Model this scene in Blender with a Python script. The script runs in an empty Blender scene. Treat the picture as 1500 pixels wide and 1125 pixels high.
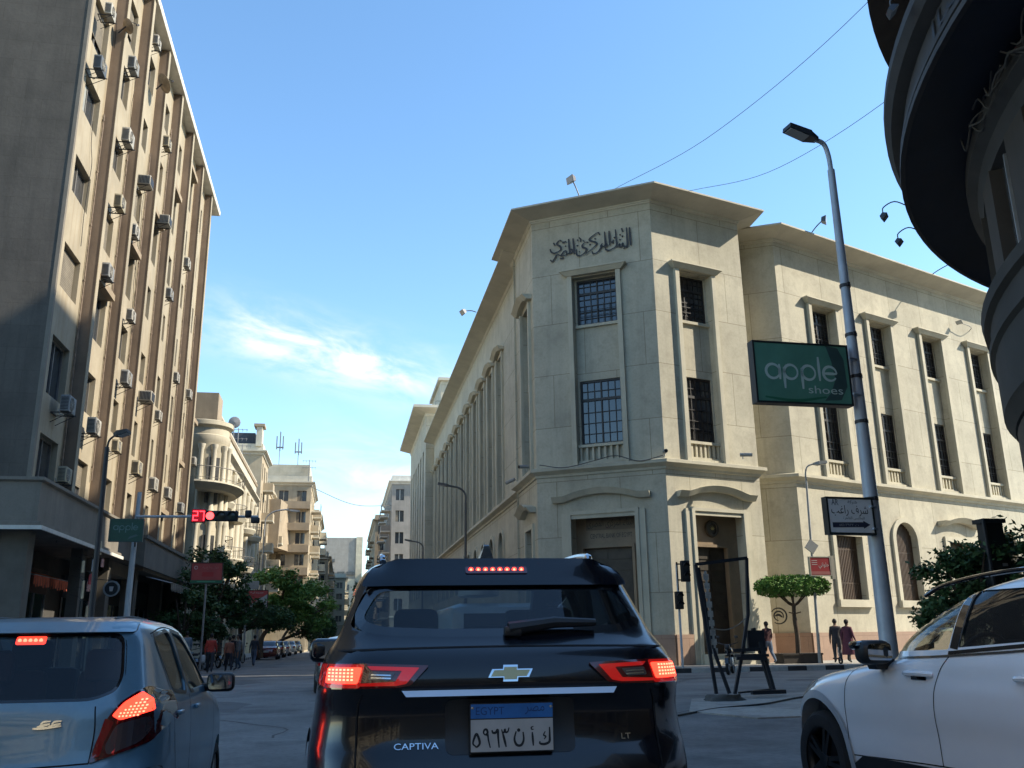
import bpy, bmesh, math, random
import numpy as np
from mathutils import Vector, Matrix, noise as mnoise
S = bpy.context.scene
COL = S.collection
rnd = random.Random(7)
PI = math.pi
R = math.radians

# ------------------------------------------------------------------ camera, sky, sun, exposure
H = 1.30
FPX, IMW, IMH = 1330.0, 1500.0, 1125.0
up = Vector((-70.0, -4744.0, 1330.0)).normalized()            # world up seen in the lens (x right, y down, z ahead)
st = Vector((500 - 750.0, 938 - 562.5, FPX))
ya = (st - up * st.dot(up)).normalized()                       # the street direction
xa = ya.cross(up)
if xa.x < 0: xa = -xa
rot = Matrix(((xa.x, -xa.y, -xa.z), (ya.x, -ya.y, -ya.z), (up.x, -up.y, -up.z)))
cam = bpy.data.cameras.new('camera'); camo = bpy.data.objects.new('camera', cam); COL.objects.link(camo)
camo.matrix_world = Matrix.Translation((0, 0, H)) @ rot.to_4x4()
cam.sensor_width = 36.0; cam.lens = 36.0 * FPX / IMW
cam.clip_start = 0.1; cam.clip_end = 3000
S.camera = camo

SUN_AZ, SUN_EL = R(101.0), R(39.0)                              # clockwise from the street direction
sdir = Vector((math.sin(SUN_AZ) * math.cos(SUN_EL), math.cos(SUN_AZ) * math.cos(SUN_EL), math.sin(SUN_EL)))
sl = bpy.data.lights.new('sun', 'SUN'); sl.energy = 2.95; sl.angle = R(0.53); sl.color = (1.0, 0.91, 0.75)
so = bpy.data.objects.new('sun', sl); COL.objects.link(so)
so.rotation_euler = sdir.to_track_quat('Z', 'Y').to_euler()

W = bpy.data.worlds.new('World'); S.world = W; W.use_nodes = True
nt = W.node_tree; N = nt.nodes; Lk = nt.links
bg = N['Background']; bg.inputs[1].default_value = 0.15
sky = N.new('ShaderNodeTexSky'); sky.sky_type = 'NISHITA'; sky.sun_disc = False
sky.sun_elevation = SUN_EL; sky.sun_rotation = SUN_AZ
sky.air_density = 1.0; sky.dust_density = 0.25; sky.ozone_density = 3.0; sky.altitude = 50

def wnode(t, **k):
    n = N.new(t)
    for a, b in k.items(): setattr(n, a, b)
    return n
def wlink(a, b): Lk.new(a, b)
def wmath(op, a, b=None, c=None):
    n = wnode('ShaderNodeMath', operation=op)
    for i, x in enumerate((a, b, c)):
        if x is None: continue
        if isinstance(x, (int, float)): n.inputs[i].default_value = x
        else: wlink(x, n.inputs[i])
    return n.outputs[0]
tc = wnode('ShaderNodeTexCoord')
def wdot(v):
    n = wnode('ShaderNodeVectorMath', operation='DOT_PRODUCT'); wlink(tc.outputs['Generated'], n.inputs[0]); n.inputs[1].default_value = v
    return n.outputs['Value']
def pdir(px, py):
    v = Vector((px - 750, py - 562.5, FPX)).normalized()
    return Vector((xa.dot(v), ya.dot(v), up.dot(v)))
def cloud(c0, c1, half_w, amp, scale, thr, power=1.0):
    """a streak of cirrus in the sky running from direction c0 to c1"""
    a, b = pdir(*c0), pdir(*c1)
    e1 = (b - a); ln = e1.length; e1.normalize()
    mid = ((a + b) / 2).normalized(); e2 = mid.cross(e1).normalized()
    u = wmath('DIVIDE', wmath('SUBTRACT', wdot(e1), mid.dot(e1)), ln * 0.5)
    v = wmath('DIVIDE', wmath('SUBTRACT', wdot(e2), mid.dot(e2)), half_w)
    mp = wnode('ShaderNodeMapping'); mp.vector_type = 'POINT'
    cx = wnode('ShaderNodeCombineXYZ'); wlink(wdot(e1), cx.inputs[0]); wlink(wmath('MULTIPLY', wdot(e2), 2.6), cx.inputs[1]); wlink(wdot(mid), cx.inputs[2])
    nz = wnode('ShaderNodeTexNoise'); nz.inputs['Scale'].default_value = scale; nz.inputs['Detail'].default_value = 7; nz.inputs['Roughness'].default_value = 0.58
    nz.inputs['Distortion'].default_value = 0.5
    wlink(cx.outputs[0], nz.inputs['Vector'])
    v2 = wmath('ADD', v, wmath('MULTIPLY', wmath('SUBTRACT', nz.outputs['Fac'], 0.5), 1.1))
    r2 = wmath('ADD', wmath('POWER', wmath('ABSOLUTE', u), 3.0), wmath('MULTIPLY', v2, v2))
    g = wmath('POWER', 2.718, wmath('MULTIPLY', r2, -1.0))
    f = wnode('ShaderNodeMapRange'); f.interpolation_type = 'SMOOTHSTEP'
    f.inputs['From Min'].default_value = thr; f.inputs['From Max'].default_value = thr + 0.4
    wlink(nz.outputs['Fac'], f.inputs['Value'])
    front = wmath('GREATER_THAN', wdot(mid), 0.3)
    return wmath('MULTIPLY', wmath('MULTIPLY', wmath('MULTIPLY', g, f.outputs[0]), amp), front)
clouds = [cloud((312, 478), (650, 566), 0.027, 1.5, 10.0, 0.32), cloud((430, 690), (640, 715), 0.04, 0.85, 9.0, 0.34),
          cloud((400, 545), (740, 625), 0.04, 0.16, 7.0, 0.38)]
tot = clouds[0]
for c_ in clouds[1:]: tot = wmath('ADD', tot, c_)
tot = wmath('MINIMUM', tot, 0.86)
hs = wnode('ShaderNodeHueSaturation'); hs.inputs['Saturation'].default_value = 1.12; hs.inputs['Value'].default_value = 1.0
wlink(sky.outputs[0], hs.inputs['Color'])
tint = wnode('ShaderNodeMix', data_type='RGBA', blend_type='MULTIPLY'); tint.inputs['Factor'].default_value = 1.0
wlink(hs.outputs[0], tint.inputs[6]); tint.inputs[7].default_value = (0.91, 0.885, 0.80, 1)
mx = wnode('ShaderNodeMix', data_type='RGBA'); wlink(tot, mx.inputs['Factor']); wlink(tint.outputs[2], mx.inputs[6])
mx.inputs[7].default_value = (3.1, 3.15, 3.0, 1)
wlink(mx.outputs[2], bg.inputs[0])

S.view_settings.view_transform = 'Standard'; S.view_settings.look = 'None'
S.view_settings.exposure = 1.46; S.view_settings.gamma = 1.0; S.view_settings.use_curve_mapping = False
S.cycles.max_bounces = 8; S.cycles.transparent_max_bounces = 16

# ------------------------------------------------------------------ materials
MATS = {}
MASONRY = 1.0
def srgb(r, g, b):
    f = lambda c: (c / 255 / 12.92) if c / 255 <= .04045 else ((c / 255 + .055) / 1.055) ** 2.4
    return (f(r), f(g), f(b))
def mat(name, col, rough=0.8, metal=0.0, var=0.12, scale=1.5, streak=0.0, brick=None, spec=0.5, bump=0.0, coat=0.0, emit=None, estr=0.0,
        trans=0.0, fine=0.0, blotch=None, streak_col=None, aniso=None):
    if name in MATS: return MATS[name]
    k = MASONRY                                                     # overall reflectance of the masonry, trimmed to suit the exposure
    col = tuple(x * k for x in col)
    if streak_col: streak_col = tuple(x * k for x in streak_col)
    if blotch: blotch = (tuple(x * k for x in blotch[0]),) + tuple(blotch[1:])
    m = bpy.data.materials.new(name); m.use_nodes = True; MATS[name] = m
    t = m.node_tree; n = t.nodes; p = n['Principled BSDF']
    p.inputs['Roughness'].default_value = rough; p.inputs['Metallic'].default_value = metal
    p.inputs['Specular IOR Level'].default_value = spec
    if coat: p.inputs['Coat Weight'].default_value = coat; p.inputs['Coat Roughness'].default_value = 0.04
    if trans: p.inputs['Transmission Weight'].default_value = trans
    if emit: p.inputs['Emission Color'].default_value = (*emit, 1); p.inputs['Emission Strength'].default_value = estr
    p.inputs['Base Color'].default_value = (*col, 1)
    def mix(a, b, fac, mode='MIX'):
        x = n.new('ShaderNodeMix'); x.data_type = 'RGBA'; x.blend_type = mode
        for sock, v in ((x.inputs[6], a), (x.inputs[7], b), (x.inputs['Factor'], fac)):
            if hasattr(v, 'links'): t.links.new(v, sock)
            else: sock.default_value = (*v, 1) if isinstance(v, tuple) else v
        return x.outputs[2]
    def nz(sc, det=5, vec=None, r=0.6):
        x = n.new('ShaderNodeTexNoise'); x.inputs['Scale'].default_value = sc; x.inputs['Detail'].default_value = det; x.inputs['Roughness'].default_value = r
        t.links.new(vec or co.outputs['Object'], x.inputs['Vector']); return x.outputs['Fac']
    def ramp(v, a, b, c0=0.0, c1=1.0):
        x = n.new('ShaderNodeMapRange'); x.inputs['From Min'].default_value = a; x.inputs['From Max'].default_value = b
        x.inputs['To Min'].default_value = c0; x.inputs['To Max'].default_value = c1; t.links.new(v, x.inputs['Value']); return x.outputs[0]
    co = None
    if var or streak or brick or bump or fine or blotch:
        co = n.new('ShaderNodeTexCoord')
        c = col
        if var:
            lo = tuple(x * (1 - var) for x in col); hi = tuple(min(1, x * (1 + var)) for x in col)
            c = mix(lo, hi, ramp(nz(scale), 0.3, 0.7))
        if fine:
            c = mix(c, (0.0, 0.0, 0.0), ramp(nz(scale * 22, 3), 0.45, 0.8, 0, fine))
        if blotch:
            bc, bs, lo_, hi_, amt = blotch
            c = mix(c, bc, ramp(nz(bs, 7, r=0.68), lo_, hi_, 0, amt))
        if streak:
            mp = n.new('ShaderNodeMapping'); mp.inputs['Scale'].default_value = (2.2, 2.2, 0.13); t.links.new(co.outputs['Object'], mp.inputs[0])
            sv = nz(1.0, 6, mp.outputs[0], 0.65)
            c = mix(c, streak_col or tuple(x * 0.45 for x in col), ramp(sv, 0.5, 0.78, 0, streak))
        if brick:
            bw, bh, bm, bcol = brick[:4]
            uv = n.new('ShaderNodeMapping'); uv.inputs['Location'].default_value = (0, -brick[4] if len(brick) > 4 else 0, 0); t.links.new(n.new('ShaderNodeUVMap').outputs[0], uv.inputs[0])
            b = n.new('ShaderNodeTexBrick'); b.inputs['Scale'].default_value = 1.0; b.inputs['Brick Width'].default_value = bw; b.inputs['Row Height'].default_value = bh
            b.inputs['Mortar Size'].default_value = bm; b.inputs['Mortar Smooth'].default_value = 0.3
            b.inputs['Color1'].default_value = (1, 1, 1, 1); b.inputs['Color2'].default_value = (.90, .90, .90, 1); b.inputs['Mortar'].default_value = (*bcol, 1)
            t.links.new(uv.outputs[0], b.inputs['Vector'])
            c = mix(c, b.outputs['Color'], 1.0, 'MULTIPLY')
        if hasattr(c, 'links'): t.links.new(c, p.inputs['Base Color'])
        if bump:
            bp = n.new('ShaderNodeBump'); bp.inputs['Strength'].default_value = bump; bp.inputs['Distance'].default_value = 0.02
            t.links.new(nz(scale * 9, 6), bp.inputs['Height']); t.links.new(bp.outputs[0], p.inputs['Normal'])
    return m
def glassmat(name, col, alpha, rough=0.02, spec=0.5):
    """thin tinted sheet glass: mirror-like reflection over a tinted see-through sheet"""
    if name in MATS: return MATS[name]
    m = bpy.data.materials.new(name); m.use_nodes = True; MATS[name] = m
    t = m.node_tree; n = t.nodes; n.remove(n['Principled BSDF'])
    out = n['Material Output']
    tr = n.new('ShaderNodeBsdfTransparent'); tr.inputs[0].default_value = (*col, 1)
    df = n.new('ShaderNodeBsdfDiffuse'); df.inputs[0].default_value = (0.012, 0.016, 0.02, 1)
    mx0 = n.new('ShaderNodeMixShader'); mx0.inputs[0].default_value = alpha; t.links.new(tr.outputs[0], mx0.inputs[1]); t.links.new(df.outputs[0], mx0.inputs[2])
    gl = n.new('ShaderNodeBsdfGlossy'); gl.inputs['Roughness'].default_value = rough
    lw = n.new('ShaderNodeLayerWeight'); lw.inputs[0].default_value = 0.5
    pw = n.new('ShaderNodeMath'); pw.operation = 'POWER'; t.links.new(lw.outputs['Facing'], pw.inputs[0]); pw.inputs[1].default_value = 4.0
    fr = n.new('ShaderNodeMath'); fr.operation = 'MULTIPLY_ADD'; t.links.new(pw.outputs[0], fr.inputs[0]); fr.inputs[1].default_value = 0.9; fr.inputs[2].default_value = 0.045 + 0.06 * max(0, spec)
    mx1 = n.new('ShaderNodeMixShader'); t.links.new(fr.outputs[0], mx1.inputs[0]); t.links.new(mx0.outputs[0], mx1.inputs[1]); t.links.new(gl.outputs[0], mx1.inputs[2])
    t.links.new(mx1.outputs[0], out.inputs['Surface'])
    return m

# ------------------------------------------------------------------ mesh helpers
class Frame:
    """a plane in space: P(t, z, o) = along, up, outward"""
    def __init__(s, p0, p1=None, d=None):
        s.o = Vector((p0[0], p0[1], 0.0))
        s.d = Vector((p1[0] - p0[0], p1[1] - p0[1], 0.0)) if p1 is not None else Vector((d[0], d[1], 0))
        s.len = s.d.length; s.d.normalize(); s.n = Vector((s.d.y, -s.d.x, 0.0))
    def P(s, t, z, o=0.0): return tuple(s.o + s.d * t + s.n * o + Vector((0, 0, z)))

class MB:
    def __init__(s): s.v = []; s.f = []; s.m = []; s.mats = []
    def mi(s, m):
        if m not in s.mats: s.mats.append(m)
        return s.mats.index(m)
    def add(s, vs, fs, m=None):
        b = len(s.v); s.v.extend([tuple(v) for v in vs]); k = s.mi(m)
        for f in fs: s.f.append(tuple(b + i for i in f)); s.m.append(k)
    def quad(s, a, b, c, d, m=None): s.add((a, b, c, d), ((0, 1, 2, 3),), m)
    def hexa(s, p, m=None):          # 8 points, bottom ring then top ring
        s.add(p, ((3, 2, 1, 0), (4, 5, 6, 7), (0, 1, 5, 4), (1, 2, 6, 5), (2, 3, 7, 6), (3, 0, 4, 7)), m)
    def box(s, x0, x1, y0, y1, z0, z1, m=None, M=None):
        p = [(x0, y0, z0), (x1, y0, z0), (x1, y1, z0), (x0, y1, z0), (x0, y0, z1), (x1, y0, z1), (x1, y1, z1), (x0, y1, z1)]
        if M is not None: p = [tuple(M @ Vector(q)) for q in p]
        s.hexa(p, m)
    def fbox(s, F, t0, t1, z0, z1, o0, o1, m=None):
        s.hexa([F.P(t0, z0, o1), F.P(t1, z0, o1), F.P(t1, z0, o0), F.P(t0, z0, o0), F.P(t0, z1, o1), F.P(t1, z1, o1), F.P(t1, z1, o0), F.P(t0, z1, o0)], m)
    def rbox(s, c, size, r, m=None, M=None, seg=2):
        bm = bmesh.new(); bmesh.ops.create_cube(bm, size=1.0)
        for v in bm.verts: v.co = Vector((v.co.x * size[0], v.co.y * size[1], v.co.z * size[2]))
        bmesh.ops.bevel(bm, geom=list(bm.edges), offset=r, segments=seg, affect='EDGES', profile=0.5)
        s.bm(bm, m, (M or Matrix.Identity(4)) @ Matrix.Translation(c) if M is not None else Matrix.Translation(c))
    def bm(s, bm, m=None, M=None):
        bm.verts.ensure_lookup_table(); bm.verts.index_update()
        s.add([tuple((M @ v.co) if M is not None else v.co) for v in bm.verts], [[v.index for v in f.verts] for f in bm.faces], m); bm.free()
    def cyl(s, p0, p1, r0, r1=None, n=12, m=None, caps=True):
        p0, p1 = Vector(p0), Vector(p1); r1 = r0 if r1 is None else r1
        d = (p1 - p0).normalized(); a = d.orthogonal().normalized(); b = d.cross(a)
        vs = []
        for p, r in ((p0, r0), (p1, r1)):
            for i in range(n):
                t = 2 * PI * i / n; vs.append(p + (a * math.cos(t) + b * math.sin(t)) * r)
        fs = [(i, (i + 1) % n, n + (i + 1) % n, n + i) for i in range(n)]
        if caps: fs += [tuple(range(n - 1, -1, -1)), tuple(range(n, 2 * n))]
        s.add(vs, fs, m)
    def tube(s, pts, r, n=8, m=None, closed=False):
        pts = [Vector(p) for p in pts]; k = len(pts); rr = r if isinstance(r, (list, tuple)) else [r] * k
        vs = []; a = None
        for i, p in enumerate(pts):
            if closed: d = pts[(i + 1) % k] - pts[i - 1]
            else: d = pts[min(i + 1, k - 1)] - pts[max(i - 1, 0)]
            d.normalize()
            if a is None: a = d.orthogonal().normalized()
            a = (a - d * a.dot(d)); a = a.normalized() if a.length > 1e-6 else d.orthogonal().normalized()
            b = d.cross(a)
            for j in range(n):
                t = 2 * PI * j / n; vs.append(p + (a * math.cos(t) + b * math.sin(t)) * rr[i])
        fs = []
        for i in range(k if closed else k - 1):
            i2 = (i + 1) % k
            for j in range(n): fs.append((i * n + j, i * n + (j + 1) % n, i2 * n + (j + 1) % n, i2 * n + j))
        if not closed: fs += [tuple(range(n - 1, -1, -1)), tuple(range((k - 1) * n, k * n))]
        s.add(vs, fs, m)
    def lathe(s, prof, c=(0, 0, 0), axis='z', n=24, m=None, a0=0.0, a1=2 * PI):
        full = abs(a1 - a0 - 2 * PI) < 1e-6; k = len(prof); nn = n if full else n + 1
        vs = []
        for i in range(nn):
            t = a0 + (a1 - a0) * i / n
            for r, h in prof:
                x, y = r * math.cos(t), r * math.sin(t)
                vs.append({'z': (c[0] + x, c[1] + y, c[2] + h), 'x': (c[0] + h, c[1] + x, c[2] + y), 'y': (c[0] + x, c[1] + h, c[2] + y)}[axis])
        fs = []
        for i in range(nn if full else nn - 1):
            i2 = (i + 1) % nn
            for j in range(k - 1): fs.append((i * k + j, i2 * k + j, i2 * k + j + 1, i * k + j + 1))
        s.add(vs, fs, m)
    def prism(s, poly, fn, d0, d1, m=None):
        """poly: 2D points; fn(u, v, depth) -> 3D"""
        n = len(poly)
        vs = [fn(u, v, d0) for u, v in poly] + [fn(u, v, d1) for u, v in poly]
        s.add(vs, [tuple(range(n)), tuple(range(2 * n - 1, n - 1, -1))] + [(i, n + i, n + (i + 1) % n, (i + 1) % n) for i in range(n)], m)
    def sweep(s, path, prof, m=None, cap=True, closed=False):
        """path: plan points, outward on the right; prof: (out, z)"""
        n = len(path); k = len(prof); vs = []
        P = [Vector((p[0], p[1], 0)) for p in path]
        for i in range(n):
            if closed: d0, d1 = (P[i] - P[i - 1]).normalized(), (P[(i + 1) % n] - P[i]).normalized()
            else:
                d1 = (P[min(i + 1, n - 1)] - P[min(i, n - 2)]).normalized(); d0 = (P[max(i, 1)] - P[max(i - 1, 0)]).normalized()
            n0, n1 = Vector((d0.y, -d0.x, 0)), Vector((d1.y, -d1.x, 0))
            mm = (n0 + n1); mm = mm / max(0.25, mm.dot(n0))
            for o, z in prof: vs.append(P[i] + mm * o + Vector((0, 0, z)))
        fs = []
        for i in range(n if closed else n - 1):
            i2 = (i + 1) % n
            for j in range(k - 1): fs.append((i * k + j, i2 * k + j, i2 * k + j + 1, i * k + j + 1))
        if cap and not closed: fs += [tuple(range(k)), tuple(range(n * k - 1, (n - 1) * k - 1, -1))]
        s.add(vs, fs, m)
    def wall(s, F, t0, t1, z0, z1, holes, m=None, rm=None):
        """wall with rectangular openings (t0,t1,z0,z1,depth), jambs included"""
        ts = sorted({t0, t1, *[h[0] for h in holes], *[h[1] for h in holes]}); zs = sorted({z0, z1, *[h[2] for h in holes], *[h[3] for h in holes]})
        ts = [t for t in ts if t0 <= t <= t1]; zs = [z for z in zs if z0 <= z <= z1]
        for i in range(len(ts) - 1):
            for j in range(len(zs) - 1):
                a, b, c, d = ts[i], ts[i + 1], zs[j], zs[j + 1]
                if any(h[0] - 1e-4 <= a and b <= h[1] + 1e-4 and h[2] - 1e-4 <= c and d <= h[3] + 1e-4 for h in holes): continue
                s.quad(F.P(a, c), F.P(b, c), F.P(b, d), F.P(a, d), m)
        for h in holes:
            a, b, c, d, q = h; r = rm or m
            s.quad(F.P(a, c), F.P(a, d), F.P(a, d, -q), F.P(a, c, -q), r); s.quad(F.P(b, d), F.P(b, c), F.P(b, c, -q), F.P(b, d, -q), r)
            s.quad(F.P(a, d), F.P(b, d), F.P(b, d, -q), F.P(a, d, -q), r); s.quad(F.P(b, c), F.P(a, c), F.P(a, c, -q), F.P(b, c, -q), r)
    def build(s, name, m=None, parent=None, smooth=None, M=None, link=True):
        me = bpy.data.meshes.new(name)
        vs = s.v
        if M is not None: vs = [tuple(M @ Vector(v)) for v in vs]
        elif parent is not None and parent.get('_w'):
            o = Vector(parent['_w']); vs = [tuple(Vector(v) - o) for v in vs]
        me.from_pydata(vs, [], s.f)
        for mm in s.mats: me.materials.append(mm if mm is not None else m)
        if s.f:
            me.polygons.foreach_set('material_index', s.m)
            uv = me.uv_layers.new(name='UVMap'); k = 0; data = np.zeros(len(me.loops) * 2, np.float32)
            A = np.array(vs, float)
            for f in s.f:
                p = A[list(f)]; nn = np.zeros(3)
                for i in range(len(f)): nn += np.cross(p[i], p[(i + 1) % len(f)])
                L = np.linalg.norm(nn) or 1.0; nn /= L
                if abs(nn[2]) < .75:
                    tx, ty = -nn[1], nn[0]; q = math.hypot(tx, ty) or 1.0
                    u = (p[:, 0] * tx + p[:, 1] * ty) / q; v = p[:, 2]
                else: u, v = p[:, 0], p[:, 1]
                data[k:k + 2 * len(f):2] = u; data[k + 1:k + 1 + 2 * len(f):2] = v; k += 2 * len(f)
            uv.data.foreach_set('uv', data)
        me.validate(); me.update()
        if smooth is not None:
            me.polygons.foreach_set('use_smooth', [True] * len(me.polygons))
            if smooth < 179: me.set_sharp_from_angle(angle=R(smooth))
        o = bpy.data.objects.new(name, me)
        if link: COL.objects.link(o)
        if parent is not None:
            o.parent = parent
            if parent.get('_w'): o['_w'] = list(parent['_w'])
        return o

def tag(o, label=None, cat=None, group=None, kind=None):
    if label: o['label'] = label
    if cat: o['category'] = cat
    if group: o['group'] = group
    if kind: o['kind'] = kind
    return o
def thing(name, label, cat, loc=(0, 0, 0), rz=0.0, group=None):
    """an Empty at the thing's base; its parts are built in world coordinates when rz == 0"""
    o = bpy.data.objects.new(name, None); COL.objects.link(o); o.empty_display_size = 0.3
    o.location = loc; o.rotation_euler = (0, 0, rz)
    if rz == 0.0 and any(loc): o['_w'] = [float(x) for x in loc]
    return tag(o, label, cat, group)
def children(o): return [c for c in bpy.data.objects if c.parent is o]
KIDS = {}
def copy_tree(o, parent=None, top=True):
    c = o.copy(); COL.objects.link(c)
    if not top: c.parent = parent
    if o.name not in KIDS: KIDS[o.name] = [x for x in COL.objects if x.parent is o]
    for ch in KIDS[o.name]: copy_tree(ch, c, False)
    return c
def one(mb, name, m, label, cat, group=None, smooth=None, at=None):
    """a thing that is one mesh, origin at its base"""
    if at is None:
        xs = [v[0] for v in mb.v]; ys = [v[1] for v in mb.v]; zs = [v[2] for v in mb.v]
        at = ((min(xs) + max(xs)) / 2, (min(ys) + max(ys)) / 2, min(zs))
    o = mb.build(name, m, smooth=smooth, M=Matrix.Translation(-Vector(at))); o.location = at
    return tag(o, label, cat, group)
def catmull(pts, k=6):
    P = [Vector(p) for p in pts]
    if len(P) < 3: return P
    P = [P[0] * 2 - P[1]] + P + [P[-1] * 2 - P[-2]]; out = []
    for i in range(1, len(P) - 2):
        a, b, c, d = P[i - 1:i + 3]
        for j in range(k):
            t = j / k; out.append(0.5 * ((2 * b) + (c - a) * t + (2 * a - 5 * b + 4 * c - d) * t * t + (3 * b - a - 3 * c + d) * t ** 3))
    out.append(P[-2]); return out
def stroke(mb, pts, w, fn, d0, d1, m=None, nib=None, k=5):
    """a pen stroke: ribbon along the 2D points, fn(u, v, depth) -> 3D; nib = pen angle for thick and thin"""
    q = catmull([(p[0], p[1], 0) for p in pts], k); n = len(q); Lp = []; Rp = []
    for i in range(n):
        d = q[min(i + 1, n - 1)] - q[max(i - 1, 0)]
        if d.length < 1e-9: d = Vector((1, 0, 0))
        d.normalize(); nn = Vector((-d.y, d.x, 0)); ww = w
        if nib is not None: ww = w * (0.42 + 0.58 * abs(math.sin(math.atan2(d.y, d.x) - nib)))
        if n > 6: ww *= 0.55 + 0.45 * min(1.0, 3.0 * min(i + 0.4, n - 1 - i + 0.4) / n)
        Lp.append(q[i] + nn * ww / 2); Rp.append(q[i] - nn * ww / 2)
    for i in range(n - 1):
        a = [Lp[i], Rp[i], Rp[i + 1], Lp[i + 1]]
        mb.add([fn(p.x, p.y, d1) for p in a] + [fn(p.x, p.y, d0) for p in a], ((0, 1, 2, 3), (0, 4, 5, 1), (2, 6, 7, 3)), m)
_font_cache = {}
def text(mb, body, fn, u0, v0, w, h, d, m=None, ex=0.002, shear=0.0):
    """lettering fitted into a w x h field; fn(u, v, depth) -> 3D"""
    if body not in _font_cache:
        cu = bpy.data.curves.new('lettering', 'FONT'); cu.body = body; cu.resolution_u = 3
        o = bpy.data.objects.new('lettering', cu); COL.objects.link(o); bpy.context.view_layer.update()
        me = bpy.data.meshes.new_from_object(o.evaluated_get(bpy.context.evaluated_depsgraph_get()))
        _font_cache[body] = ([tuple(v.co) for v in me.vertices], [tuple(p.vertices) for p in me.polygons])
        bpy.data.objects.remove(o); bpy.data.curves.remove(cu); bpy.data.meshes.remove(me)
    vs, fs = _font_cache[body]
    if not vs: return
    xs = [v[0] for v in vs]; ys = [v[1] for v in vs]
    sx = w / max(1e-6, max(xs) - min(xs)); sy = h / max(1e-6, max(ys) - min(ys))
    out = [fn(u0 + (v[0] - min(xs)) * sx + shear * (v[1] - min(ys)) * sy, v0 + (v[1] - min(ys)) * sy, d) for v in vs]
    mb.add(out, fs, m)
def arabic(s):
    """logical Arabic string -> presentation forms in visual left-to-right order"""
    T = {'ا': ('\ufe8d', '\ufe8e', None, None), 'أ': ('\ufe83', '\ufe84', None, None), 'ب': ('\ufe8f', '\ufe90', '\ufe91', '\ufe92'), 'ة': ('\ufe93', '\ufe94', None, None),
         'ت': ('\ufe95', '\ufe96', '\ufe97', '\ufe98'), 'ح': ('\ufea1', '\ufea2', '\ufea3', '\ufea4'), 'د': ('\ufea9', '\ufeaa', None, None), 'ر': ('\ufead', '\ufeae', None, None),
         'ز': ('\ufeaf', '\ufeb0', None, None), 'س': ('\ufeb1', '\ufeb2', '\ufeb3', '\ufeb4'), 'ش': ('\ufeb5', '\ufeb6', '\ufeb7', '\ufeb8'), 'ص': ('\ufeb9', '\ufeba', '\ufebb', '\ufebc'),
         'غ': ('\ufecd', '\ufece', '\ufecf', '\ufed0'), 'ف': ('\ufed1', '\ufed2', '\ufed3', '\ufed4'), 'ق': ('\ufed5', '\ufed6', '\ufed7', '\ufed8'), 'ك': ('\ufed9', '\ufeda', '\ufedb', '\ufedc'),
         'ل': ('\ufedd', '\ufede', '\ufedf', '\ufee0'), 'م': ('\ufee1', '\ufee2', '\ufee3', '\ufee4'), 'ن': ('\ufee5', '\ufee6', '\ufee7', '\ufee8'), 'ه': ('\ufee9', '\ufeea', '\ufeeb', '\ufeec'),
         'و': ('\ufeed', '\ufeee', None, None), 'ى': ('\ufeef', '\ufef0', None, None), 'ي': ('\ufef1', '\ufef2', '\ufef3', '\ufef4')}
    o = []
    for i, c in enumerate(s):
        if c not in T: o.append(c); continue
        pj = i > 0 and s[i - 1] in T and T[s[i - 1]][2] is not None
        nj = i < len(s) - 1 and s[i + 1] in T and T[c][2] is not None
        o.append(T[c][3] if pj and nj else T[c][1] if pj else T[c][2] if nj else T[c][0])
    return ''.join(reversed(o))
def lerp(a, b, t): return a + (b - a) * t
# ------------------------------------------------------------------ setting: ground, kerbs, pavements
ASPH = mat('asphalt', (0.185, 0.180, 0.172), 0.9, var=0.22, scale=0.5, fine=0.35, bump=0.35, blotch=((0.05, 0.05, 0.052), 0.35, 0.50, 0.66, 0.7))
CONC = mat('pavement_concrete', (0.36, 0.34, 0.30), 0.9, var=0.18, scale=0.7, fine=0.25, bump=0.2, brick=(0.6, 0.6, 0.012, (.45, .45, .45)), blotch=((0.16, 0.15, 0.14), 0.6, 0.5, 0.66, 0.6))
ISL = mat('island_concrete', (0.36, 0.335, 0.295), 0.9, var=0.2, scale=0.5, fine=0.3, bump=0.2, blotch=((0.13, 0.125, 0.12), 0.55, 0.47, 0.62, 0.75))
KW = mat('kerb_white', (0.46, 0.45, 0.42), 0.85, var=0.25, scale=3, streak=0.3)
KB = mat('kerb_black', (0.045, 0.045, 0.047), 0.85, var=0.3, scale=3)
g = MB(); g.quad((-900, -300, 0), (900, -300, 0), (900, 1500, 0), (-900, 1500, 0))
tag(g.build('ground', ASPH), kind='structure')

def kerbed(name, poly, h, m, closed=True, seg=0.75, kerb_w=0.16):
    mb = MB(); n = len(poly)
    mb.add([(x, y, h) for x, y in poly] + [(x, y, 0.0) for x, y in poly], [tuple(range(n))] + [(n + i, n + (i + 1) % n, (i + 1) % n, i) for i in range(n)])
    return tag(mb.build(name, m), kind='structure')
def kerb(name, path, h, seg=0.75, w=0.16, paint=True):
    mb = MB(); c = 0
    for a, b in zip(path[:-1], path[1:]):
        F = Frame(a, b); k = max(1, int(round(F.len / seg)))
        for i in range(k):
            t0, t1 = F.len * i / k, F.len * (i + 1) / k - 0.012
            mb.fbox(F, t0, t1, -0.02, h + 0.012, 0.004, w, (KW if c % 2 else KB) if paint else KW); c += 1
    return tag(mb.build(name), kind='structure')
kerbed('pavement', [(7.5, 160), (7.5, 37.0), (9.6, 33.2), (24, 33.2), (45, 41), (45, 70), (20, 160)], 0.15, CONC)
kerb('kerb', [(7.5, 120), (7.5, 37.0), (9.6, 33.2), (24, 33.2), (45, 41)], 0.15)
kerbed('pavement', [(-14, -20), (-7.3, -20), (-7.3, 240), (-14, 240)], 0.15, CONC)
kerb('kerb', [(-7.3, -10), (-7.3, 140)], 0.15)
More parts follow.
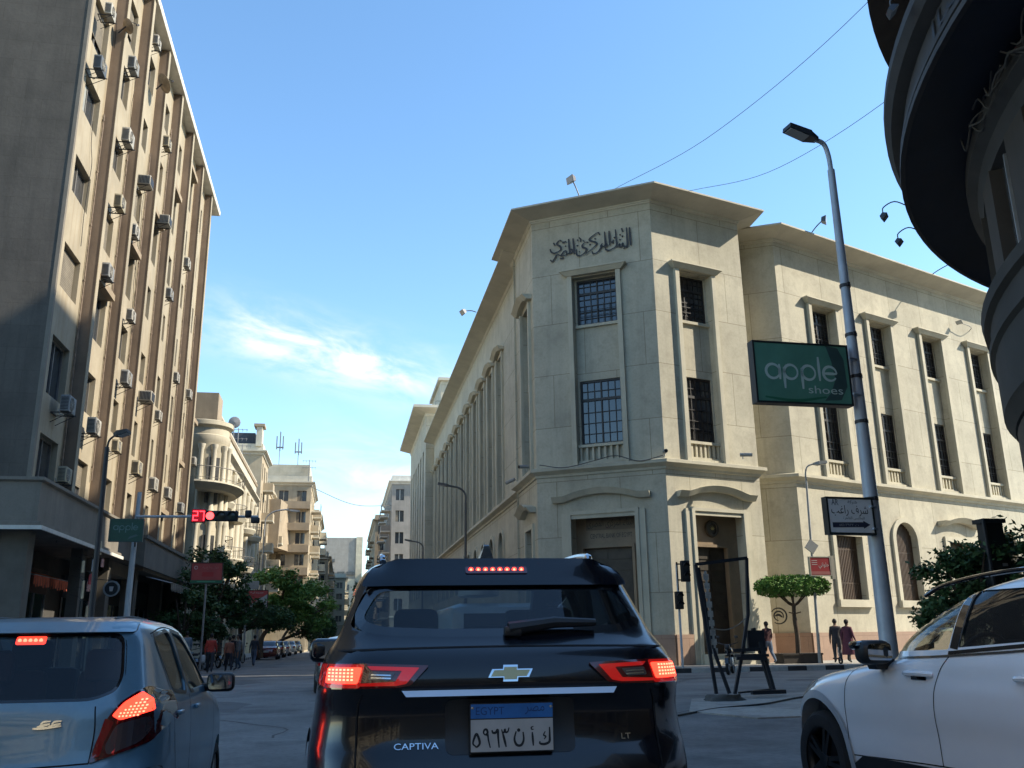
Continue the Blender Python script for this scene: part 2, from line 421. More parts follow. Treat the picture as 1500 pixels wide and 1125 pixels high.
isl = [(6.1, 16.2), (7.3, 19.2), (10.0, 20.3), (16.5, 23.2), (20, 20), (17, 16), (12.5, 15.2), (8.2, 14.6), (6.6, 14.5)]
kerbed('traffic_island', list(reversed(isl)), 0.025, ISL)
mk = MB()
mk.box(-0.10, 0.02, 52, 60, 0.004, 0.006); mk.box(-0.10, 0.02, 64, 72, 0.004, 0.006)
tag(mk.build('road_marking', mat('worn_road_paint', (0.32, 0.31, 0.29), 0.9, var=0.3, scale=4)), kind='structure')
pt = MB(); prr = random.Random(3)
for (cx, cy, rx, ry) in ((2.4, 24, 1.5, 0.8), (-3.6, 33, 1.0, 1.6), (5.2, 28.5, 1.9, 0.7), (11.5, 28.6, 2.2, 0.6), (-2.6, 21, 0.7, 1.9), (14.2, 26.2, 1.4, 0.5)):
    q = [(cx + rx * (1 + prr.uniform(-.25, .25)) * math.cos(a), cy + ry * (1 + prr.uniform(-.25, .25)) * math.sin(a), 0.004) for a in [i * PI / 9 for i in range(18)]]
    pt.add(q, [tuple(range(18))])
tag(pt.build('road_patch', mat('asphalt_repair', (0.10, 0.10, 0.10), 0.85, var=0.2, scale=2, fine=0.3)), kind='structure')

MASONRY = 1.0
ck = MB(); crr = random.Random(12)
for (x, y, a, L) in ((3.2, 12, 1.2, 9), (-.9, 14, 1.7, 12), (4.6, 22, .3, 8), (1.2, 30, .2, 7), (-2.8, 26, 1.5, 14), (7.0, 25.5, .1, 9), (12.2, 30.2, .05, 8)):
    q = [(x, y)]
    for _ in range(int(L / .4)): a += crr.uniform(-.35, .35); q.append((q[-1][0] + .4 * math.cos(a), q[-1][1] + .4 * math.sin(a)))
    for (x0, y0), (x1, y1) in zip(q[:-1], q[1:]):
        d = Vector((x1 - x0, y1 - y0, 0)).normalized(); n_ = Vector((-d.y, d.x, 0)) * crr.uniform(.012, .03); ck.quad((x0 - n_.x, y0 - n_.y, .004), (x0 + n_.x, y0 + n_.y, .004), (x1 + n_.x, y1 + n_.y, .004), (x1 - n_.x, y1 - n_.y, .004))
tag(ck.build('road_crack', mat('tar_seal', (.03, .03, .031), .7, var=.2)), kind='structure')
mh = MB(); mh.lathe([(0, .006), (.30, .006), (.31, .009), (.36, .009), (.37, .005)], (3.0, 15.5, 0), 'z', 28, mat('iron_cover', (.06, .055, .05), .6, metal=.4, var=.3, scale=8)); tag(mh.build('manhole_cover', None), 'round iron manhole cover in the road ahead, right of the black SUV', 'manhole cover')
# ------------------------------------------------------------------ shared building materials
STONE = mat('bank_limestone', (0.50, 0.462, 0.355), 0.85, var=0.13, scale=0.5, streak=0.5, brick=(2.9, 2.47, 0.016, (.52, .50, .46), .58), fine=0.14, bump=0.25,
            blotch=((0.33, 0.295, 0.225), 1.6, 0.49, 0.68, 0.5), streak_col=(0.30, 0.27, 0.21))
STRIM = mat('bank_trim_stone', (0.50, 0.46, 0.35), 0.8, var=0.12, scale=0.9, streak=0.35, fine=0.05, bump=0.08)
SOFF = mat('bank_cornice_stone', (0.52, 0.485, 0.39), 0.85, var=0.12, scale=0.7, streak=0.2, fine=0.05)
GRAN = mat('pink_granite', (0.36, 0.235, 0.165), 0.6, var=0.12, scale=1.5, fine=0.25, brick=(1.6, 1.2, 0.008, (.5, .45, .4)))
BROWN = mat('brown_marble', (0.25, 0.18, 0.11), 0.5, var=0.22, scale=1.2, fine=0.12)
WDARK = mat('dark_bronze_frame', (0.025, 0.022, 0.022), 0.5, var=0.2)
PANE = mat('window_pane', (0.028, 0.036, 0.048), 0.04, var=0.3, scale=0.8, spec=1.0)
PANEB = mat('dusty_window_pane', (0.06, 0.06, 0.06), 0.25, var=0.4, scale=1.2, spec=0.6)
DARK = mat('dark_interior', (0.012, 0.012, 0.014), 0.9, var=0)
DOORM = mat('bronze_door', (0.055, 0.045, 0.035), 0.5, metal=0.4, var=0.3, scale=2)
GRILLE = mat('brown_iron_grille', (0.085, 0.055, 0.036), 0.6, var=0.2)

# ------------------------------------------------------------------ the bank
def build_bank():
    root = thing('bank_building', 'large cream stone bank with chamfered corner tower, deep cornice and Arabic lettering', 'bank', (13, 37, 0))
    A, Cn, D, D2, Fp = (8.4, 39.6), (13.36, 36.5), (18.37, 38.08), (18.45, 40.7), (20.85, 39.4)
    wd = (0.921, 0.389); G = (Fp[0] + wd[0] * 30, Fp[1] + wd[1] * 30)
    T0 = (8.4, 44.0); L0, L1 = (8.75, 92.0), (8.75, 44.0)
    FA, FD, FW, FL, FT, FS = Frame(A, Cn), Frame(Cn, D), Frame(Fp, G), Frame(L0, L1), Frame(T0, A), Frame(D2, Fp)
    Ly = lambda y: 92.0 - y                                        # along the long left front
    ZB, ZT = 8.45, 20.75
    w = MB()
    part = lambda mb, n, m, par=root, sm=None: mb.build(n, m, par, sm)
    def window(F, t0, t1, z0, z1, o, cols, rows, grille=True, pane=PANE, heavy=0.06):
        f = MB()
        f.fbox(F, t0, t0 + .07, z0, z1, o, o + .09); f.fbox(F, t1 - .07, t1, z0, z1, o, o + .09)
        f.fbox(F, t0 + .07, t1 - .07, z0, z0 + .08, o, o + .088); f.fbox(F, t0 + .07, t1 - .07, z1 - .08, z1, o, o + .088)
        tm = (t0 + t1) / 2; zt = lerp(z0, z1, 0.70)
        f.fbox(F, tm - heavy / 2, tm + heavy / 2, z0 + .08, z1 - .08, o, o + .085); f.fbox(F, t0 + .07, t1 - .07, zt - .06, zt + .06, o, o + .08)
        for i in range(1, cols):
            t = lerp(t0, t1, i / cols)
            if abs(t - tm) > .03: f.fbox(F, t - .016, t + .016, z0 + .08, z1 - .08, o, o + .07)
        for j in range(1, rows):
            z = lerp(z0, z1, j / rows)
            if abs(z - zt) > .1: f.fbox(F, t0 + .07, t1 - .07, z - .016, z + .016, o, o + .065)
        wo = part(f, 'window', WDARK)
        p = MB(); p.quad(F.P(t0, z0, o + .02), F.P(t1, z0, o + .02), F.P(t1, z1, o + .02), F.P(t0, z1, o + .02)); part(p, 'pane', pane, wo)
        if grille:
            gm = MB()
            for i in range(2):
                z = lerp(z0, z1, .2 + .12 * i); gm.fbox(F, t0 + .1, t1 - .1, z - .012, z + .012, o + .1, o + .13)
            for i in range(7):
                t = lerp(t0 + .1, t1 - .1, i / 6); gm.fbox(F, t - .01, t + .01, z0 + .1, lerp(z0, z1, .45), o + .1, o + .12)
            part(gm, 'window_grille', WDARK, wo)
        return wo
    def balustrade(F, t0, t1, z0, z1, o):
        b = MB(); b.fbox(F, t0, t1, z1 - .12, z1, o, o + .22); b.fbox(F, t0, t1, z0, z0 + .1, o, o + .2)
        k = max(4, int((t1 - t0) / .24))
        for i in range(k):
            t = lerp(t0 + .1, t1 - .1, i / (k - 1)); b.fbox(F, t - .05, t + .05, z0 + .1, z1 - .12, o + .04, o + .15)
        part(b, 'balustrade', STRIM)
    def hood(F, t0, t1, z, p, h=.28, name='window_hood'):
        b = MB(); tm = (t0 + t1) / 2; q = .22
        b.hexa([F.P(t0 + q, z, .2), F.P(t1 - q, z, .2), F.P(t1 - q, z, .002), F.P(t0 + q, z, .002), F.P(t0, z + h * .75, p), F.P(t1, z + h * .75, p), F.P(t1, z + h * .75, .002), F.P(t0, z + h * .75, .002)])
        b.fbox(F, t0 - .03, t1 + .03, z + h * .76, z + h, .002, p + .03)
        part(b, name, STRIM)
    def arched_hood(F, t0, t1, z, p, rise=.3, h=.24, name='door_hood'):
        b = MB(); n = 18; prof = lambda s: (0 if s < .14 or s > .86 else (math.sin((s - .14) / .72 * PI)) ** .7) * rise
        lo = [(lerp(t0, t1, i / n), z + prof(i / n)) for i in range(n + 1)]
        poly = lo + [(u, v + h) for u, v in reversed(lo)]
        for i in range(n):
            u0, v0 = lo[i]; u1, v1 = lo[i + 1]
            b.hexa([F.P(u0, v0, p * .55), F.P(u1, v1, p * .55), F.P(u1, v1, .002), F.P(u0, v0, .002), F.P(u0, v0 + h, p), F.P(u1, v1 + h, p), F.P(u1, v1 + h, .002), F.P(u0, v0 + h, .002)])
        part(b, name, STRIM)
    def surround(F, t0, t1, z0, z1, wdt, p, top=True):
        b = MB()
        b.fbox(F, t0 - wdt, t0, z0, z1, -.02, p); b.fbox(F, t1, t1 + wdt, z0, z1, -.02, p)
        if top: b.fbox(F, t0, t1, z1 - wdt * .8, z1, -.02, p * .98)
        part(b, 'window_surround', STRIM)
    def strip(F, t0, t1, wmode=0):
        """tall recessed bay with an upper and a lower window"""
        dp = .34
        b = MB(); z0, z1 = 8.75, 17.55
        a, c = t0 + .09, t1 - .09
        b.wall(F, t0 - .001, t1 + .001, z0, z1, [(a, c, 15.25, 17.50, .16), (a, c, 9.6, 12.58, .16)], STONE)
        b2 = MB(); b2.v = [tuple(Vector(v) - F.n * dp) for v in b.v]; b2.f = b.f; b2.m = b.m; b2.mats = b.mats
        part(b2, 'spandrel', STONE)
        window(F, a, c, 15.26, 17.49, -dp - .15, 6, 7, wmode != 2, pane=PANE if wmode == 1 else PANEB)
        window(F, a, c, 9.61, 12.57, -dp - .15, 6, 6, wmode == 0, pane=PANE if wmode == 1 else PANEB)
        sl = MB(); sl.fbox(F, a - .08, c + .08, 15.12, 15.25, -dp, -dp + .12); part(sl, 'window_sill', STRIM)
        balustrade(F, a - .1, c + .1, 8.76, 9.58, -dp + .01)
        surround(F, t0, t1, 8.62, 17.6, .22, .16, top=False)
        hood(F, t0 - .5, t1 + .5, 17.6, .34)
    # --- tower front
    stA = (1.98, 4.10); stD = (1.34, 3.24)
    w.wall(FA, 0, FA.len, .15, ZT, [(stA[0], stA[1], 8.75, 17.55, .34), (1.48, 4.54, .15, 6.55, .95)], STONE)
    strip(FA, *stA, wmode=1)
    w.wall(FD, 0, FD.len, .15, ZT, [(stD[0], stD[1], 8.75, 17.55, .34), (1.22, 4.12, .15, 6.55, .55)], STONE)
    strip(FD, *stD)
    # --- tower left side, with a tall bay and a side door
    w.wall(FT, 0, FT.len, .15, ZT, [(1.7, 3.6, 8.75, 16.9, .5), (1.9, 3.4, .15, 6.3, .8)], STONE)
    b = MB(); b.fbox(FT, 1.7, 3.6, 8.75, 16.9, -.52, -.5); part(b, 'spandrel', STONE)
    window(FT, 1.85, 3.45, 14.2, 16.8, -.49, 4, 5, False, PANEB); window(FT, 1.85, 3.45, 9.4, 12.4, -.49, 4, 5, False, PANEB)
    surround(FT, 1.7, 3.6, 8.62, 16.95, .2, .14, False); arched_hood(FT, 1.2, 4.1, 16.96, .5, .25)
    arched_hood(FT, 1.2, 4.1, 6.75, .5, .25); surround(FT, 1.9, 3.4, .15, 6.3, .28, .1)
    dd = MB(); dd.fbox(FT, 1.9, 3.4, .15, 6.3, -.82, -.78); part(dd, 'door', DOORM)
    # --- return between tower and right wing
    w.wall(Frame(D, D2), 0, Frame(D, D2).len, .15, ZT, [], STONE); w.wall(FS, 0, FS.len, .15, ZT - .02, [], STONE)
    w.wall(Frame(L1, T0), 0, .45, .15, ZT, [], STONE)
    # --- right wing
    cs = [3.29, 7.96, 12.69, 17.47, 22.2, 26.9]; holes = []
    for i, c in enumerate(cs):
        holes.append((c - .95, c + .95, 8.75, 17.55, .34))
        if i in (2, 5): holes.append((c - 1.0, c + 1.3, .15, 6.2, .6))
        elif i % 2 == 0: holes.append((c - .95, c + 1.0, 2.85, 6.0, .42))
        else: holes.append((c - .9, c + .9, 2.85, 6.75, .42))
    w.wall(FW, 0, 30, .15, ZT - .02, holes, STONE)
    for i, c in enumerate(cs):
        strip(FW, c - .95, c + .95)
        if i in (2, 5):
            arched_hood(FW, c - 1.7, c + 2.0, 6.75, .5, .22); surround(FW, c - 1.0, c + 1.3, .15, 6.2, .35, .12)
            d_ = MB(); d_.fbox(FW, c - 1.0, c + 1.3, .15, 6.2, -.62, -.58); part(d_, 'door', DOORM)
            continue
        arch = i % 2 == 1
        t0, t1 = (c - .9, c + .9) if arch else (c - .95, c + 1.0)
        tm, r_ = (t0 + t1) / 2, (t1 - t0) / 2; zs = 6.75 - r_
        f = MB()
        if arch:                                                   # spandrel filler of the arch and its moulded ring
            n = 14; pts = [(tm + r_ * math.cos(PI - PI * k / n), zs + r_ * math.sin(PI * k / n)) for k in range(n + 1)]
            for k in range(n):
                (u0, v0), (u1, v1) = pts[k], pts[k + 1]
                w.quad(FW.P(u0, v0), FW.P(u1, v1), FW.P(u1, 6.75), FW.P(u0, 6.75), STONE)
                w.quad(FW.P(u0, v0), FW.P(u0, v0, -.42), FW.P(u1, v1, -.42), FW.P(u1, v1), STONE)
            ring = [(t0, 2.6), (t0, zs)] + pts[1:-1] + [(t1, zs), (t1, 2.6)]
            for k in range(len(ring) - 1):
                (u0, v0), (u1, v1) = ring[k], ring[k + 1]
                def off(u, v, s=.26):
                    if v <= zs: return (u + (-s if u < tm else s), v)
                    q = math.hypot(u - tm, v - zs); return (tm + (u - tm) * (q + s) / q, zs + (v - zs) * (q + s) / q)
                a0, a1 = off(u0, v0), off(u1, v1)
                f.hexa([FW.P(u0, v0, .12), FW.P(u1, v1, .12), FW.P(u1, v1, -.02), FW.P(u0, v0, -.02), FW.P(*a0, .12), FW.P(*a1, .12), FW.P(*a1, .001), FW.P(*a0, .001)])
            part(f, 'window_surround', STRIM)
        else:
            surround(FW, t0, t1, 2.6, 6.05, .26, .13)
        sl = MB(); sl.fbox(FW, t0 - .3, t1 + .3, 2.5, 2.84, -.02, .22); part(sl, 'window_sill', STRIM)
        p = MB(); p.fbox(FW, t0, t1, 2.85, 6.75 if arch else 6.0, -.44, -.40)
        wo = part(p, 'window', PANEB); gm = MB()
        for k in range(16):
            t = lerp(t0 + .06, t1 - .06, k / 15)
            zt = zs + math.sqrt(max(0, r_ ** 2 - (t - tm) ** 2)) if arch else 6.0
            gm.fbox(FW, t - .028, t + .028, 2.86, zt - .01, -.30, -.24)
        gm.fbox(FW, t0, t1, 3.6, 3.66, -.29, -.25); gm.fbox(FW, t0, t1, 5.2, 5.26, -.29, -.25)
        part(gm, 'window_grille', GRILLE, wo)
    # --- long left front: narrow tall bays and arched ground windows
    holes = []; n_b = 13; bays = [50.2 + 3.42 * k for k in range(n_b)]
    for y in bays:
        holes.append((Ly(y + 1.9), Ly(y), 8.75, 17.55, .55)); holes.append((Ly(y + 1.75), Ly(y + .15), 4.6, 7.1, .4))
    w.wall(FL, 0, FL.len, .15, ZT, holes, STONE)
    for y in bays:
        t0, t1 = Ly(y + 1.9), Ly(y)
        b = MB(); b.fbox(FL, t0, t1, 8.75, 17.55, -.57, -.55); part(b, 'spandrel', STONE)
        f = MB()
        for (z0, z1) in ((14.6, 17.3), (9.4, 12.6)):
            f.fbox(FL, t0 + .1, t1 - .1, z0, z1, -.545, -.52)
            f.fbox(FL, (t0 + t1) / 2 - .03, (t0 + t1) / 2 + .03, z0, z1, -.52, -.48, WDARK)
        part(f, 'window', PANEB)
        surround(FL, t0, t1, 8.62, 17.6, .2, .12, False); arched_hood(FL, t0 - .45, t1 + .45, 17.6, .42, .22, .2, 'window_hood')
        a0, a1 = Ly(y + 1.75), Ly(y + .15); tm, r_ = (a0 + a1) / 2, (a1 - a0) / 2; zs = 7.1 - r_; n = 10
        ring = [(a0, 4.6)] + [(tm + r_ * math.cos(PI - PI * k / n), zs + r_ * math.sin(PI * k / n)) for k in range(n + 1)] + [(a1, 4.6)]
        f = MB()
        for k in range(1, n + 1):
            (u0, v0), (u1, v1) = ring[k], ring[k + 1]
            w.quad(FL.P(u0, v0), FL.P(u1, v1), FL.P(u1, 7.1), FL.P(u0, 7.1), STONE)
        for k in range(len(ring) - 1):
            (u0, v0), (u1, v1) = ring[k], ring[k + 1]
            def off(u, v, s=.2):
                if v <= zs: return (u + (-s if u < tm else s), v)
                q = math.hypot(u - tm, v - zs) or 1; return (tm + (u - tm) * (q + s) / q, zs + (v - zs) * (q + s) / q)
            b0, b1 = off(u0, v0), off(u1, v1)
            f.hexa([FL.P(u0, v0, .1), FL.P(u1, v1, .1), FL.P(u1, v1, .001), FL.P(u0, v0, .001), FL.P(*b0, .1), FL.P(*b1, .1), FL.P(*b1, .001), FL.P(*b0, .001)])
        part(f, 'window_surround', STRIM)
        p = MB(); p.fbox(FL, a0, a1, 4.6, 7.1, -.42, -.40); part(p, 'window', PANEB)
    part(w, 'wall', STONE)
    # --- doors
    for F, t0, t1, d0, d1, dz, dp in ((FA, 1.48, 4.54, 1.80, 4.0, 5.08, .93), (FD, 1.22, 4.12, 1.74, 3.46, 5.0, .53)):
        arched_hood(F, t0 - .72, t1 + .62, 7.02, .38, .30); surround(F, t0, t1, .15, 6.55, .34, .10)
        f2 = MB()
        f2.fbox(F, t0 - .06, t0 + .1, .15, 6.62, .0, .16); f2.fbox(F, t1 - .1, t1 + .06, .15, 6.62, .0, .16); f2.fbox(F, t0 + .1, t1 - .1, 6.45, 6.6, .0, .158)
        part(f2, 'door_frame', STRIM)
        b = MB(); q = -dp
        b.fbox(F, t0, d0, .15, 6.55, q - .04, q); b.fbox(F, d1, t1, .15, 6.55, q - .04, q); b.fbox(F, d0, d1, dz, 6.55, q - .04, q)
        b.fbox(F, d0 - .12, d0, .15, dz + .12, q, q + .08); b.fbox(F, d1, d1 + .12, .15, dz + .12, q, q + .08); b.fbox(F, d0, d1, dz, dz + .12, q, q + .079)
        part(b, 'door_wall', BROWN)
        dm = MB(); dm.fbox(F, d0 - .2, d1 + .2, .5, dz + .2, q - .24, q - .17)
        for k in range(9):
            z = lerp(.7, dz - .5, k / 8)
            for (a, c) in ((d0 + .08, (d0 + d1) / 2 - .06), ((d0 + d1) / 2 + .06, d1 - .08)): dm.fbox(F, a, c, z, z + .34, q - .17, q - .14)
        part(dm, 'door', DOORM)
        rv = MB(); rv.fbox(F, d0 - .02, d0 + .001, .5, dz, q - .2, q - .041); rv.fbox(F, d1 - .001, d1 + .02, .5, dz, q - .2, q - .041); rv.fbox(F, d0, d1, dz - .001, dz + .02, q - .2, q - .041); part(rv, 'door_reveal', BROWN)
        stp = MB(); stp.fbox(F, t0 + .05, t1 - .05, .15, .35, -dp, .9); stp.fbox(F, t0 + .05, t1 - .05, .35, .55, -dp - .18, .5); part(stp, 'door_step', STRIM)
    # plaque over the tower door, emblem over the other
    pq = MB(); fnA = lambda u, v, d: FA.P(u, v, d)
    pq.fbox(FA, 1.95, 4.2, 5.86, 6.38, -.93, -.89, mat('plaque_brown', (0.13, 0.095, 0.06), .5))
    text(pq, arabic('البنك المركزى المصرى'), fnA, 2.02, 5.92, 2.1, .40, -.885, WDARK)
    text(pq, 'CENTRAL BANK OF EGYPT', fnA, 2.12, 5.5, 1.9, .2, -.925, WDARK)
    part(pq, 'plaque', None)
    em = MB(); cx_, cz_ = 2.70, 5.80
    em.lathe([(0, .05), (.22, .06), (.24, .1), (.34, .1), (.36, .05), (.38, .0)], n=28, m=mat('bronze_emblem', (0.05, 0.04, 0.028), .4, metal=.5))
    ME = Matrix.Translation(FD.P(cx_, cz_, -.53)) @ Matrix(((FD.d.x, 0, FD.n.x), (FD.d.y, 0, FD.n.y), (0, 1, 0))).to_4x4()
    em.v = [tuple(ME @ Vector(v)) for v in em.v]
    for k in range(5):
        a = PI / 2 + (k - 2) * .5; em.add([FD.P(cx_ + .05 * math.cos(a + 1.2), cz_ - .06, -.44), FD.P(cx_ + .05 * math.cos(a - 1.2), cz_ - .06, -.44), FD.P(cx_ + .2 * math.cos(a), cz_ - .06 + .2 * math.sin(a), -.44)], ((0, 1, 2),), mat('gold_metal', (0.45, 0.33, 0.12), .35, metal=.8))
    part(em, 'emblem', None)
    # calligraphy high on the tower front
    L = CALLI
    cb = MB()
    for s in L:
        thin = len(s) <= 3 and max(abs(s[0][0] - s[-1][0]), abs(s[0][1] - s[-1][1])) < .3
        stroke(cb, s, .075 if thin else .105, fnA, .03, .075, WDARK, nib=None if thin else R(20))
    part(cb, 'lettering', WDARK)
    # belts, plinth, cornices
    mainpath = [L0, L1, T0, A, Cn, D, D2, Fp, G]
    b = MB(); b.sweep(mainpath, [(.002, 8.18), (.06, 8.2), (.08, 8.3), (.28, 8.42), (.32, 8.44), (.32, 8.58), (.02, 8.66), (.002, 8.66)]); part(b, 'belt_course', STRIM)
    pl = MB()
    for F, a, c, e in ((FA, 0, 1.12, 0), (FA, 4.9, FA.len, 0), (FD, 0, .86, 0), (FD, 4.48, FD.len, 0), (FS, .1, FS.len, 0), (FW, 0, 11.6, 0), (FW, 14.1, 25.8, 0), (FL, 0, FL.len, 0), (FT, 0, 1.6, 0), (FT, 3.7, FT.len, 0), (Frame(D, D2), 0, 2.6, 0)):
        pl.fbox(F, a, c, .14, 1.36, .003, .10)
    part(pl, 'plinth', GRAN)
    def cornice(path, zt, oh):
        c = MB(); c.sweep(path, [(.002, zt - .50), (.05, zt - .48), (.05, zt - .42), (.09, zt - .40), (.09, zt - .34), (.2, zt - .31), (oh * .45, zt - .24), (oh - .06, zt - .11), (oh, zt - .10), (oh, zt - .02), (oh - .05, zt), (.0, zt + .02)])
        part(c, 'cornice', SOFF)
    cornice([L0, (8.75, 43.4)], 21.05, 1.1)
    cornice([(8.4, 45.0), (8.4, 44.0), A, Cn, D, D2, (18.47, 41.4)], 21.17, 1.1)
    cornice([(19.2, 40.3), Fp, G], 21.05, 1.1)
    rf = MB(); rf.add([(p[0], p[1], 20.75) for p in [L0, L1, T0, A, Cn, D, D2, Fp, G, (44, 60), (20, 92)]], [tuple(range(11))]); part(rf, 'roof', SOFF)
    return root
CALLI = [[(4.86,19.6),(4.87,19.14),(4.88,18.69)],[(4.72,19.61),(4.73,19.06),(4.73,18.78),(4.68,18.65),(4.57,18.62)],[(4.73,18.75),(4.65,18.68),(4.53,18.73),(4.5,18.86),(4.48,18.74),(4.38,18.71),(4.35,18.85),(4.32,18.74),(4.22,18.74)],[(4.19,19.61),(4.21,19.05),(4.22,18.84),(4.12,18.72),(3.85,18.62),(3.7,18.68),(3.66,18.8)],[(4.09,19.11),(4.0,19.0),(4.08,18.95)],[(3.88,19.6),(3.89,19.21),(3.89,18.87)],[(3.66,19.6),(3.68,19.18),(3.69,18.97),(3.61,18.86),(3.48,18.92)],[(3.78,18.99),(3.72,18.95),(3.76,18.86),(3.63,18.86)],[(3.54,19.03),(3.47,18.94),(3.45,18.81),(3.29,18.63),(3.09,18.58),(3.02,18.71)],[(3.42,19.49),(3.36,19.61),(3.19,19.55),(2.92,19.36),(3.0,19.24),(3.19,19.15),(3.25,19.02),(2.98,18.81),(2.69,18.61)],[(2.84,19.21),(2.74,19.23),(2.57,19.14),(2.58,19.0),(2.74,18.9),(2.69,18.73),(2.45,18.6),(2.29,18.65),(2.24,18.81),(2.27,18.95)],[(2.11,19.54),(2.14,19.15),(2.15,18.74)],[(1.89,19.55),(1.91,19.15),(1.94,18.87),(1.88,18.81)],[(1.94,19.01),(2.03,18.99),(2.07,18.88),(1.99,18.81),(1.85,18.81),(1.78,18.77)],[(1.78,18.77),(1.74,18.96),(1.62,18.93),(1.51,18.75),(1.78,18.77)],[(1.51,18.75),(1.3,18.84),(1.18,18.69),(1.04,18.54),(0.95,18.64)],[(1.53,19.51),(1.43,19.56),(1.3,19.4),(1.48,19.21),(1.45,19.04),(1.17,18.95),(1.0,19.04),(0.95,19.2)],[(4.49,19.62),(4.53,19.44)],[(4.38,19.33),(4.41,19.29)],[(4.49,19.24),(4.52,19.2)],[(4.36,19.09),(4.39,19.05)],[(4.11,19.24),(4.13,19.21)],[(4.54,18.61),(4.57,18.59)],[(3.17,19.35),(3.2,19.31)],[(2.91,19.1),(2.95,19.06)],[(2.4,19.54),(2.49,19.42),(2.48,19.3)],[(2.3,19.4),(2.36,19.42)],[(2.3,19.15),(2.32,19.12)],[(2.61,19.31),(2.65,19.34)],[(1.56,19.43),(1.77,19.43)],[(1.43,18.62),(1.62,18.61)],[(1.13,19.49),(1.2,19.35)],[(1.71,19.23),(1.74,19.2)],[(2.39,18.79),(2.43,18.82)]]
build_bank()

def build_annex():
    root = thing('bank_annex', 'taller cream stone annex with fluted side wall beyond the long bank front', 'building', (7.9, 92, 0))
    F1, F2 = Frame((7.9, 114), (7.9, 92.3)), Frame((7.9, 92.3), (22, 92.3))
    w = MB(); holes = [(t, t + 1.6, 5.5, 20.5, .55) for t in np.arange(1.6, 19.5, 3.3)]
    w.wall(F1, 0, F1.len, .15, 24, holes, STONE); w.wall(F2, 0, F2.len, .15, 24, [], STONE); w.build('wall', STONE, root)
    for h in holes:
        b = MB(); b.fbox(F1, h[0], h[1], 5.5, 20.5, -.57, -.55); b.build('window', PANEB, root)
    c = MB(); zt = 24.7; c.sweep([(7.9, 114), (7.9, 92.3), (22, 92.3)], [(.002, zt - .9), (.1, zt - .8), (.1, zt - .6), (1.3, zt - .3), (1.4, zt - .28), (1.4, zt), (0, zt + .02)]); c.build('cornice', SOFF, root)
    r_ = MB(); r_.quad((7.9, 92.3, 24.2), (22, 92.3, 24.2), (22, 114, 24.2), (7.9, 114, 24.2)); r_.build('roof', SOFF, root)
    p = MB(); p.box(9.6, 16, 94, 104, 24.7, 28.2, STONE); p.box(9.3, 16.3, 93.7, 104.3, 28.2, 28.5, SOFF); p.box(10.6, 13.6, 93.96, 93.99, 25.6, 27.4, PANEB)
    p.build('roof_room', STONE, root)
    rl = MB()
    for x in np.arange(9.0, 16, .9): rl.cyl((x, 93.2, 24.7), (x, 93.2, 25.7), .025, n=5)
    rl.tube([(9.0, 93.2, 25.7), (16, 93.2, 25.7)], .025, 5); rl.tube([(9.0, 93.2, 25.2), (16, 93.2, 25.2)], .02, 5); rl.build('railing', WDARK, root)
build_annex()
# ------------------------------------------------------------------ left apartment block with fins
PLAST = mat('ochre_plaster', (0.35, 0.30, 0.215), 0.9, var=0.18, scale=0.6, streak=0.75, fine=0.08, bump=0.15, streak_col=(0.25, 0.18, 0.10), blotch=((0.33, 0.26, 0.17), 0.9, 0.52, 0.7, 0.5))
FINM = mat('brown_fin_render', (0.22, 0.16, 0.112), 0.9, var=0.2, scale=0.7, streak=0.6, fine=0.1, bump=0.15, streak_col=(0.15, 0.10, 0.065))
GABLE = mat('grey_board_concrete', (0.105, 0.092, 0.076), 0.9, var=0.22, scale=0.5, streak=0.5, fine=0.15, bump=0.3, brick=(1.1, 0.75, 0.006, (.7, .68, .64)), streak_col=(0.045, 0.04, 0.034))
BAND = mat('grey_band_plaster', (0.20, 0.175, 0.14), 0.9, var=0.16, scale=0.8, streak=0.6, fine=0.12, bump=0.15, streak_col=(0.12, 0.10, 0.08))
WHITE = mat('white_trim', (0.60, 0.57, 0.50), 0.8, var=0.15, scale=2, streak=0.3)
METAL = mat('galvanised_metal', (0.34, 0.35, 0.36), 0.45, metal=0.6, var=0.15, scale=4)
DMETAL = mat('dark_metal', (0.035, 0.036, 0.04), 0.5, metal=0.3, var=0.25, scale=3)
SHUT = mat('old_shutter', (0.20, 0.17, 0.125), 0.8, var=0.25, scale=2, brick=(4, .08, .012, (.5, .5, .5)))
CURT = mat('pale_curtain', (0.30, 0.31, 0.29), 0.9, var=0.25, scale=2)
brr = random.Random(11)
XR, XO = -9.73, -9.30                                              # recessed panel plane and the outer edge of the fins
FIN_Y = [33.2 + 3.83 * k for k in range(7)]
ROOF = 29.75
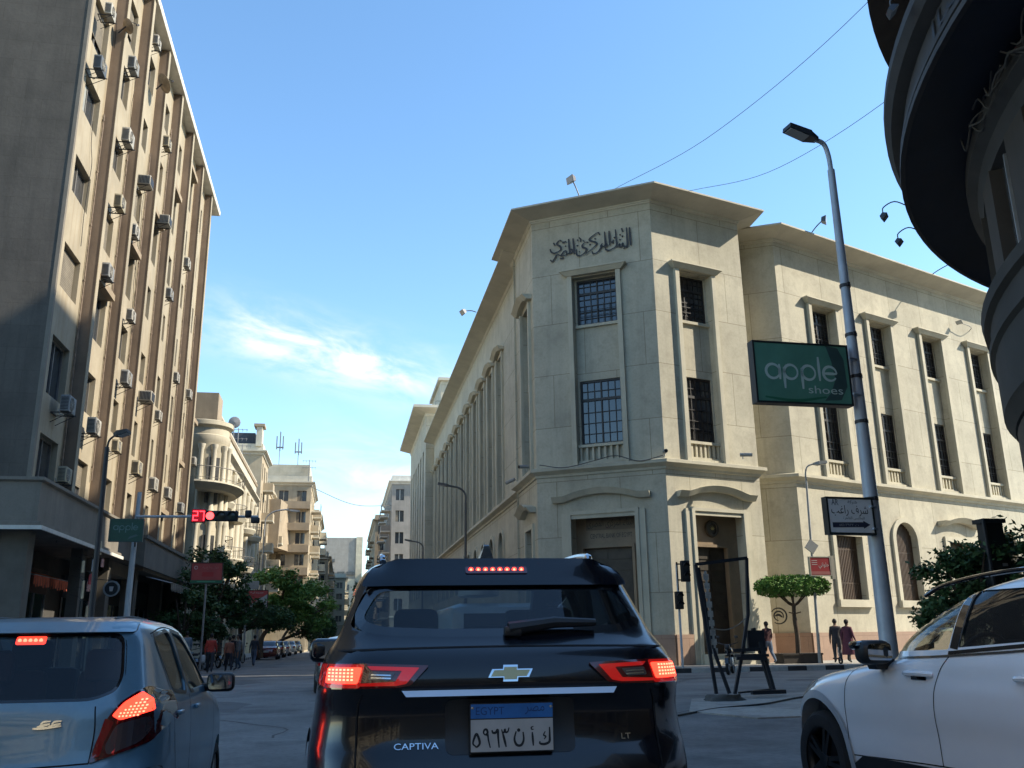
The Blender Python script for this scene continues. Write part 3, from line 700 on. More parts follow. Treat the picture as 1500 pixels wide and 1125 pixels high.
def build_block():
    root = thing('apartment_block', 'tall ochre apartment block with brown vertical fins and many air conditioners', 'building', (-9.73, 30.1, 0))
    P = lambda mb, n, m, par=root, sm=None: mb.build(n, m, par, sm)
    edges = [30.1] + FIN_Y + [59.4]
    F = Frame((XR, 30.1), (XR, 59.3))                              # outward = +X
    T = lambda y: y - 30.1
    w = MB(); holes = []; wins = []
    for b in range(8):
        y0, y1 = edges[b] + (.45 if b else 0.35), edges[b + 1] - .42
        for k in range(7):
            zt = 7.9 + 3.33 * k
            h = (1.55, 2.0, 1.6, 1.4)[(b * 3 + k) % 4]
            a, c = (y0 + .25, y1 - .15) if b == 0 else (y0 + .1 + .3 * ((b + k) % 3), y1 - .15 - .25 * ((b * 2 + k) % 2))
            holes.append((T(a), T(c), zt - h, zt, .28)); wins.append((b, k, a, c, zt - h, zt))
    w.wall(F, 0, 29.2, 6.25, ROOF - .35, holes, PLAST)
    P(w, 'wall', PLAST)
    for (b, k, a, c, z0, z1) in wins:
        f = MB(); t0, t1 = T(a), T(c); st = (b * 7 + k * 5) % 6
        f.fbox(F, t0, t1, z1 - .06, z1, -.27, -.20); f.fbox(F, t0, t1, z0, z0 + .07, -.27, -.12); f.fbox(F, t0, t0 + .06, z0 + .07, z1 - .06, -.27, -.2); f.fbox(F, t1 - .06, t1, z0 + .07, z1 - .06, -.27, -.2)
        tm = lerp(t0, t1, .5); f.fbox(F, tm - .04, tm + .04, z0 + .07, z1 - .06, -.27, -.2)
        wo = P(f, 'window', mat('grey_wood_frame', (0.16, 0.15, 0.135), .8, var=.2))
        p = MB(); p.quad(F.P(t0, z0, -.25), F.P(t1, z0, -.25), F.P(t1, z1, -.25), F.P(t0, z1, -.25)); P(p, 'pane', PANE if st % 3 else PANEB, wo)
        if st in (1, 4):
            s = MB(); zz = lerp(z0, z1, .35 if st == 1 else .0); s.fbox(F, t0 + .06, t1 - .06, zz, z1 - .06, -.19, -.17); P(s, 'shutter', SHUT, wo)
        elif st == 2:
            s = MB(); s.fbox(F, t0 + .07, tm - .05, z0 + .08, z1 - .1, -.235, -.225); P(s, 'curtain', CURT, wo)
        if st == 5 and b:
            s = MB(); s.fbox(F, t0 - .1, t1 + .1, z1 + .02, z1 + .28, -.02, .28); P(s, 'shutter_box', mat('shutter_box', (0.30, 0.23, 0.15), .8, var=.2))
    for i, y in enumerate(FIN_Y):
        m = MB(); m.box(XR - .3, XO, y, y + .30, 6.25 if i else 5.0, ROOF - .40, FINM)
        m.box(XO, XO + .02, y - .02, y + .32, 6.25, ROOF - .40, PLAST); P(m, 'fin', FINM)
    e = MB(); e.box(XR - .02, XR + .10, 29.98, 30.14, 6.3, ROOF - .4); P(e, 'corner_strip', BAND)
    gw = MB(); FG = Frame((-30, 30.0), (XR, 30.0)); gw.quad(FG.P(0, 4.9), FG.P(FG.len, 4.9), FG.P(FG.len, ROOF - .35), FG.P(0, ROOF - .35)); P(gw, 'gable_wall', GABLE)
    rf = MB(); rf.box(-30, XO + .12, 29.8, 59.3, ROOF - .35, ROOF - .1, WHITE); rf.box(XO - .05, XO + .13, 29.7, 59.4, ROOF - .24, ROOF - .02, WHITE); P(rf, 'roof', WHITE)
    bk = MB(); bk.quad((XR - .05, 59.25, 0), (-30, 59.25, 0), (-30, 59.25, ROOF - .3), (XR - .05, 59.25, ROOF - .3)); P(bk, 'gable_wall', GABLE)
    dr = random.Random(4)
    for i, y in enumerate(FIN_Y):
        m = MB(); z0, z1 = dr.uniform(6.3, 9), dr.uniform(20, 29); yy = y - .12
        m.tube([(XR + .06, yy, z0), (XR + .06, yy, z1)], .035, 6); 
        for z in np.arange(z0 + .5, z1, 2.2): m.cyl((XR + .06, yy, z), (XR + .06, yy, z + .06), .05, n=6)
        P(m, 'drain_pipe', mat('rusty_pipe', (.19, .14, .10), .8, var=.4, scale=6))
    for k in range(16):
        y = dr.uniform(30.6, 58); z = dr.uniform(8, 27); m = MB(); q = [(XR + .05, y, z)]
        for j in range(5): q.append((XR + .05 + dr.uniform(0, .05), q[-1][1] + dr.uniform(-.25, .35), q[-1][2] - dr.uniform(.5, 1.3)))
        m.tube(catmull(q, 4), .012, 4); P(m, 'loose_wire', mat('black_wire', (.02, .02, .02), .8, var=0))
    # first-floor band wrapping the corner
    bd = MB()
    bd.sweep([(-30, 30.0 - .15), (XO + .05, 30.0 - .15), (XO + .05, 40.4)], [(.0, 4.75), (.16, 4.75), (.16, 4.92), (.0, 4.95), (.0, 6.15), (.1, 6.2), (.1, 6.3), (-.6, 6.32)], BAND)
    bd.box(-9.9, XO + .08, 45.5, 59.3, 4.6, 6.1, BAND); bd.box(-9.9, XO + .16, 45.45, 59.35, 6.1, 6.25, BAND)
    bd.box(-10.4, -9.75, 40.4, 45.5, 4.2, 6.25, BAND)
    P(bd, 'first_floor_band', BAND)
    ed = MB(); ed.sweep([(-30, 29.7), (XO + .22, 29.7), (XO + .22, 40.5)], [(0, 4.68), (.06, 4.68), (.06, 4.80), (0, 4.80)], WHITE); P(ed, 'white_edge', WHITE)
    so_ = MB(); so_.quad((-30, 29.75, 4.74), (XO + .2, 29.75, 4.74), (XO + .2, 59.3, 4.74), (-30, 59.3, 4.74)); P(so_, 'ceiling_of_arcade', mat('dark_plaster', (0.10, 0.09, 0.08), .9, var=.3))  # ceiling plaster in a darker tone than the walls above
    # ground floor: columns and shop fronts set back
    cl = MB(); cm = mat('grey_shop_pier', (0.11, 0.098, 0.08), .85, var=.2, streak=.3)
    for y, dx in ((30.3, .8), (36.4, .4), (40.4, .5), (45.6, .6), (52.0, .6), (58.4, .8)):
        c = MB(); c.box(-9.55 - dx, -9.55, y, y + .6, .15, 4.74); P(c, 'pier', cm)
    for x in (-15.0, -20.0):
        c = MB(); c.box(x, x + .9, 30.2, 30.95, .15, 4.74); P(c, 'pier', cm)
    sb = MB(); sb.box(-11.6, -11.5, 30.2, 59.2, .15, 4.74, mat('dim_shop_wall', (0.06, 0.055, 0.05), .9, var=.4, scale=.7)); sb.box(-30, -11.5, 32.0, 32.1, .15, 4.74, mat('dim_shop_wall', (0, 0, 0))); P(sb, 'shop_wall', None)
    for i, (y0, y1) in enumerate(((30.6, 34.4), (34.9, 38.9), (41.2, 45.3), (46.6, 51.8), (53.0, 57.8))):
        q = MB(); gl = mat('shop_window_glass', (0.02, 0.03, 0.035), .08, var=.3, spec=.8)
        q.box(-11.5, -11.44, y0, y1, .3, 3.2, gl); q.box(-11.5, -11.38, y0 - .1, y1 + .1, 3.2, 4.1, mat('shop_fascia_%d' % (i % 4), ((0.05, 0.06, 0.05), (0.07, 0.05, 0.045), (0.035, 0.04, 0.05), (0.1, 0.09, 0.075))[i % 4], .6, var=.3, scale=2))
        for k in range(4):
            y = lerp(y0, y1, k / 3); q.box(-11.44, -11.40, y - .03, y + .03, .3, 3.2, METAL)
        P(q, 'shop_front', gl)
    # clutter inside each recess: boards, boxes, posters
    return root
build_block()

# awnings on the block
def awning(y0, y1, x0, x1, zt, drop, m, label, cat='awning', scallop=True):
    mb = MB(); n = max(8, int((y1 - y0) / .14))
    for i in range(n):
        a, c = lerp(y0, y1, i / n), lerp(y0, y1, (i + 1) / n)
        mb.quad((x0, a, zt), (x0, c, zt), (x1, c, zt - drop), (x1, a, zt - drop))
        b = .34 + (.05 if i % 2 else 0) + .03 * math.sin(i * 2.1)
        mb.quad((x1, a, zt - drop), (x1, c, zt - drop), (x1 + .02 * (i % 2), c, zt - drop - b), (x1 + .02 * (i % 2), a, zt - drop - b))
    for y in (y0, y1): mb.tube([(x0, y, zt - .02), (x1, y, zt - drop - .02)], .025, 6, METAL)
    mb.tube([(x1, y0, zt - drop), (x1, y1, zt - drop)], .02, 6, METAL)
    o = mb.build('awning', m, M=Matrix.Translation((-x0, -y0, -zt + 1))); o.location = (x0, y0, zt - 1)
    return tag(o, label, cat)
REDAW = mat('faded_orange_canvas', (0.62, 0.15, 0.085), .9, var=.3, scale=4, streak=.3)
awning(34.7, 39.0, -11.4, -10.6, 3.95, .25, REDAW, 'faded orange canvas awning over a shop front under the grey corner band')
STRIPE = mat('grey_striped_canvas', (0.33, 0.30, 0.25), .9, var=.15, scale=3, brick=(.55, 6, .1, (.45, .42, .40)))
awning(47.2, 59.5, -9.4, -8.2, 4.45, .3, STRIPE, 'long pale striped awning further along the ochre block')

# ---- air conditioners
ACW = mat('ac_casing', (0.40, 0.375, 0.32), .7, var=.2, scale=3, streak=.6, streak_col=(.24, .2, .15))
ACD = mat('ac_grille_dark', (0.02, 0.02, 0.022), .6, var=0)
def make_ac(box_unit=False):
    t = thing('air_conditioner', 'x', 'air conditioner')
    b = MB()
    if box_unit:
        b.rbox((.32, 0, .28), (.66, .80, .52), .02, ACW); b.build('casing', ACW, t, 40)
        g_ = MB()
        for i in range(8):
            x = .08 + .07 * i; g_.box(x, x + .035, -.425, -.402, .06, .50)
        g_.box(.655, .668, -.34, .34, .08, .48); g_.build('grille', ACD, t)
    else:
        b.rbox((.30, 0, .34), (.34, .88, .64), .03, ACW); b.build('casing', ACW, t, 40)
        f = MB(); f.lathe([(0, .478), (.26, .478), (.27, .474)], (0, -.1, .34), 'x', 20, ACD)
        for r_ in (.07, .13, .19, .25):
            f.lathe([(r_ - .006, .482), (r_, .49), (r_ + .006, .482)], (0, -.1, .34), 'x', 20, ACW)
        for k in range(6):
            a = k * PI / 6; f.box(.482, .492, -.27, .27, -.006, .006, ACW, Matrix.Translation((0, -.1, .34)) @ Matrix.Rotation(a, 4, 'X'))
        f.build('fan_grille', ACD, t)
        v = MB()
        for i in range(9): v.box(.17, .43, -.447, -.438, .10 + .055 * i, .125 + .055 * i)
        v.build('side_vent', ACD, t)
    br = MB()
    for y in (-.32, .32): br.box(-.2, .55, y - .02, y + .02, -.03, .005); br.tube([(.48, y, -.02), (-.18, y, -.40)], .015, 5)
    br.box(-.2, -.16, -.34, .34, -.035, .0); br.build('bracket', DMETAL, t)
    pp = MB(); pp.tube(catmull([(.2, .45, .2), (.1, .55, .25), (-.1, .58, .1), (-.22, .5, .35)]), .02, 5); pp.build('hose', CURT, t)
    return t
ac1 = make_ac(); ac2 = make_ac(True); used = {1: 0, 2: 0}
AC = [(30.7, 21.4, 1), (34.9, 24.3, 1), (35.2, 21.1, 1), (38.8, 21.1, 2), (35.2, 18.2, 1), (43.2, 21.3, 2), (38.0, 18.3, 1), (34.6, 15.0, 1), (31.7, 9.0, 1), (35.0, 9.0, 1), (38.8, 9.1, 1),
      (32.3, 6.75, 1), (38.9, 14.8, 1), (39.0, 12.0, 1), (43.0, 12.3, 2), (46.3, 12.2, 1), (42.5, 8.8, 1), (46.3, 8.7, 1), (50.2, 8.9, 1), (54.4, 8.7, 1), (49.9, 15.2, 1), (31.2, 24.1, 1),
      (42.3, 25.0, 1), (38.4, 28.0, 1), (54.2, 15.4, 1), (46.2, 18.6, 1), (57.8, 12.1, 1), (50.0, 21.9, 1)]
FLO = ['second', 'third', 'fourth', 'fifth', 'sixth', 'seventh', 'eighth']
ORD = ['corner', 'first', 'second', 'third', 'fourth', 'fifth', 'sixth', 'seventh', 'last']
acs = []
for (y, z, k) in AC:
    src = ac1 if k == 1 else ac2
    o = src if used[k] == 0 else copy_tree(src); used[k] += 1
    o.location = (-9.56, y, z - .25); kk = brr.uniform(.74, .96); o.scale = (kk, kk, kk); acs.append(o)
    bay = 0 if y < 33.2 else min(8, int((y - 33.2) / 3.83) + 1); fl = max(0, min(6, int(round((z - 7.0) / 3.33))))
    where = 'beside the corner of the ochre block' if bay == 0 else 'beyond the %s brown fin' % ORD[bay]
    tag(o, ('pale split air conditioner ' if k == 1 else 'slatted box air conditioner ') + where + ', %s window row up' % ['lowest', 'second', 'third', 'fourth', 'fifth', 'sixth', 'top'][fl], 'air conditioner', 'air conditioners on the ochre block')

ac_paints = [mat('ac_grey_casing', (.26, .26, .25), .7, var=.25, scale=3, streak=.6), mat('ac_yellowed_casing', (.36, .31, .21), .7, var=.25, scale=3, streak=.6), mat('ac_dark_casing', (.10, .11, .12), .6, var=.25, scale=3, streak=.4)]
for i, o in enumerate(acs):
    if i % 3 == 1 or i in (0, 8, 11):
        mm = ac_paints[2 if i in (0,) else (i // 3) % 2]
        for c in COL.objects:
            if c.parent is o and c.name.startswith('casing'): c.material_slots[0].link = 'OBJECT'; c.material_slots[0].material = mm
# ---- satellite dishes
def dish(loc, label, r_=.55, az=200):
    t = thing('satellite_dish', label, 'satellite dish', loc, group='satellite dishes on the ochre block')
    M = Matrix.Translation(loc) @ Matrix.Rotation(R(az), 4, 'Z') @ Matrix.Rotation(R(55), 4, 'X')
    d = MB(); d.lathe([(0, -.12), (r_ * .4, -.10), (r_ * .75, -.05), (r_, 0.0), (r_ * 1.01, -.01), (r_ * .75, -.065), (r_ * .4, -.115), (0, -.135)], n=24); d.v = [tuple(M @ Vector(v)) for v in d.v]; d.build('reflector', mat('dusty_dish', (0.24, 0.185, 0.13), .8, var=.4, scale=5, streak=.5), t, 60)
    a = MB(); tip = M @ Vector((0, 0, .5)); a.tube([M @ Vector((0, r_ * .9, -.02)), tip], .015, 5); a.cyl(tip, M @ Vector((0, 0, .38)), .04, n=8); a.tube([M @ Vector((0, 0, -.13)), (loc[0] - .35, loc[1], loc[2] - .35)], .03, 6); a.build('feed_arm', DMETAL, t)
dish((-9.15, 33.0, 24.9), 'brown satellite dish high on the ochre block near the first fin', .30, 130)
dish((-9.1, 39.6, 26.7), 'largest brown satellite dish near the roof of the ochre block', .46, 120)

# ------------------------------------------------------------------ street fronts further along the left side
def block(name, label, x, y0, y1, h, wm, floors, bays, base=4.5, deep=16, side=1, trim=WHITE, win=PANEB, balc=0.0, front=True, seed=1, roofm=None, parapet=.8, fbays=3, z0w=None, group=None):
    """street building: facade on plane x facing side, plus the end wall that faces down the street"""
    rr = random.Random(seed)
    root = thing(name, label, 'building', (x, y0, 0), group=group)
    F = Frame((x, y0), (x, y1)) if side > 0 else Frame((x, y1), (x, y0))
    w = MB(); holes = []; fh = (h - base - .6) / floors; Ln = y1 - y0; bw = Ln / bays
    for i in range(bays):
        for k in range(floors):
            t = bw * (i + .5); z = base + fh * k; ww = bw * (.26 if (i + seed) % 2 else .20)
            holes.append((t - ww, t + ww, z + fh * (.06 if balc and i % 2 else .25), z + fh * .82, .35))
        holes.append((bw * i + .25, bw * (i + 1) - .25, .2, base * .78, .6))
    w.wall(F, 0, Ln, .0, h, holes, wm)
    xe = x - side * deep; Fe = Frame((xe, y0), (x, y0)) if side > 0 else Frame((x, y0), (xe, y0))
    eh = []
    if front:
        for i in range(fbays):
            for k in range(floors):
                s = deep if deep < 8 else 7.0; t = (deep - s if side > 0 else 0) + s * (i + .5) / fbays; z = base + fh * k; eh.append((t - .6, t + .6, z + fh * .28, z + fh * .8, .3))
    w.wall(Fe, 0, deep, 0, h, eh, wm)
    w.quad((x, y0, h - .3), (xe, y0, h - .3), (xe, y1, h - .3), (x, y1, h - .3), trim); w.quad((x, y1, 0), (xe, y1, 0), (xe, y1, h), (x, y1, h), wm)
    w.build('wall', wm, root)
    for hh, FF in [(q, F) for q in holes] + [(q, Fe) for q in eh]:
        f = MB(); f.fbox(FF, hh[0], hh[1], hh[2], hh[3], -hh[4] - .02, -hh[4] + .03, win if rr.random() > .3 else PANE)
        if hh[3] - hh[2] < fh:
            tm = (hh[0] + hh[1]) / 2; f.fbox(FF, tm - .04, tm + .04, hh[2], hh[3], -hh[4] + .03, -hh[4] + .08, trim)
            if rr.random() > .45: f.fbox(FF, hh[0], lerp(hh[0], hh[1], rr.choice((.3, .5))), hh[2], hh[3], -hh[4] + .1, -hh[4] + .14, SHUT)
        f.build('window', win, root)
    c = MB(); pth = [(xe, y0), (x, y0), (x, y1)] if side > 0 else [(x, y1), (x, y0), (xe, y0)]
    c.sweep(pth, [(.002, h - .5), (.12, h - .48), (.2, h - .3), (.5, h - .12), (.5, h + .02), (.02, h + .04), (.02, h + parapet), (-.25, h + parapet), (-.25, h - .3)], trim); c.build('cornice', trim, root)
    for k in range(1, floors + 1) if not balc else (1,):
        z = base + fh * (k - 1); b = MB(); b.sweep(pth, [(.002, z - .12), (.1, z - .08), (.1, z + .06), (.002, z + .08)], trim); b.build('string_course', trim, root)
    if balc:
        for i in range(bays):
            if i % 2 == 0: continue
            for k in range(floors):
                z = base + fh * k; t = bw * (i + .5); hw = bw * .42; b = MB(); dpt = balc * rr.uniform(.85, 1.1)
                b.fbox(F, t - hw, t + hw, z - .16, z + .02, .004, dpt, trim)
                if rr.random() > .35: b.fbox(F, t - hw, t + hw, z + .02, z + .85, dpt - .08, dpt - .02, wm); b.fbox(F, t - hw, t - hw + .07, z + .02, z + .85, .004, dpt - .08, wm); b.fbox(F, t + hw - .07, t + hw, z + .02, z + .85, .004, dpt - .08, wm)
                else:
                    for q in range(10): tt = lerp(t - hw + .03, t + hw - .03, q / 9); b.fbox(F, tt - .012, tt + .012, z + .02, z + .9, dpt - .06, dpt - .03, DMETAL)
                    b.fbox(F, t - hw, t + hw, z + .9, z + .95, dpt - .07, dpt - .02, DMETAL)
                b.build('balcony', trim, root)
    return root
CREAM = mat('cream_render', (0.52, 0.46, 0.34), .85, var=.14, scale=.7, streak=.3, fine=.06, brick=(1.4, .62, .01, (.75, .74, .7)), streak_col=(.28, .23, .16))
CREAMT = mat('cream_moulding', (0.54, 0.49, 0.38), .85, var=.12, scale=1, streak=.25)
TAN = mat('tan_render', (0.42, 0.345, 0.235), .9, var=.16, scale=.8, streak=.4, fine=.08, streak_col=(.2, .15, .1))
TANB = mat('brown_tan_render', (0.34, 0.27, 0.185), .9, var=.16, scale=.8, streak=.4, fine=.08, streak_col=(.17, .13, .09))
GREYC = mat('grey_concrete_render', (0.30, 0.275, 0.24), .9, var=.14, scale=.8, streak=.35, fine=.08)

def build_ornate():
    root = thing('ornate_corner_building', 'cream ornate building with round corner bay and curved balconies beside the ochre block', 'building', (-10, 65.5, 0))
    P = lambda mb, n, m=CREAM, par=root, sm=None: mb.build(n, m, par, sm)
    x, y0, y1, h = -10.0, 67.0, 104.0, 18.4
    F = Frame((x, y0), (x, y1)); Ln = F.len; w = MB(); holes = []; nb = 9; bw = Ln / nb
    for i in range(nb):
        for (a, b) in ((.4, 3.6), (5.0, 8.0), (8.9, 11.6), (12.6, 15.4)):
            t = bw * (i + .5); holes.append((t - .75, t + .75, a, b, .4))
    w.wall(F, 0, Ln, .0, h, holes); w.quad((x, y0, 0), (-26, y0, 0), (-26, y0, h), (x, y0, h)); w.quad((x, y0, h), (-26, y0, h), (-26, y1, h), (x, y1, h)); P(w, 'wall')
    for hh in holes:
        f = MB(); f.fbox(F, hh[0], hh[1], hh[2], hh[3], -.42, -.38, PANEB); tm = (hh[0] + hh[1]) / 2; f.fbox(F, tm - .05, tm + .05, hh[2], hh[3], -.38, -.32, SHUT); f.fbox(F, hh[0], lerp(hh[0], hh[1], .42), hh[2], hh[3], -.32, -.29, SHUT)
        P(f, 'window', PANEB)
    for i in range(nb + 1):                                         # giant half columns
        t = min(Ln - .1, max(.1, bw * i)); m = MB(); c0 = F.P(t, 0, .05)
        m.lathe([(.36, 4.6), (.36, 4.9), (.30, 5.0), (.27, 14.9), (.34, 15.1), (.40, 15.5), (.40, 15.7), (.0, 15.7)], (c0[0], c0[1], 0), 'z', 14); P(m, 'half_column', CREAMT, sm=40)
    m = MB(); m.sweep([(x, y0), (x, y1)], [(.002, 4.3), (.15, 4.35), (.3, 4.5), (.3, 4.62), (.002, 4.66)]); m.sweep([(x, y0), (x, y1)], [(.002, 15.8), (.2, 15.85), (.25, 16.1), (.6, 16.35), (.6, 16.5), (.1, 16.6), (.1, 18.6), (-.2, 18.6)], CREAMT)
    m.sweep([(x, y0), (x, y1)], [(.002, 17.9), (.2, 17.95), (.25, 18.2), (.002, 18.25)], TANB); P(m, 'cornice', CREAMT)
    # round corner bay
    c = (-10.1, 66.6); rt = MB(); rt.lathe([(1.75, 0), (1.75, 4.5), (1.85, 4.55), (1.85, 4.75), (1.62, 4.8), (1.62, 9.6), (1.72, 9.7), (1.62, 9.8), (1.62, 14.8), (1.75, 15.0), (1.75, 15.4), (1.66, 15.45), (1.66, 15.9), (1.9, 16.1), (1.9, 16.4), (1.6, 16.5)], (c[0], c[1], 0), 'z', 36, CREAM); P(rt, 'corner_bay', CREAM, sm=35)
    for k in range(6):
        a = R(-118 + 30 * k); m = MB(); xx, yy = c[0] + 1.68 * math.cos(a), c[1] + 1.68 * math.sin(a)
        for z0, z1 in ((5.0, 9.4), (9.9, 14.7)): m.lathe([(.26, z0), (.26, z0 + .2), (.19, z0 + .3), (.17, z1 - .4), (.24, z1 - .25), (.27, z1)], (xx, yy, 0), 'z', 12)
        P(m, 'half_column', CREAMT, sm=40)
    tp = MB(); tp.box(-13, -9.2, 65.3, 67.6, 16.5, 18.5, TANB); P(tp, 'corner_parapet', TANB)
    for k in range(5):
        a = R(-95 + 38 * k); q = MB()
        for z0 in (5.2, 10.6): q.box(-.45, .45, -.03, .02, z0, z0 + 3.2, PANEB, Matrix.Translation((c[0] + 1.61 * math.cos(a), c[1] + 1.61 * math.sin(a), 0)) @ Matrix.Rotation(a + PI / 2, 4, 'Z'))
        if k in (1, 3): P(q, 'window', PANEB)
    def balcony(cy, z, r_, sy=1.0, cx=x, par=root):
        s = MB(); n = 20; pts = [(cx + r_ * math.sin(PI * i / n) * .95, cy - r_ * sy * math.cos(PI * i / n)) for i in range(n + 1)]
        k = len(pts)
        s.add([(p[0], p[1], z) for p in pts] + [(lerp(cx, p[0], .82), lerp(cy, p[1], .86), z - .38) for p in pts] , [tuple(range(k)), tuple(range(2 * k - 1, k - 1, -1))] + [(i, k + i, k + i + 1, i + 1) for i in range(k - 1)], CREAMT)
        s.add([(p[0], p[1], z + .0) for p in pts] + [(p[0] * 1.0, p[1], z + .12) for p in pts], [(i, i + 1, k + i + 1, k + i) for i in range(k - 1)] + [tuple(range(2 * k - 1, k - 1, -1))], CREAMT)
        b = P(s, 'balcony', CREAMT)
        rl = MB(); rl.tube([(p[0], p[1], z + 1.05) for p in pts], .03, 5); rl.tube([(p[0], p[1], z + .3) for p in pts], .02, 4)
        for p in pts: rl.tube([(p[0], p[1], z + .1), (p[0], p[1], z + 1.05)], .016, 4)
        P(rl, 'balcony_railing', mat('grey_railing', (0.16, 0.145, 0.12), .6, var=.2), b)
    balcony(66.9, 11.7, 2.9, 1.5); balcony(66.9, 6.2, 2.2, 1.2, -10.0)
    for i, (cy, z) in enumerate(((75.0, 11.9), (84.0, 11.9), (93.5, 11.9), (75.0, 8.2), (84, 8.2), (93.5, 8.2), (79.5, 4.7), (100.0, 8.2), (100.5, 11.9))): balcony(cy, z, 1.35, 1.5)
    return root
build_ornate()
def build_dark_top():
    r_ = block('gable_building', 'narrow building with dark roof hut and pale blind end wall', -9.6, 105.5, 114.0, 22.4, TAN, 5, 3, balc=1.3, front=False, seed=4, trim=CREAMT)
    m = MB(); m.box(-16.2, -10.6, 106.2, 112, 22.3, 24.6, mat('dark_blue_sheet', (0.045, 0.05, 0.062), .7, var=.2)); m.build('roof_hut', DMETAL, r_)
    m = MB(); m.box(-10.4, -9.75, 105.3, 107.0, 22.9, 25.2, CREAMT); m.box(-10.7, -9.5, 105.1, 107.2, 25.2, 25.5, TANB); m.build('chimney_block', CREAMT, r_)
build_dark_top()
def build_far_left():
    r_ = block('projecting_apartments', 'tan apartment building jutting into the street, with rooftop antennas', -4.6, 122, 138, 21.6, TAN, 6, 5, balc=1.2, seed=5, trim=CREAMT, deep=9, fbays=3)
    m = MB(); m.box(-12.5, -4.9, 122.5, 136, 21.6, 24.0, CREAM); m.build('roof_storey', CREAM, r_)
    for i, z in enumerate((6.6, 9.5, 12.4, 15.2, 18.0)): m = MB(); m.box(-8.4, -4.6, 121.2, 121.98, z, z + .95, TANB); m.build('balcony', TANB, r_)
    k = MB(); k.hexa([(-10.4, 117, 12.5), (-8.2, 117, 12.5), (-7.0, 121.9, 12.5), (-10.4, 121.9, 12.5), (-9.9, 116.6, 18.5), (-8.0, 116.6, 18.5), (-7.4, 121.9, 18.5), (-10.4, 121.9, 18.5)], TANB); k.build('angled_bay', TANB, r_)
build_far_left()
block('mid_left_apartments', 'tan building with stacked deep balconies between the blind gable and the projecting block', -9.4, 114.6, 121.8, 19.5, TAN, 5, 3, balc=1.6, front=False, seed=8, trim=CREAMT)
block('far_left_apartments', 'hazy tan building low at the far end of the street, left side', -2.6, 157, 192, 15, TAN, 5, 9, balc=1.0, seed=9, trim=CREAMT, deep=14)
block('farther_left_apartments', 'small pale building under the grey tower at the street end', .4, 195, 245, 14, CREAM, 4, 8, balc=.9, seed=10, trim=CREAMT, deep=16)
block('stepped_left_apartments', 'cream apartment house with stacked balconies low behind the bright tree', -3.9, 139, 156, 19.5, CREAM, 6, 5, balc=1.2, seed=31, trim=CREAMT, deep=12)
def build_tower():
    r_ = thing('grey_office_tower', 'plain grey box tower closing the end of the street', 'building', (-1, 262, 0))
    w = MB(); w.box(-5.6, 3.2, 262, 280, 0, 29.3, GREYC); w.box(3.2, 5.0, 261.6, 281, 0, 29.5, CREAM); w.build('wall', GREYC, r_)
    for z in (8.5, 12, 15.5, 19, 22.5):
        for (a, c) in ((-5.2, -2.6), (-1.8, .2), (.8, 2.8)):
            if z > 20 and a < -2 or z < 20: b = MB(); b.box(a, c, 261.6, 262.0 - .01, z, z + .9, PANEB); b.build('window', PANEB, r_)
    b = MB(); b.box(-9, 3.0, 255, 261, 0, 17.5, CREAM); b.build('lower_wing', CREAM, r_)
    for z in (4, 7.5, 11, 14.5):
        b = MB()
        for x in np.arange(-8.4, 2.4, 2.2): b.box(x, x + 1.2, 254.9, 254.99, z, z + 1.5)
        b.build('window_row', PANEB, r_)
build_tower()
block('pale_block_right_of_tower', 'pale yellow block to the right of the grey tower', 7.6, 250, 270, 21.0, CREAM, 5, 4, side=-1, seed=14, trim=CREAMT, deep=14)
block('right_apartments', 'grey apartment house with white balconies past the bank annex', 6.6, 134, 160, 24.0, GREYC, 6, 7, side=-1, balc=1.3, seed=12, trim=WHITE, deep=14)
block('far_right_apartments', 'dull brown apartment house beyond the white balconies', 5.2, 163, 200, 22.0, TANB, 6, 9, side=-1, balc=.9, seed=13, trim=TANB, deep=14)

# ---- roof antennas and masts
def antenna(x, y, z, h, kind, label):
    m = MB(); m.cyl((x, y, z), (x, y, z + h), .05, n=6)
    if kind == 'yagi':
        for k in range(2):
            zz = z + h * (.95 - .3 * k); m.tube([(x - .9, y, zz), (x + .9, y, zz)], .03, 4)
            for q in range(5): xx = x - .8 + .4 * q; m.tube([(xx, y - .4, zz), (xx, y + .4, zz)], .02, 4); m.tube([(xx, y, zz - .25), (xx, y, zz + .05)], .02, 4)
    elif kind == 'cell':
        for dx in (-.42, 0.02, .40): m.box(x + dx - .07, x + dx + .07, y - .1, y + .05, z + h * (.42 + .1 * abs(dx)), z + h * (.98 - .3 * abs(dx)))
        m.box(x - .5, x + .5, y - .05, y + .05, z + h * .5, z + h * .54)
    else:
        m.lathe([(0, 0), (.5, .12), (.55, .2)], (x, y - .1, z + h), 'y', 14)
    return one(m, 'roof_antenna', mat('antenna_grey', (0.2, 0.2, 0.2), .6), label, 'antenna', 'antennas on the left roofs', at=(x, y, z))
antenna(-10.6, 90, 18.5, 3.0, 'yagi', 'comb shaped antenna on the cream ornate roof, taller')
antenna(-10.8, 96, 18.5, 2.6, 'yagi', 'comb shaped antenna on the cream ornate roof, nearer the dark hut')
antenna(-10.3, 84, 18.5, 2.2, 'dish', 'round dish on a mast above the cream ornate roof')
antenna(-9.0, 123, 24.0, 4.6, 'cell', 'left cluster of phone mast panels on the projecting apartments')
antenna(-6.6, 124, 24.0, 3.9, 'cell', 'slimmer phone mast on the projecting apartments')
antenna(-5.0, 122, 21.6, 3.0, 'yagi', 'small antenna at the corner of the projecting apartments')

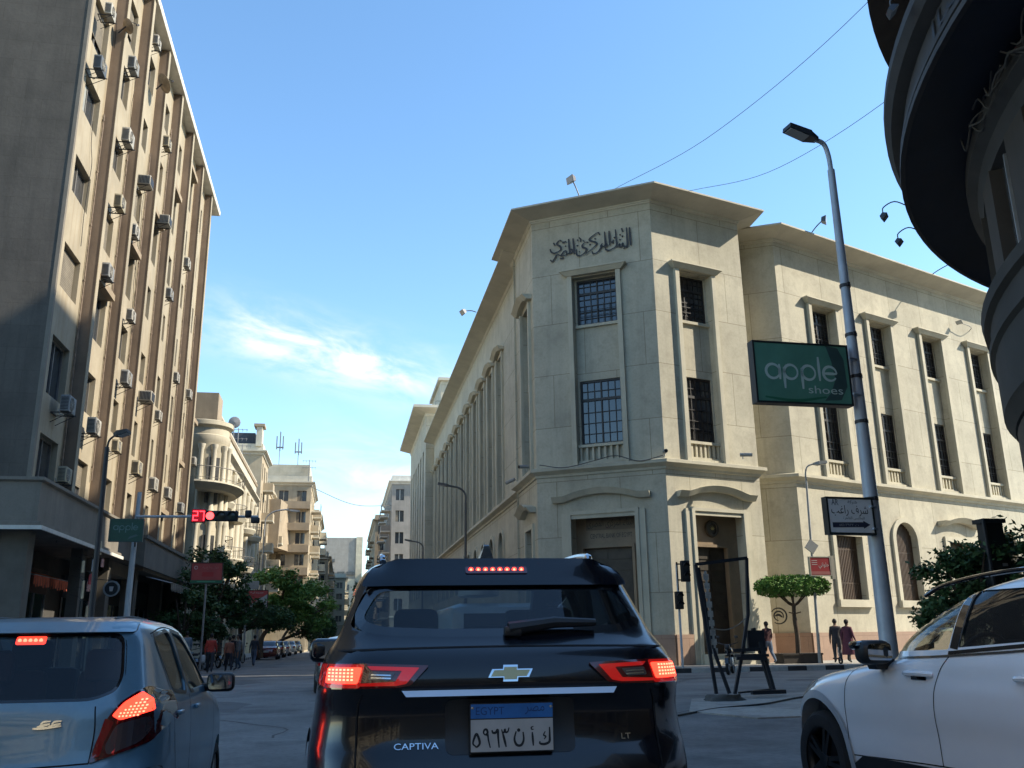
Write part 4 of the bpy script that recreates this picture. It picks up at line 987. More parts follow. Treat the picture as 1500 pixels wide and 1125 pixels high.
# ------------------------------------------------------------------ dark rounded building on the right
CX, CY = 17.7, 4.9
DK = mat('dark_render', (0.022, 0.021, 0.022), .8, var=.25, scale=.8, streak=.4, fine=.15)  # even near-black base colour with random streaks
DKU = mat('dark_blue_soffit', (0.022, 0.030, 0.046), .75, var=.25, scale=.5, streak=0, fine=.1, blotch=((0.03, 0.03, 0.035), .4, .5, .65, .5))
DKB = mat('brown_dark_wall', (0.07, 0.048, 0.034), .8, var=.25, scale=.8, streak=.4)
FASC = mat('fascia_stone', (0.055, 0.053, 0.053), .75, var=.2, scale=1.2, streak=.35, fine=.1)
def build_rotunda():
    root = thing('rounded_corner_building', 'dark rounded building with overhanging curved ledge and Arabic fascia letters', 'building', (CX, CY, 0))
    a0, a1 = R(60), R(300); c = (CX, CY, 0)
    P = lambda mb, n, m, par=root, sm=None: mb.build(n, m, par, sm)
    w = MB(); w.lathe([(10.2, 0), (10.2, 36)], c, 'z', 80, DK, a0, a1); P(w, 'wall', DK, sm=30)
    bx = MB(); bx.box(18.5, 26, -5, 19.0, 0, 36, DK); bx.box(26, 33, -5, 27.0, 0, 42, DK); bx.box(33, 46, -5, 29.6, 0, 42, DK); P(bx, 'shade_block', DK)  # unseen blocks added and sized to cast shade over road and left block
    # the big lettered ledge
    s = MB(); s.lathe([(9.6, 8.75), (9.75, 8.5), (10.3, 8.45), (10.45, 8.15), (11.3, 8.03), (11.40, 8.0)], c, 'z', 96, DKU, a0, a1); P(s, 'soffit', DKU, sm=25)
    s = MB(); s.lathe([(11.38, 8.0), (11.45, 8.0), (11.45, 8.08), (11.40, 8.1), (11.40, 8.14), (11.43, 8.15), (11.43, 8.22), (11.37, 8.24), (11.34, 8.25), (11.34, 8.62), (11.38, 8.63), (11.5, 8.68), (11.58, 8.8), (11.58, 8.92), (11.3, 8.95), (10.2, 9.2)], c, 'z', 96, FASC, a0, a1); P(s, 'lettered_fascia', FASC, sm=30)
    lt = MB()
    def fnC(u, v, d):                                               # u metres along the curve, reading left to right from the street
        a = u / 11.3; return (CX + (11.345 + d) * math.cos(a), CY + (11.345 + d) * math.sin(a), v)
    for k, (a_deg, wd, body) in enumerate(((166.0, 1.9, 'البنك'), (177.0, 2.3, 'الاهلى'), (191.0, 2.4, 'المصرى'))):
        u = R(a_deg) * 11.3; fn = lambda uu, v, d, U=u, W_=wd: fnC(U - (uu), v, d)
        text(lt, arabic(body), fn, -wd / 2, 8.29, wd, .30, .02, mat('black_letters', (0.012, 0.012, 0.014), .5, var=0))
    P(lt, 'lettering', None)
    # inner ring of torn mouldings under the ledge, recessed upper wall with pilasters
    s = MB(); s.lathe([(10.2, 7.45), (10.36, 7.5), (10.42, 7.7), (10.55, 7.8), (10.55, 8.0), (10.2, 8.1)], c, 'z', 80, FASC, a0, a1); P(s, 'inner_moulding', FASC, sm=30)
    # lower balcony tier
    s = MB(); s.lathe([(10.2, 4.05), (10.42, 4.1), (10.5, 4.25), (10.54, 4.3), (10.54, 5.1), (10.6, 5.15), (10.6, 5.25), (10.54, 5.3), (10.54, 5.55), (10.62, 5.6), (10.64, 5.75), (10.5, 5.8), (10.2, 5.8)], c, 'z', 96, None, a0, a1); P(s, 'balcony', mat('worn_balcony_stone', (0.045, 0.041, 0.035), .8, var=.25, scale=.8, streak=.5, fine=.12, streak_col=(.05, .045, .04)), sm=30)
    s = MB(); s.lathe([(10.36, .0), (10.4, .0), (10.4, 4.06)], c, 'z', 80, DKB, a0, a1); P(s, 'lower_wall', DKB, sm=30)
    for k in range(10):
        a = R(122 + 9 * k); m = MB(); M = Matrix.Translation((CX, CY, 0)) @ Matrix.Rotation(a, 4, 'Z')
        m.box(10.1, 10.4, -.35, .35, 5.8, 7.45, mat('pale_pilaster', (0.055, 0.045, 0.036), .8, var=.2, streak=.3), M); P(m, 'pilaster', None)
        m = MB(); m.box(10.15, 10.25, .5, 1.25, 5.85, 7.4, PANEB, M); m.box(10.25, 10.29, .85, .9, 5.85, 7.4, METAL, M); P(m, 'window', None)
    # higher ledge
    s = MB(); s.lathe([(10.2, 11.9), (11.0, 11.7), (11.5, 11.5), (11.56, 11.5), (11.56, 12.0), (11.4, 12.1), (10.2, 12.15)], c, 'z', 96, mat('upper_ledge_render', (0.12, 0.09, 0.068), .85, var=.2, streak=.3), a0, a1); P(s, 'upper_ledge', None, sm=30)
    s = MB(); s.lathe([(11.35, 12.1), (11.4, 13.4), (10.2, 13.45)], c, 'z', 96, mat('upper_ledge_render', (0, 0, 0)), a0, a1); P(s, 'upper_balcony', None, sm=30)
    s = MB(); s.lathe([(0.1, 36.0), (10.2, 36.0)], c, 'z', 60, DK, 0, 2 * PI); P(s, 'roof', DK)
    rg = MB(); rr = random.Random(5)
    for k in range(26):
        a = R(150 + k * 1.9 + rr.uniform(-1, 1)); q = []
        for j in range(6): q.append((CX + (10.45 + rr.uniform(.05, .25)) * math.cos(a + R(j * 1.3)), CY + (10.45 + rr.uniform(.05, .25)) * math.sin(a + R(j * 1.3)), 7.95 + rr.uniform(-.2, .12)))
        rg.tube(catmull(q, 3), .014, 4)
    P(rg, 'loose_cables', mat('grey_cable', (0.10, 0.095, 0.09), .8))
    return root
build_rotunda()
MASONRY = 1.0
# ------------------------------------------------------------------ cars
def pchip(xs, ys):
    xs = np.array(xs, float); ys = np.array(ys, float); h = np.diff(xs); d = np.diff(ys) / h; m = np.zeros_like(ys)
    m[0], m[-1] = d[0], d[-1]
    for i in range(1, len(xs) - 1):
        if d[i - 1] * d[i] > 0:
            w1, w2 = 2 * h[i] + h[i - 1], h[i] + 2 * h[i - 1]; m[i] = (w1 + w2) / (w1 / d[i - 1] + w2 / d[i])
    def f(x):
        x = min(max(x, xs[0]), xs[-1]); i = min(len(xs) - 2, int(np.searchsorted(xs, x, 'right') - 1)); t = (x - xs[i]) / h[i]
        return float((1 + 2 * t) * (1 - t) ** 2 * ys[i] + t * (1 - t) ** 2 * h[i] * m[i] + t * t * (3 - 2 * t) * ys[i + 1] + t * t * (t - 1) * h[i] * m[i + 1])
    return f
class Body:
    """car shell as stacked plan rings: rear yr(z), front yf(z), half width w(z), roundness n"""
    def __init__(s, rear, front, width, n=6.0, nf=None):
        s.yr = pchip(*zip(*rear)); s.yf = pchip(*zip(*front)); s.w = pchip(*zip(*width)); s.n = n
        s.z0, s.z1 = width[0][0], width[-1][0]
    def ring(s, z, ns=34, nr=18):
        w, a, b, n = s.w(z), s.yr(z), s.yf(z), s.n; ym, hl = (a + b) / 2, (b - a) / 2; c = 2 ** (-1 / n); out = []
        g = lambda q: (1 - min(1, abs(q)) ** n) ** (1 / n)
        for i in range(nr): q = lerp(-c, c, i / nr); out.append((w * q, ym - hl * g(q)))
        for i in range(ns): q = lerp(-c, c, i / ns); out.append((w * g(q), ym + hl * q))
        for i in range(nr): q = lerp(c, -c, i / nr); out.append((w * q, ym + hl * g(q)))
        for i in range(ns): q = lerp(c, -c, i / ns); out.append((-w * g(q), ym + hl * q))
        return out
    def rear(s, x, z):
        w, a, b, n = s.w(z), s.yr(z), s.yf(z), s.n; q = min(.999, abs(x / w)); return (a + b) / 2 - (b - a) / 2 * (1 - q ** n) ** (1 / n)
    def front(s, x, z):
        w, a, b, n = s.w(z), s.yr(z), s.yf(z), s.n; q = min(.999, abs(x / w)); return (a + b) / 2 + (b - a) / 2 * (1 - q ** n) ** (1 / n)
    def side(s, y, z):
        w, a, b, n = s.w(z), s.yr(z), s.yf(z), s.n; q = min(.999, abs((y - (a + b) / 2) / ((b - a) / 2))); return w * (1 - q ** n) ** (1 / n)
    def shell(s, nz=64):
        zs = [lerp(s.z0, s.z1, (i / nz)) for i in range(nz + 1)]; rings = [s.ring(z) for z in zs]; k = len(rings[0]); mb = MB()
        vs = [(x, y, z) for z, r in zip(zs, rings) for x, y in r]
        fs = [(i * k + j, i * k + (j + 1) % k, (i + 1) * k + (j + 1) % k, (i + 1) * k + j) for i in range(nz) for j in range(k)]
        fs += [tuple(range(k - 1, -1, -1)), tuple(nz * k + j for j in range(k))]
        mb.add(vs, fs); return mb
    # 2D -> 3D maps for patches; off pushes outward
    def fr(s, off=0.0): return lambda u, v, d=0.0: (u, s.rear(u, v) - off - d, v)
    def ff(s, off=0.0): return lambda u, v, d=0.0: (u, s.front(u, v) + off + d, v)
    def fs(s, sg, off=0.0): return lambda u, v, d=0.0: (sg * (s.side(u, v) + off + d), u, v)
def rpoly(pts, r, k=4):
    """round the corners of a polygon"""
    out = []; n = len(pts)
    for i in range(n):
        p, a, b = Vector(pts[i]), Vector(pts[i - 1]), Vector(pts[(i + 1) % n]); da, db = (a - p), (b - p)
        q = min(r, da.length * .45, db.length * .45); A, B = p + da.normalized() * q, p + db.normalized() * q
        for j in range(k + 1): t = j / k; out.append(tuple(A * (1 - t) ** 2 + p * 2 * t * (1 - t) + B * t * t))
    return out
def patch(mb, poly, fn, m=None, step=.07, thick=0.0):
    bm = bmesh.new(); vs = [bm.verts.new((p[0], p[1], 0)) for p in poly]; bm.faces.new(vs)
    for ax in (0, 1):
        lo, hi = min(p[ax] for p in poly), max(p[ax] for p in poly); k = int((hi - lo) / step)
        for i in range(1, k + 1):
            c = [0, 0, 0]; c[ax] = lo + (hi - lo) * i / (k + 1); nn = [0, 0, 0]; nn[ax] = 1
            bmesh.ops.bisect_plane(bm, geom=list(bm.verts) + list(bm.edges) + list(bm.faces), dist=1e-5, plane_co=c, plane_no=nn)
    bm.verts.index_update(); V = [(v.co.x, v.co.y) for v in bm.verts]; Fc = [[v.index for v in f.verts] for f in bm.faces]
    mb.add([fn(u, v, 0) for u, v in V], Fc, m)
    if thick:
        E = [[v.index for v in e.verts] for e in bm.edges if len(e.link_faces) == 1]; b = len(V)
        mb.add([fn(u, v, 0) for u, v in V] + [fn(u, v, -thick) for u, v in V], [(a, c, c + b, a + b) for a, c in E], m)
    bm.free()
def band(poly_in, poly_out): return None
def frame_strip(mb, poly, width, fn, m=None):
    """a trim line of given width along a closed polygon"""
    n = len(poly); cx = sum(p[0] for p in poly) / n; cy = sum(p[1] for p in poly) / n; P = [Vector(p) for p in poly]; O = []
    for i in range(n):
        d = (P[(i + 1) % n] - P[i - 1]).normalized(); nn = Vector((d.y, -d.x))
        if nn.dot(P[i] - Vector((cx, cy))) < 0: nn = -nn
        O.append(P[i] + nn * width)
    for i in range(n):
        j = (i + 1) % n; mb.quad(fn(*P[i], 0), fn(*P[j], 0), fn(*O[j], 0), fn(*O[i], 0), m)
def seam(mb, pts, w, fn, m=None, k=5):
    q = catmull([(p[0], p[1], 0) for p in pts], k) if len(pts) > 2 else [Vector((lerp(pts[0][0], pts[1][0], i / 8), lerp(pts[0][1], pts[1][1], i / 8), 0)) for i in range(9)]
    for a, b in zip(q[:-1], q[1:]):
        d = (b - a).normalized(); nn = Vector((-d.y, d.x, 0)) * w / 2; mb.quad(fn(*(a - nn).xy, 0), fn(*(a + nn).xy, 0), fn(*(b + nn).xy, 0), fn(*(b - nn).xy, 0), m)
def cutter(poly, fn, d0, d1):
    mb = MB(); mb.prism(poly, fn, d0, d1); me = bpy.data.meshes.new('cutter'); me.from_pydata(mb.v, [], mb.f)
    bm = bmesh.new(); bm.from_mesh(me); bmesh.ops.recalc_face_normals(bm, faces=bm.faces); bm.to_mesh(me); bm.free()
    o = bpy.data.objects.new('cutter', me); COL.objects.link(o); return o
def carve(o, thick, cutters, smooth=35):
    bm = bmesh.new(); bm.from_mesh(o.data); bmesh.ops.recalc_face_normals(bm, faces=bm.faces); bm.to_mesh(o.data); bm.free()
    if thick:
        md = o.modifiers.new('s', 'SOLIDIFY'); md.thickness = thick; md.offset = -1.0; md.use_even_offset = False
    for c in cutters:
        b = o.modifiers.new('b', 'BOOLEAN'); b.operation = 'DIFFERENCE'; b.object = c; b.solver = 'EXACT'
    bpy.context.view_layer.update(); dg = bpy.context.evaluated_depsgraph_get()
    me = bpy.data.meshes.new_from_object(o.evaluated_get(dg)); o.modifiers.clear(); old = o.data; o.data = me; me.name = old.name; bpy.data.meshes.remove(old)
    for c in cutters: bpy.data.objects.remove(c)
    me.polygons.foreach_set('use_smooth', [True] * len(me.polygons)); me.set_sharp_from_angle(angle=R(smooth))
RUB = mat('tyre_rubber', (0.018, 0.018, 0.019), .85, var=.3, scale=4, bump=.2)
BLKP = mat('black_plastic', (0.016, 0.017, 0.019), .45, var=.2, scale=6)
GLB = mat('gloss_black', (0.006, 0.007, 0.009), .12, var=0, coat=.6)
CHR = mat('chrome', (0.62, 0.64, 0.66), .12, metal=1.0, var=.05)
SEAT = mat('seat_fabric', (0.03, 0.03, 0.034), .9, var=.2, scale=5)
LINER = mat('arch_liner', (0.008, 0.008, 0.009), .95, var=0)
REDL = mat('red_lens', (0.28, 0.006, 0.008), .08, var=.1, coat=1.0)
REDG = mat('glowing_red_lens', (0.30, 0.008, 0.008), .1, var=.1, coat=.6, emit=(1.0, .02, .015), estr=.10)
REDD = mat('dark_red_lens', (0.10, 0.004, 0.006), .1, var=.1, coat=1.0)
LIT = mat('lit_brake_lamp', (0.9, 0.05, 0.02), .3, var=0, emit=(1.0, 0.035, 0.018), estr=1.7)
LITC = mat('lit_brake_core', (1.0, 0.3, 0.2), .3, var=0, emit=(1.0, 0.13, 0.07), estr=2.6)
SMOKE = mat('smoked_lens', (0.10, 0.07, 0.07), .1, var=.2, coat=1.0)
def wheel(parent, x, y, r, wd, sg, rimm, spokes=5):
    t = MB(); k = r - .012
    t.lathe([(r * .66, -wd / 2 + .01), (r * .72, -wd / 2), (k * .93, -wd / 2 + .005), (k, -wd / 2 + .03), (r, -wd / 4), (r, wd / 4), (k, wd / 2 - .03), (k * .93, wd / 2 - .005), (r * .72, wd / 2), (r * .66, wd / 2 - .01)], (x, y, r), 'x', 40)
    for q in (-.045, 0, .045): t.lathe([(r + .001, q - .004), (r - .008, q), (r + .001, q + .004)], (x, y, r), 'x', 40)
    w = t.build('wheel', RUB, parent, 35)
    m = MB(); o = x + sg * (wd / 2 - .02)
    m.lathe([(r * .67, 0), (r * .63, -.012 * sg), (r * .60, -.05 * sg), (r * .58, -.11 * sg)], (o, y, r), 'x', 40); m.lathe([(0, .0), (r * .15, .004 * sg), (r * .17, -.012 * sg)], (o, y, r), 'x', 20)
    for i in range(spokes):
        M = Matrix.Translation((o, y, r)) @ Matrix.Rotation(2 * PI * i / spokes + .3, 4, 'X')
        for dz in (-.035, .035): m.hexa([tuple(M @ Vector(p)) for p in [(-.03 * sg, -.02 + dz * .3, r * .08), (0, -.02 + dz * .3, r * .08), (0, .02 + dz * .3, r * .08), (-.03 * sg, .02 + dz * .3, r * .08), (-.03 * sg, -.016 + dz, r * .64), (-.004 * sg, -.016 + dz, r * .64), (-.004 * sg, .016 + dz, r * .64), (-.03 * sg, .016 + dz, r * .64)]])
    m.lathe([(0, -.10 * sg), (r * .58, -.11 * sg)], (o, y, r), 'x', 24, LINER)
    m.build('rim', rimm, w, 35)
    return w
def interior(parent, seats, dash_y, w, zfloor, zdash, wheel_x=None):
    for (x, y, zs, hr) in seats:
        s = MB(); s.rbox((x, y + .25, zs), (.48, .50, .16), .05)
        s.rbox((0, 0, .32), (.48, .14, .66), .06, M=Matrix.Translation((x, y, zs)) @ Matrix.Rotation(R(-14), 4, 'X')); s.rbox((x, y - .15, zs + .66 + hr), (.26, .09, .19), .04)
        s.cyl((x - .07, y - .13, zs + .5), (x - .07, y - .14, zs + .62 + hr), .01, n=6); s.cyl((x + .07, y - .13, zs + .5), (x + .07, y - .14, zs + .62 + hr), .01, n=6)
        s.build('seat', SEAT, parent, 40)
    d = MB(); d.rbox((0, dash_y, zdash - .15), (w * 1.8, .45, .34), .08); d.rbox((0, dash_y - .2, zdash - .35), (w * .4, .6, .5), .05); d.build('dashboard', BLKP, parent, 40)
    if wheel_x is not None:
        m = MB(); M = Matrix.Translation((wheel_x, dash_y - .38, zdash - .02)) @ Matrix.Rotation(R(-65), 4, 'X'); m.tube([M @ Vector((.19 * math.cos(a), .19 * math.sin(a), 0)) for a in [i * PI / 12 for i in range(24)]], .016, 6, closed=True); m.tube([M @ Vector((-.18, 0, 0)), M @ Vector((.18, 0, 0))], .02, 5); m.build('steering_wheel', BLKP, parent, 60)
    f = MB(); f.box(-w * .9, w * .9, .5, dash_y + .1, zfloor - .02, zfloor); f.build('cabin_floor', BLKP, parent)

# ============================================================ black SUV straight ahead
def black_suv():
    root = thing('suv', 'black SUV with lit brake lights, chrome tailgate strip and blue and white plate, straight ahead', 'car', (0, 0, 0), R(-2.5))
    PNT = mat('black_paint', (0.003, 0.004, 0.008), .22, var=.1, scale=2, coat=.5, spec=.35)
    B = Body(rear=[(.22, .16), (.34, .05), (.5, .0), (.70, .0), (.78, .03), (.86, .075), (.98, .085), (1.04, .07), (1.10, .055), (1.18, .075), (1.24, .125), (1.30, .22), (1.40, .335), (1.55, .50), (1.66, .62), (1.71, .74), (1.735, .95), (1.752, 1.5)],
             front=[(.22, 4.3), (.34, 4.5), (.5, 4.58), (.75, 4.55), (.9, 4.42), (.98, 4.1), (1.03, 3.75), (1.08, 3.45), (1.2, 3.2), (1.4, 2.88), (1.6, 2.5), (1.7, 2.2), (1.752, 1.75)],
             width=[(.22, .89), (.32, .94), (.5, .965), (.8, .965), (.95, .945), (1.08, .925), (1.15, .912), (1.22, .89), (1.28, .865), (1.34, .835), (1.45, .80), (1.6, .745), (1.68, .69), (1.72, .62), (1.74, .53), (1.752, .38)], n=7.0)
    P = lambda mb, n, m, par=root, sm=35: mb.build(n, m, par, sm)
    body = B.shell().build('body', PNT, root)
    fr = B.fr()
    rg = rpoly([(-.66, 1.565), (.66, 1.565), (.745, 1.365), (.60, 1.325), (.30, 1.312), (-.30, 1.312), (-.60, 1.325), (-.745, 1.365)], .05)
    plain_r = lambda u, v, d: (u, d, v)
    plain_s = lambda u, v, d: (d, u, v)
    qg = rpoly([(.66, 1.52), (1.25, 1.59), (1.20, 1.26), (.62, 1.24), (.52, 1.28)], .04)
    d1 = rpoly([(1.33, 1.60), (2.10, 1.61), (2.16, 1.18), (1.28, 1.20)], .04); d2 = rpoly([(2.2, 1.61), (2.52, 1.53), (3.15, 1.18), (2.26, 1.18)], .04)
    ws = rpoly([(-.58, 1.66), (.58, 1.66), (.74, 1.12), (-.74, 1.12)], .06)
    cut = [cutter(rg, plain_r, -.1, 1.15), cutter(ws, plain_r, 2.3, 4.3)] + [cutter(q, plain_s, -1.2, 1.2) for q in (qg, d1, d2)]
    for y in (.92, 3.62):
        mb = MB(); mb.cyl((-1.2, y, .36), (1.2, y, .36), .43, n=40); o = mb.build('cutter', None); cut.append(o)
    carve(body, .035, cut)
    glm = glassmat('dark_tinted_glass', (.34, .42, .48), .25, .01, -.12)
    g = MB(); patch(g, rg, B.fr(-.012)); P(g, 'rear_window', glm, sm=180)
    k = MB(); frame_strip(k, rpoly([(-.62, 1.545), (.62, 1.545), (.70, 1.40), (.60, 1.365), (.30, 1.35), (-.30, 1.35), (-.60, 1.365), (-.70, 1.40)], .05), .05, B.fr(-.006)); P(k, 'window_border', GLB)
    g = MB()
    patch(g, ws, B.ff(-.012)); P(g, 'windscreen', glassmat('clear_car_glass', (.74, .82, .80), .02, .01, .1), sm=180)
    for sg in (-1, 1):
        for q in (qg, d1, d2): g = MB(); patch(g, q, B.fs(sg, -.012)); P(g, 'side_window', glm, sm=180)
    # spoiler over the window
    s = MB(); sp = rpoly([(-.53, 1.718), (.53, 1.718), (.655, 1.675), (.70, 1.60), (.705, 1.572), (-.705, 1.572), (-.70, 1.60), (-.655, 1.675)], .025)
    def fsp(u, v, d=0.0): t = max(0, (v - 1.572) / .146); return (u, B.rear(min(max(u, -.64), .64), min(v, 1.69)) - .012 - .055 * t - d, v)
    patch(s, sp, fsp, step=.05, thick=.05)
    tp = [(-.70, 1.60), (-.68, 1.642), (-.655, 1.675), (-.595, 1.697)] + [(lerp(-.53, .53, i / 10), 1.718) for i in range(11)] + [(.595, 1.697), (.655, 1.675), (.68, 1.642), (.70, 1.60)]
    for a, b in zip(tp[:-1], tp[1:]):
        p, q = fsp(*a), fsp(*b); s.quad(p, q, (q[0] * .95, 1.02, min(1.735, q[2] + .012)), (p[0] * .95, 1.02, min(1.735, p[2] + .012)))
    P(s, 'spoiler', PNT, sm=50)
    b3 = MB(); patch(b3, rpoly([(-.165, 1.672), (.165, 1.672), (.165, 1.635), (-.165, 1.635)], .01), lambda u, v, d=0: (lambda q: (q[0], q[1] - .006, q[2]))(fsp(u, v)), REDD)
    for i in range(8):
        x = lerp(-.135, .135, i / 7); c = fsp(x, 1.655); b3.lathe([(0, -.002), (.006, -.001), (.007, .0)], (c[0], c[1] - .008, c[2]), 'y', 10, LITC); b3.lathe([(.0071, .0), (.013, .001)], (c[0], c[1] - .0085, c[2]), 'y', 10, LIT)
    P(b3, 'high_brake_light', REDD)
    fin = MB(); fin.prism([(1.02, 1.735), (1.26, 1.742), (1.10, 1.80), (1.05, 1.835), (1.03, 1.825)], lambda u, v, d: (d * (1 if v < 1.76 else .35), u, v), -.045, .045); P(fin, 'roof_antenna_fin', PNT)
    for sg in (-1, 1):
        r_ = MB(); r_.tube(catmull([(sg * .60, .98, 1.728), (sg * .605, 1.06, 1.765), (sg * .60, 1.5, 1.79), (sg * .575, 2.1, 1.78), (sg * .55, 2.45, 1.71)]), .02, 8, CHR); P(r_, 'roof_rail', CHR)
    # shoulder crease, tailgate lines
    ln = MB()
    seam(ln, [(-.80, 1.255), (-.5, 1.262), (0, 1.266), (.5, 1.262), (.80, 1.255)], .008, B.fr(.0015)); seam(ln, [(-.70, .72), (-.70, .98), (-.68, 1.06)], .007, B.fr(.0015)); seam(ln, [(.70, .72), (.70, .98), (.68, 1.06)], .007, B.fr(.0015)); seam(ln, [(-.70, .72), (0, .705), (.70, .72)], .008, B.fr(.0015))
    for sg in (-1, 1):
        for pts in ([(1.27, 1.2), (1.25, .9), (1.32, .5)], [(2.2, 1.18), (2.22, .9), (2.2, .42)], [(3.2, 1.15), (3.25, .9), (3.15, .45)]): seam(ln, pts, .007, B.fs(sg, .0015))
    P(ln, 'panel_gap', LINER)
    # tail lights
    for sg in (-1, 1):
        fl = B.fr(.016); X = lambda pts: [(sg * a, b) for a, b in pts]
        t = MB(); patch(t, rpoly(X([(.375, 1.187), (.70, 1.20), (.893, 1.20), (.905, 1.10), (.85, 1.085), (.52, 1.092), (.46, 1.10)]), .012), fl, REDD, step=.03, thick=.03)
        patch(t, rpoly(X([(.42, 1.178), (.66, 1.188), (.64, 1.170), (.50, 1.165), (.53, 1.118), (.70, 1.112), (.70, 1.100), (.525, 1.10), (.48, 1.108)]), .006), B.fr(.018), REDG, step=.03)
        patch(t, rpoly(X([(.67, 1.195), (.885, 1.196), (.897, 1.105), (.85, 1.092), (.69, 1.092)]), .012), B.fr(.0175), REDG, step=.03)
        lo = t.build('tail_light', REDD, root, 35)
        i1 = MB(); patch(i1, rpoly(X([(.68, 1.182), (.845, 1.183), (.855, 1.112), (.70, 1.110)]), .012), B.fr(.019), LIT, step=.025)
        for ii in range(7):
            for jj in range(4): i1.quad(*[B.fr(.0205)(sg * (.722 + .018 * ii + du), 1.124 + .0145 * jj + dv) for du, dv in ((0, 0), (.011, 0), (.011, .008), (0, .008))], LITC)
        i1.build('lit_brake_panel', LIT, lo)
        i2 = MB(); patch(i2, rpoly(X([(.53, 1.158), (.645, 1.164), (.655, 1.128), (.555, 1.124)]), .008), B.fr(.019), SMOKE, step=.03)
        for z in (1.133, 1.146): seam(i2, X([(.55, z), (.64, z + .004)]), .006, B.fr(.021), CHR)
        i2.build('reversing_lens', SMOKE, lo)
        rf = MB(); patch(rf, rpoly(X([(.58, .47), (.80, .48), (.80, .51), (.58, .50)]), .008), B.fr(.004), REDD); P(rf, 'reflector', REDD)
    # chrome strip, badge, plate, lettering
    STRIPM = mat('satin_chrome', (.60, .63, .67), .38, metal=.55, var=.05); c = MB(); patch(c, [(-.48, 1.052), (.48, 1.052), (.50, 1.078), (-.50, 1.078)], lambda u, v, d=0: (u, B.rear(u, 1.07) - .022 - .02 * (1.088 - v) / .038 - d, v), STRIPM, thick=.02); P(c, 'chrome_strip', STRIPM)
    bd = MB(); bt = [(-.105, 1.128), (-.085, 1.165), (-.035, 1.165), (-.032, 1.183), (.036, 1.183), (.033, 1.165), (.105, 1.165), (.085, 1.128), (.035, 1.128), (.032, 1.110), (-.036, 1.110), (-.033, 1.128)]
    patch(bd, bt, B.fr(.022), CHR, thick=.02); ct = sum(p[0] for p in bt) / 12; patch(bd, [(p[0] * .88, 1.1465 + (p[1] - 1.1465) * .74) for p in bt], B.fr(.0235), mat('brass_bowtie', (0.45, 0.37, 0.20), .3, metal=.7, var=.1)); P(bd, 'badge', CHR)
    rc = MB(); patch(rc, rpoly([(-.30, 1.035), (.30, 1.035), (.30, .80), (-.30, .80)], .04), B.fr(.002), BLKP); P(rc, 'plate_recess', BLKP)
    pf = lambda u, v, d=0.0: (u, .03 - d, v)
    pl = MB(); W0, W1 = mat('plate_white', (0.44, 0.45, 0.45), .5, var=.1, scale=8), mat('plate_blue', (0.02, 0.14, 0.42), .5, var=.25, scale=6)
    pl.prism(rpoly([(-.192, .808), (.192, .808), (.192, 1.018), (-.192, 1.018)], .012), pf, 0.0, .012, BLKP)
    pl.prism([(-.188, .812), (.188, .812), (.188, .948), (-.188, .948)], pf, .0121, .0135, W0); pl.prism([(-.188, .953), (.188, .953), (.188, 1.014), (-.188, 1.014)], pf, .0121, .0135, W1)
    INK = mat('plate_ink', (0.012, 0.016, 0.022), .6, var=0); INB = mat('plate_blue_ink', (0.01, 0.05, 0.17), .6, var=0)
    pt_ = lambda x0, y0, s, pts: [(x0 + px * s, y0 + py * s) for px, py in pts]
    sk = lambda pts, w=.012: stroke(pl, pts, w, pf, .0136, .0142, INK, k=6)
    # digits five nine six three, then the letters noon, alef, kaf
    sk([(-.165, .835), (-.178, .848), (-.172, .872), (-.162, .888), (-.152, .87), (-.148, .848), (-.16, .834), (-.168, .836)], .011)
    sk([(-.122, .882), (-.130, .892), (-.126, .905), (-.116, .905), (-.112, .892), (-.120, .882), (-.112, .886), (-.108, .86), (-.100, .828)], .010)
    sk([(-.092, .903), (-.088, .892), (-.075, .892), (-.066, .903), (-.064, .87), (-.060, .828)], .011)
    sk([(-.048, .905), (-.044, .892), (-.036, .894), (-.033, .905), (-.030, .893), (-.020, .895), (-.014, .912)], .009); sk([(-.044, .892), (-.036, .862), (-.028, .830)], .011)
    sk([(.018, .895), (.010, .862), (.020, .838), (.040, .836), (.052, .858), (.050, .892)], .011); pl.add([pf(.030 + .008 * math.cos(a), .900 + .008 * math.sin(a), .0142) for a in [i * PI / 4 for i in range(8)]], [tuple(range(8))], INK)
    sk([(.092, .890), (.094, .862), (.096, .832)], .010); sk([(.098, .914), (.088, .910), (.090, .902), (.099, .902)], .006)
    sk([(.172, .910), (.172, .875), (.170, .848), (.150, .838), (.128, .840), (.126, .850)], .011); sk([(.152, .892), (.144, .876), (.154, .870), (.146, .858)], .007)
    text(pl, 'EGYPT', pf, -.165, .968, .13, .034, .0142, INB); text(pl, arabic('مصر'), pf, .06, .966, .09, .036, .0142, INB)
    for x in (-.18, .18): pl.lathe([(0, -.003), (.006, -.002), (.007, 0)], (x, .0165, .998), 'y', 10, CHR)
    pl.prism([(-.002, .812), (.001, .812), (.001, .93), (-.002, .93)], pf, .0136, .0138, W0)
    P(pl, 'number_plate', W0)
    nm = MB(); text(nm, 'CAPTIVA', B.fr(.006), -.53, .826, .20, .026, 0.0, CHR); P(nm, 'model_lettering', CHR)
    nm = MB(); text(nm, 'LT', B.fr(.006), .52, .845, .045, .024, 0.0, CHR); P(nm, 'trim_lettering', CHR)
    # wiper
    wp = MB(); wp.tube([(.02, B.rear(.02, 1.34) - .03, 1.345), (.25, B.rear(.25, 1.36) - .035, 1.375), (.46, B.rear(.46, 1.36) - .03, 1.372)], [.034, .028, .018], 8); wp.rbox((.04, B.rear(.04, 1.33) - .02, 1.335), (.09, .05, .05), .015); P(wp, 'rear_wiper', BLKP)
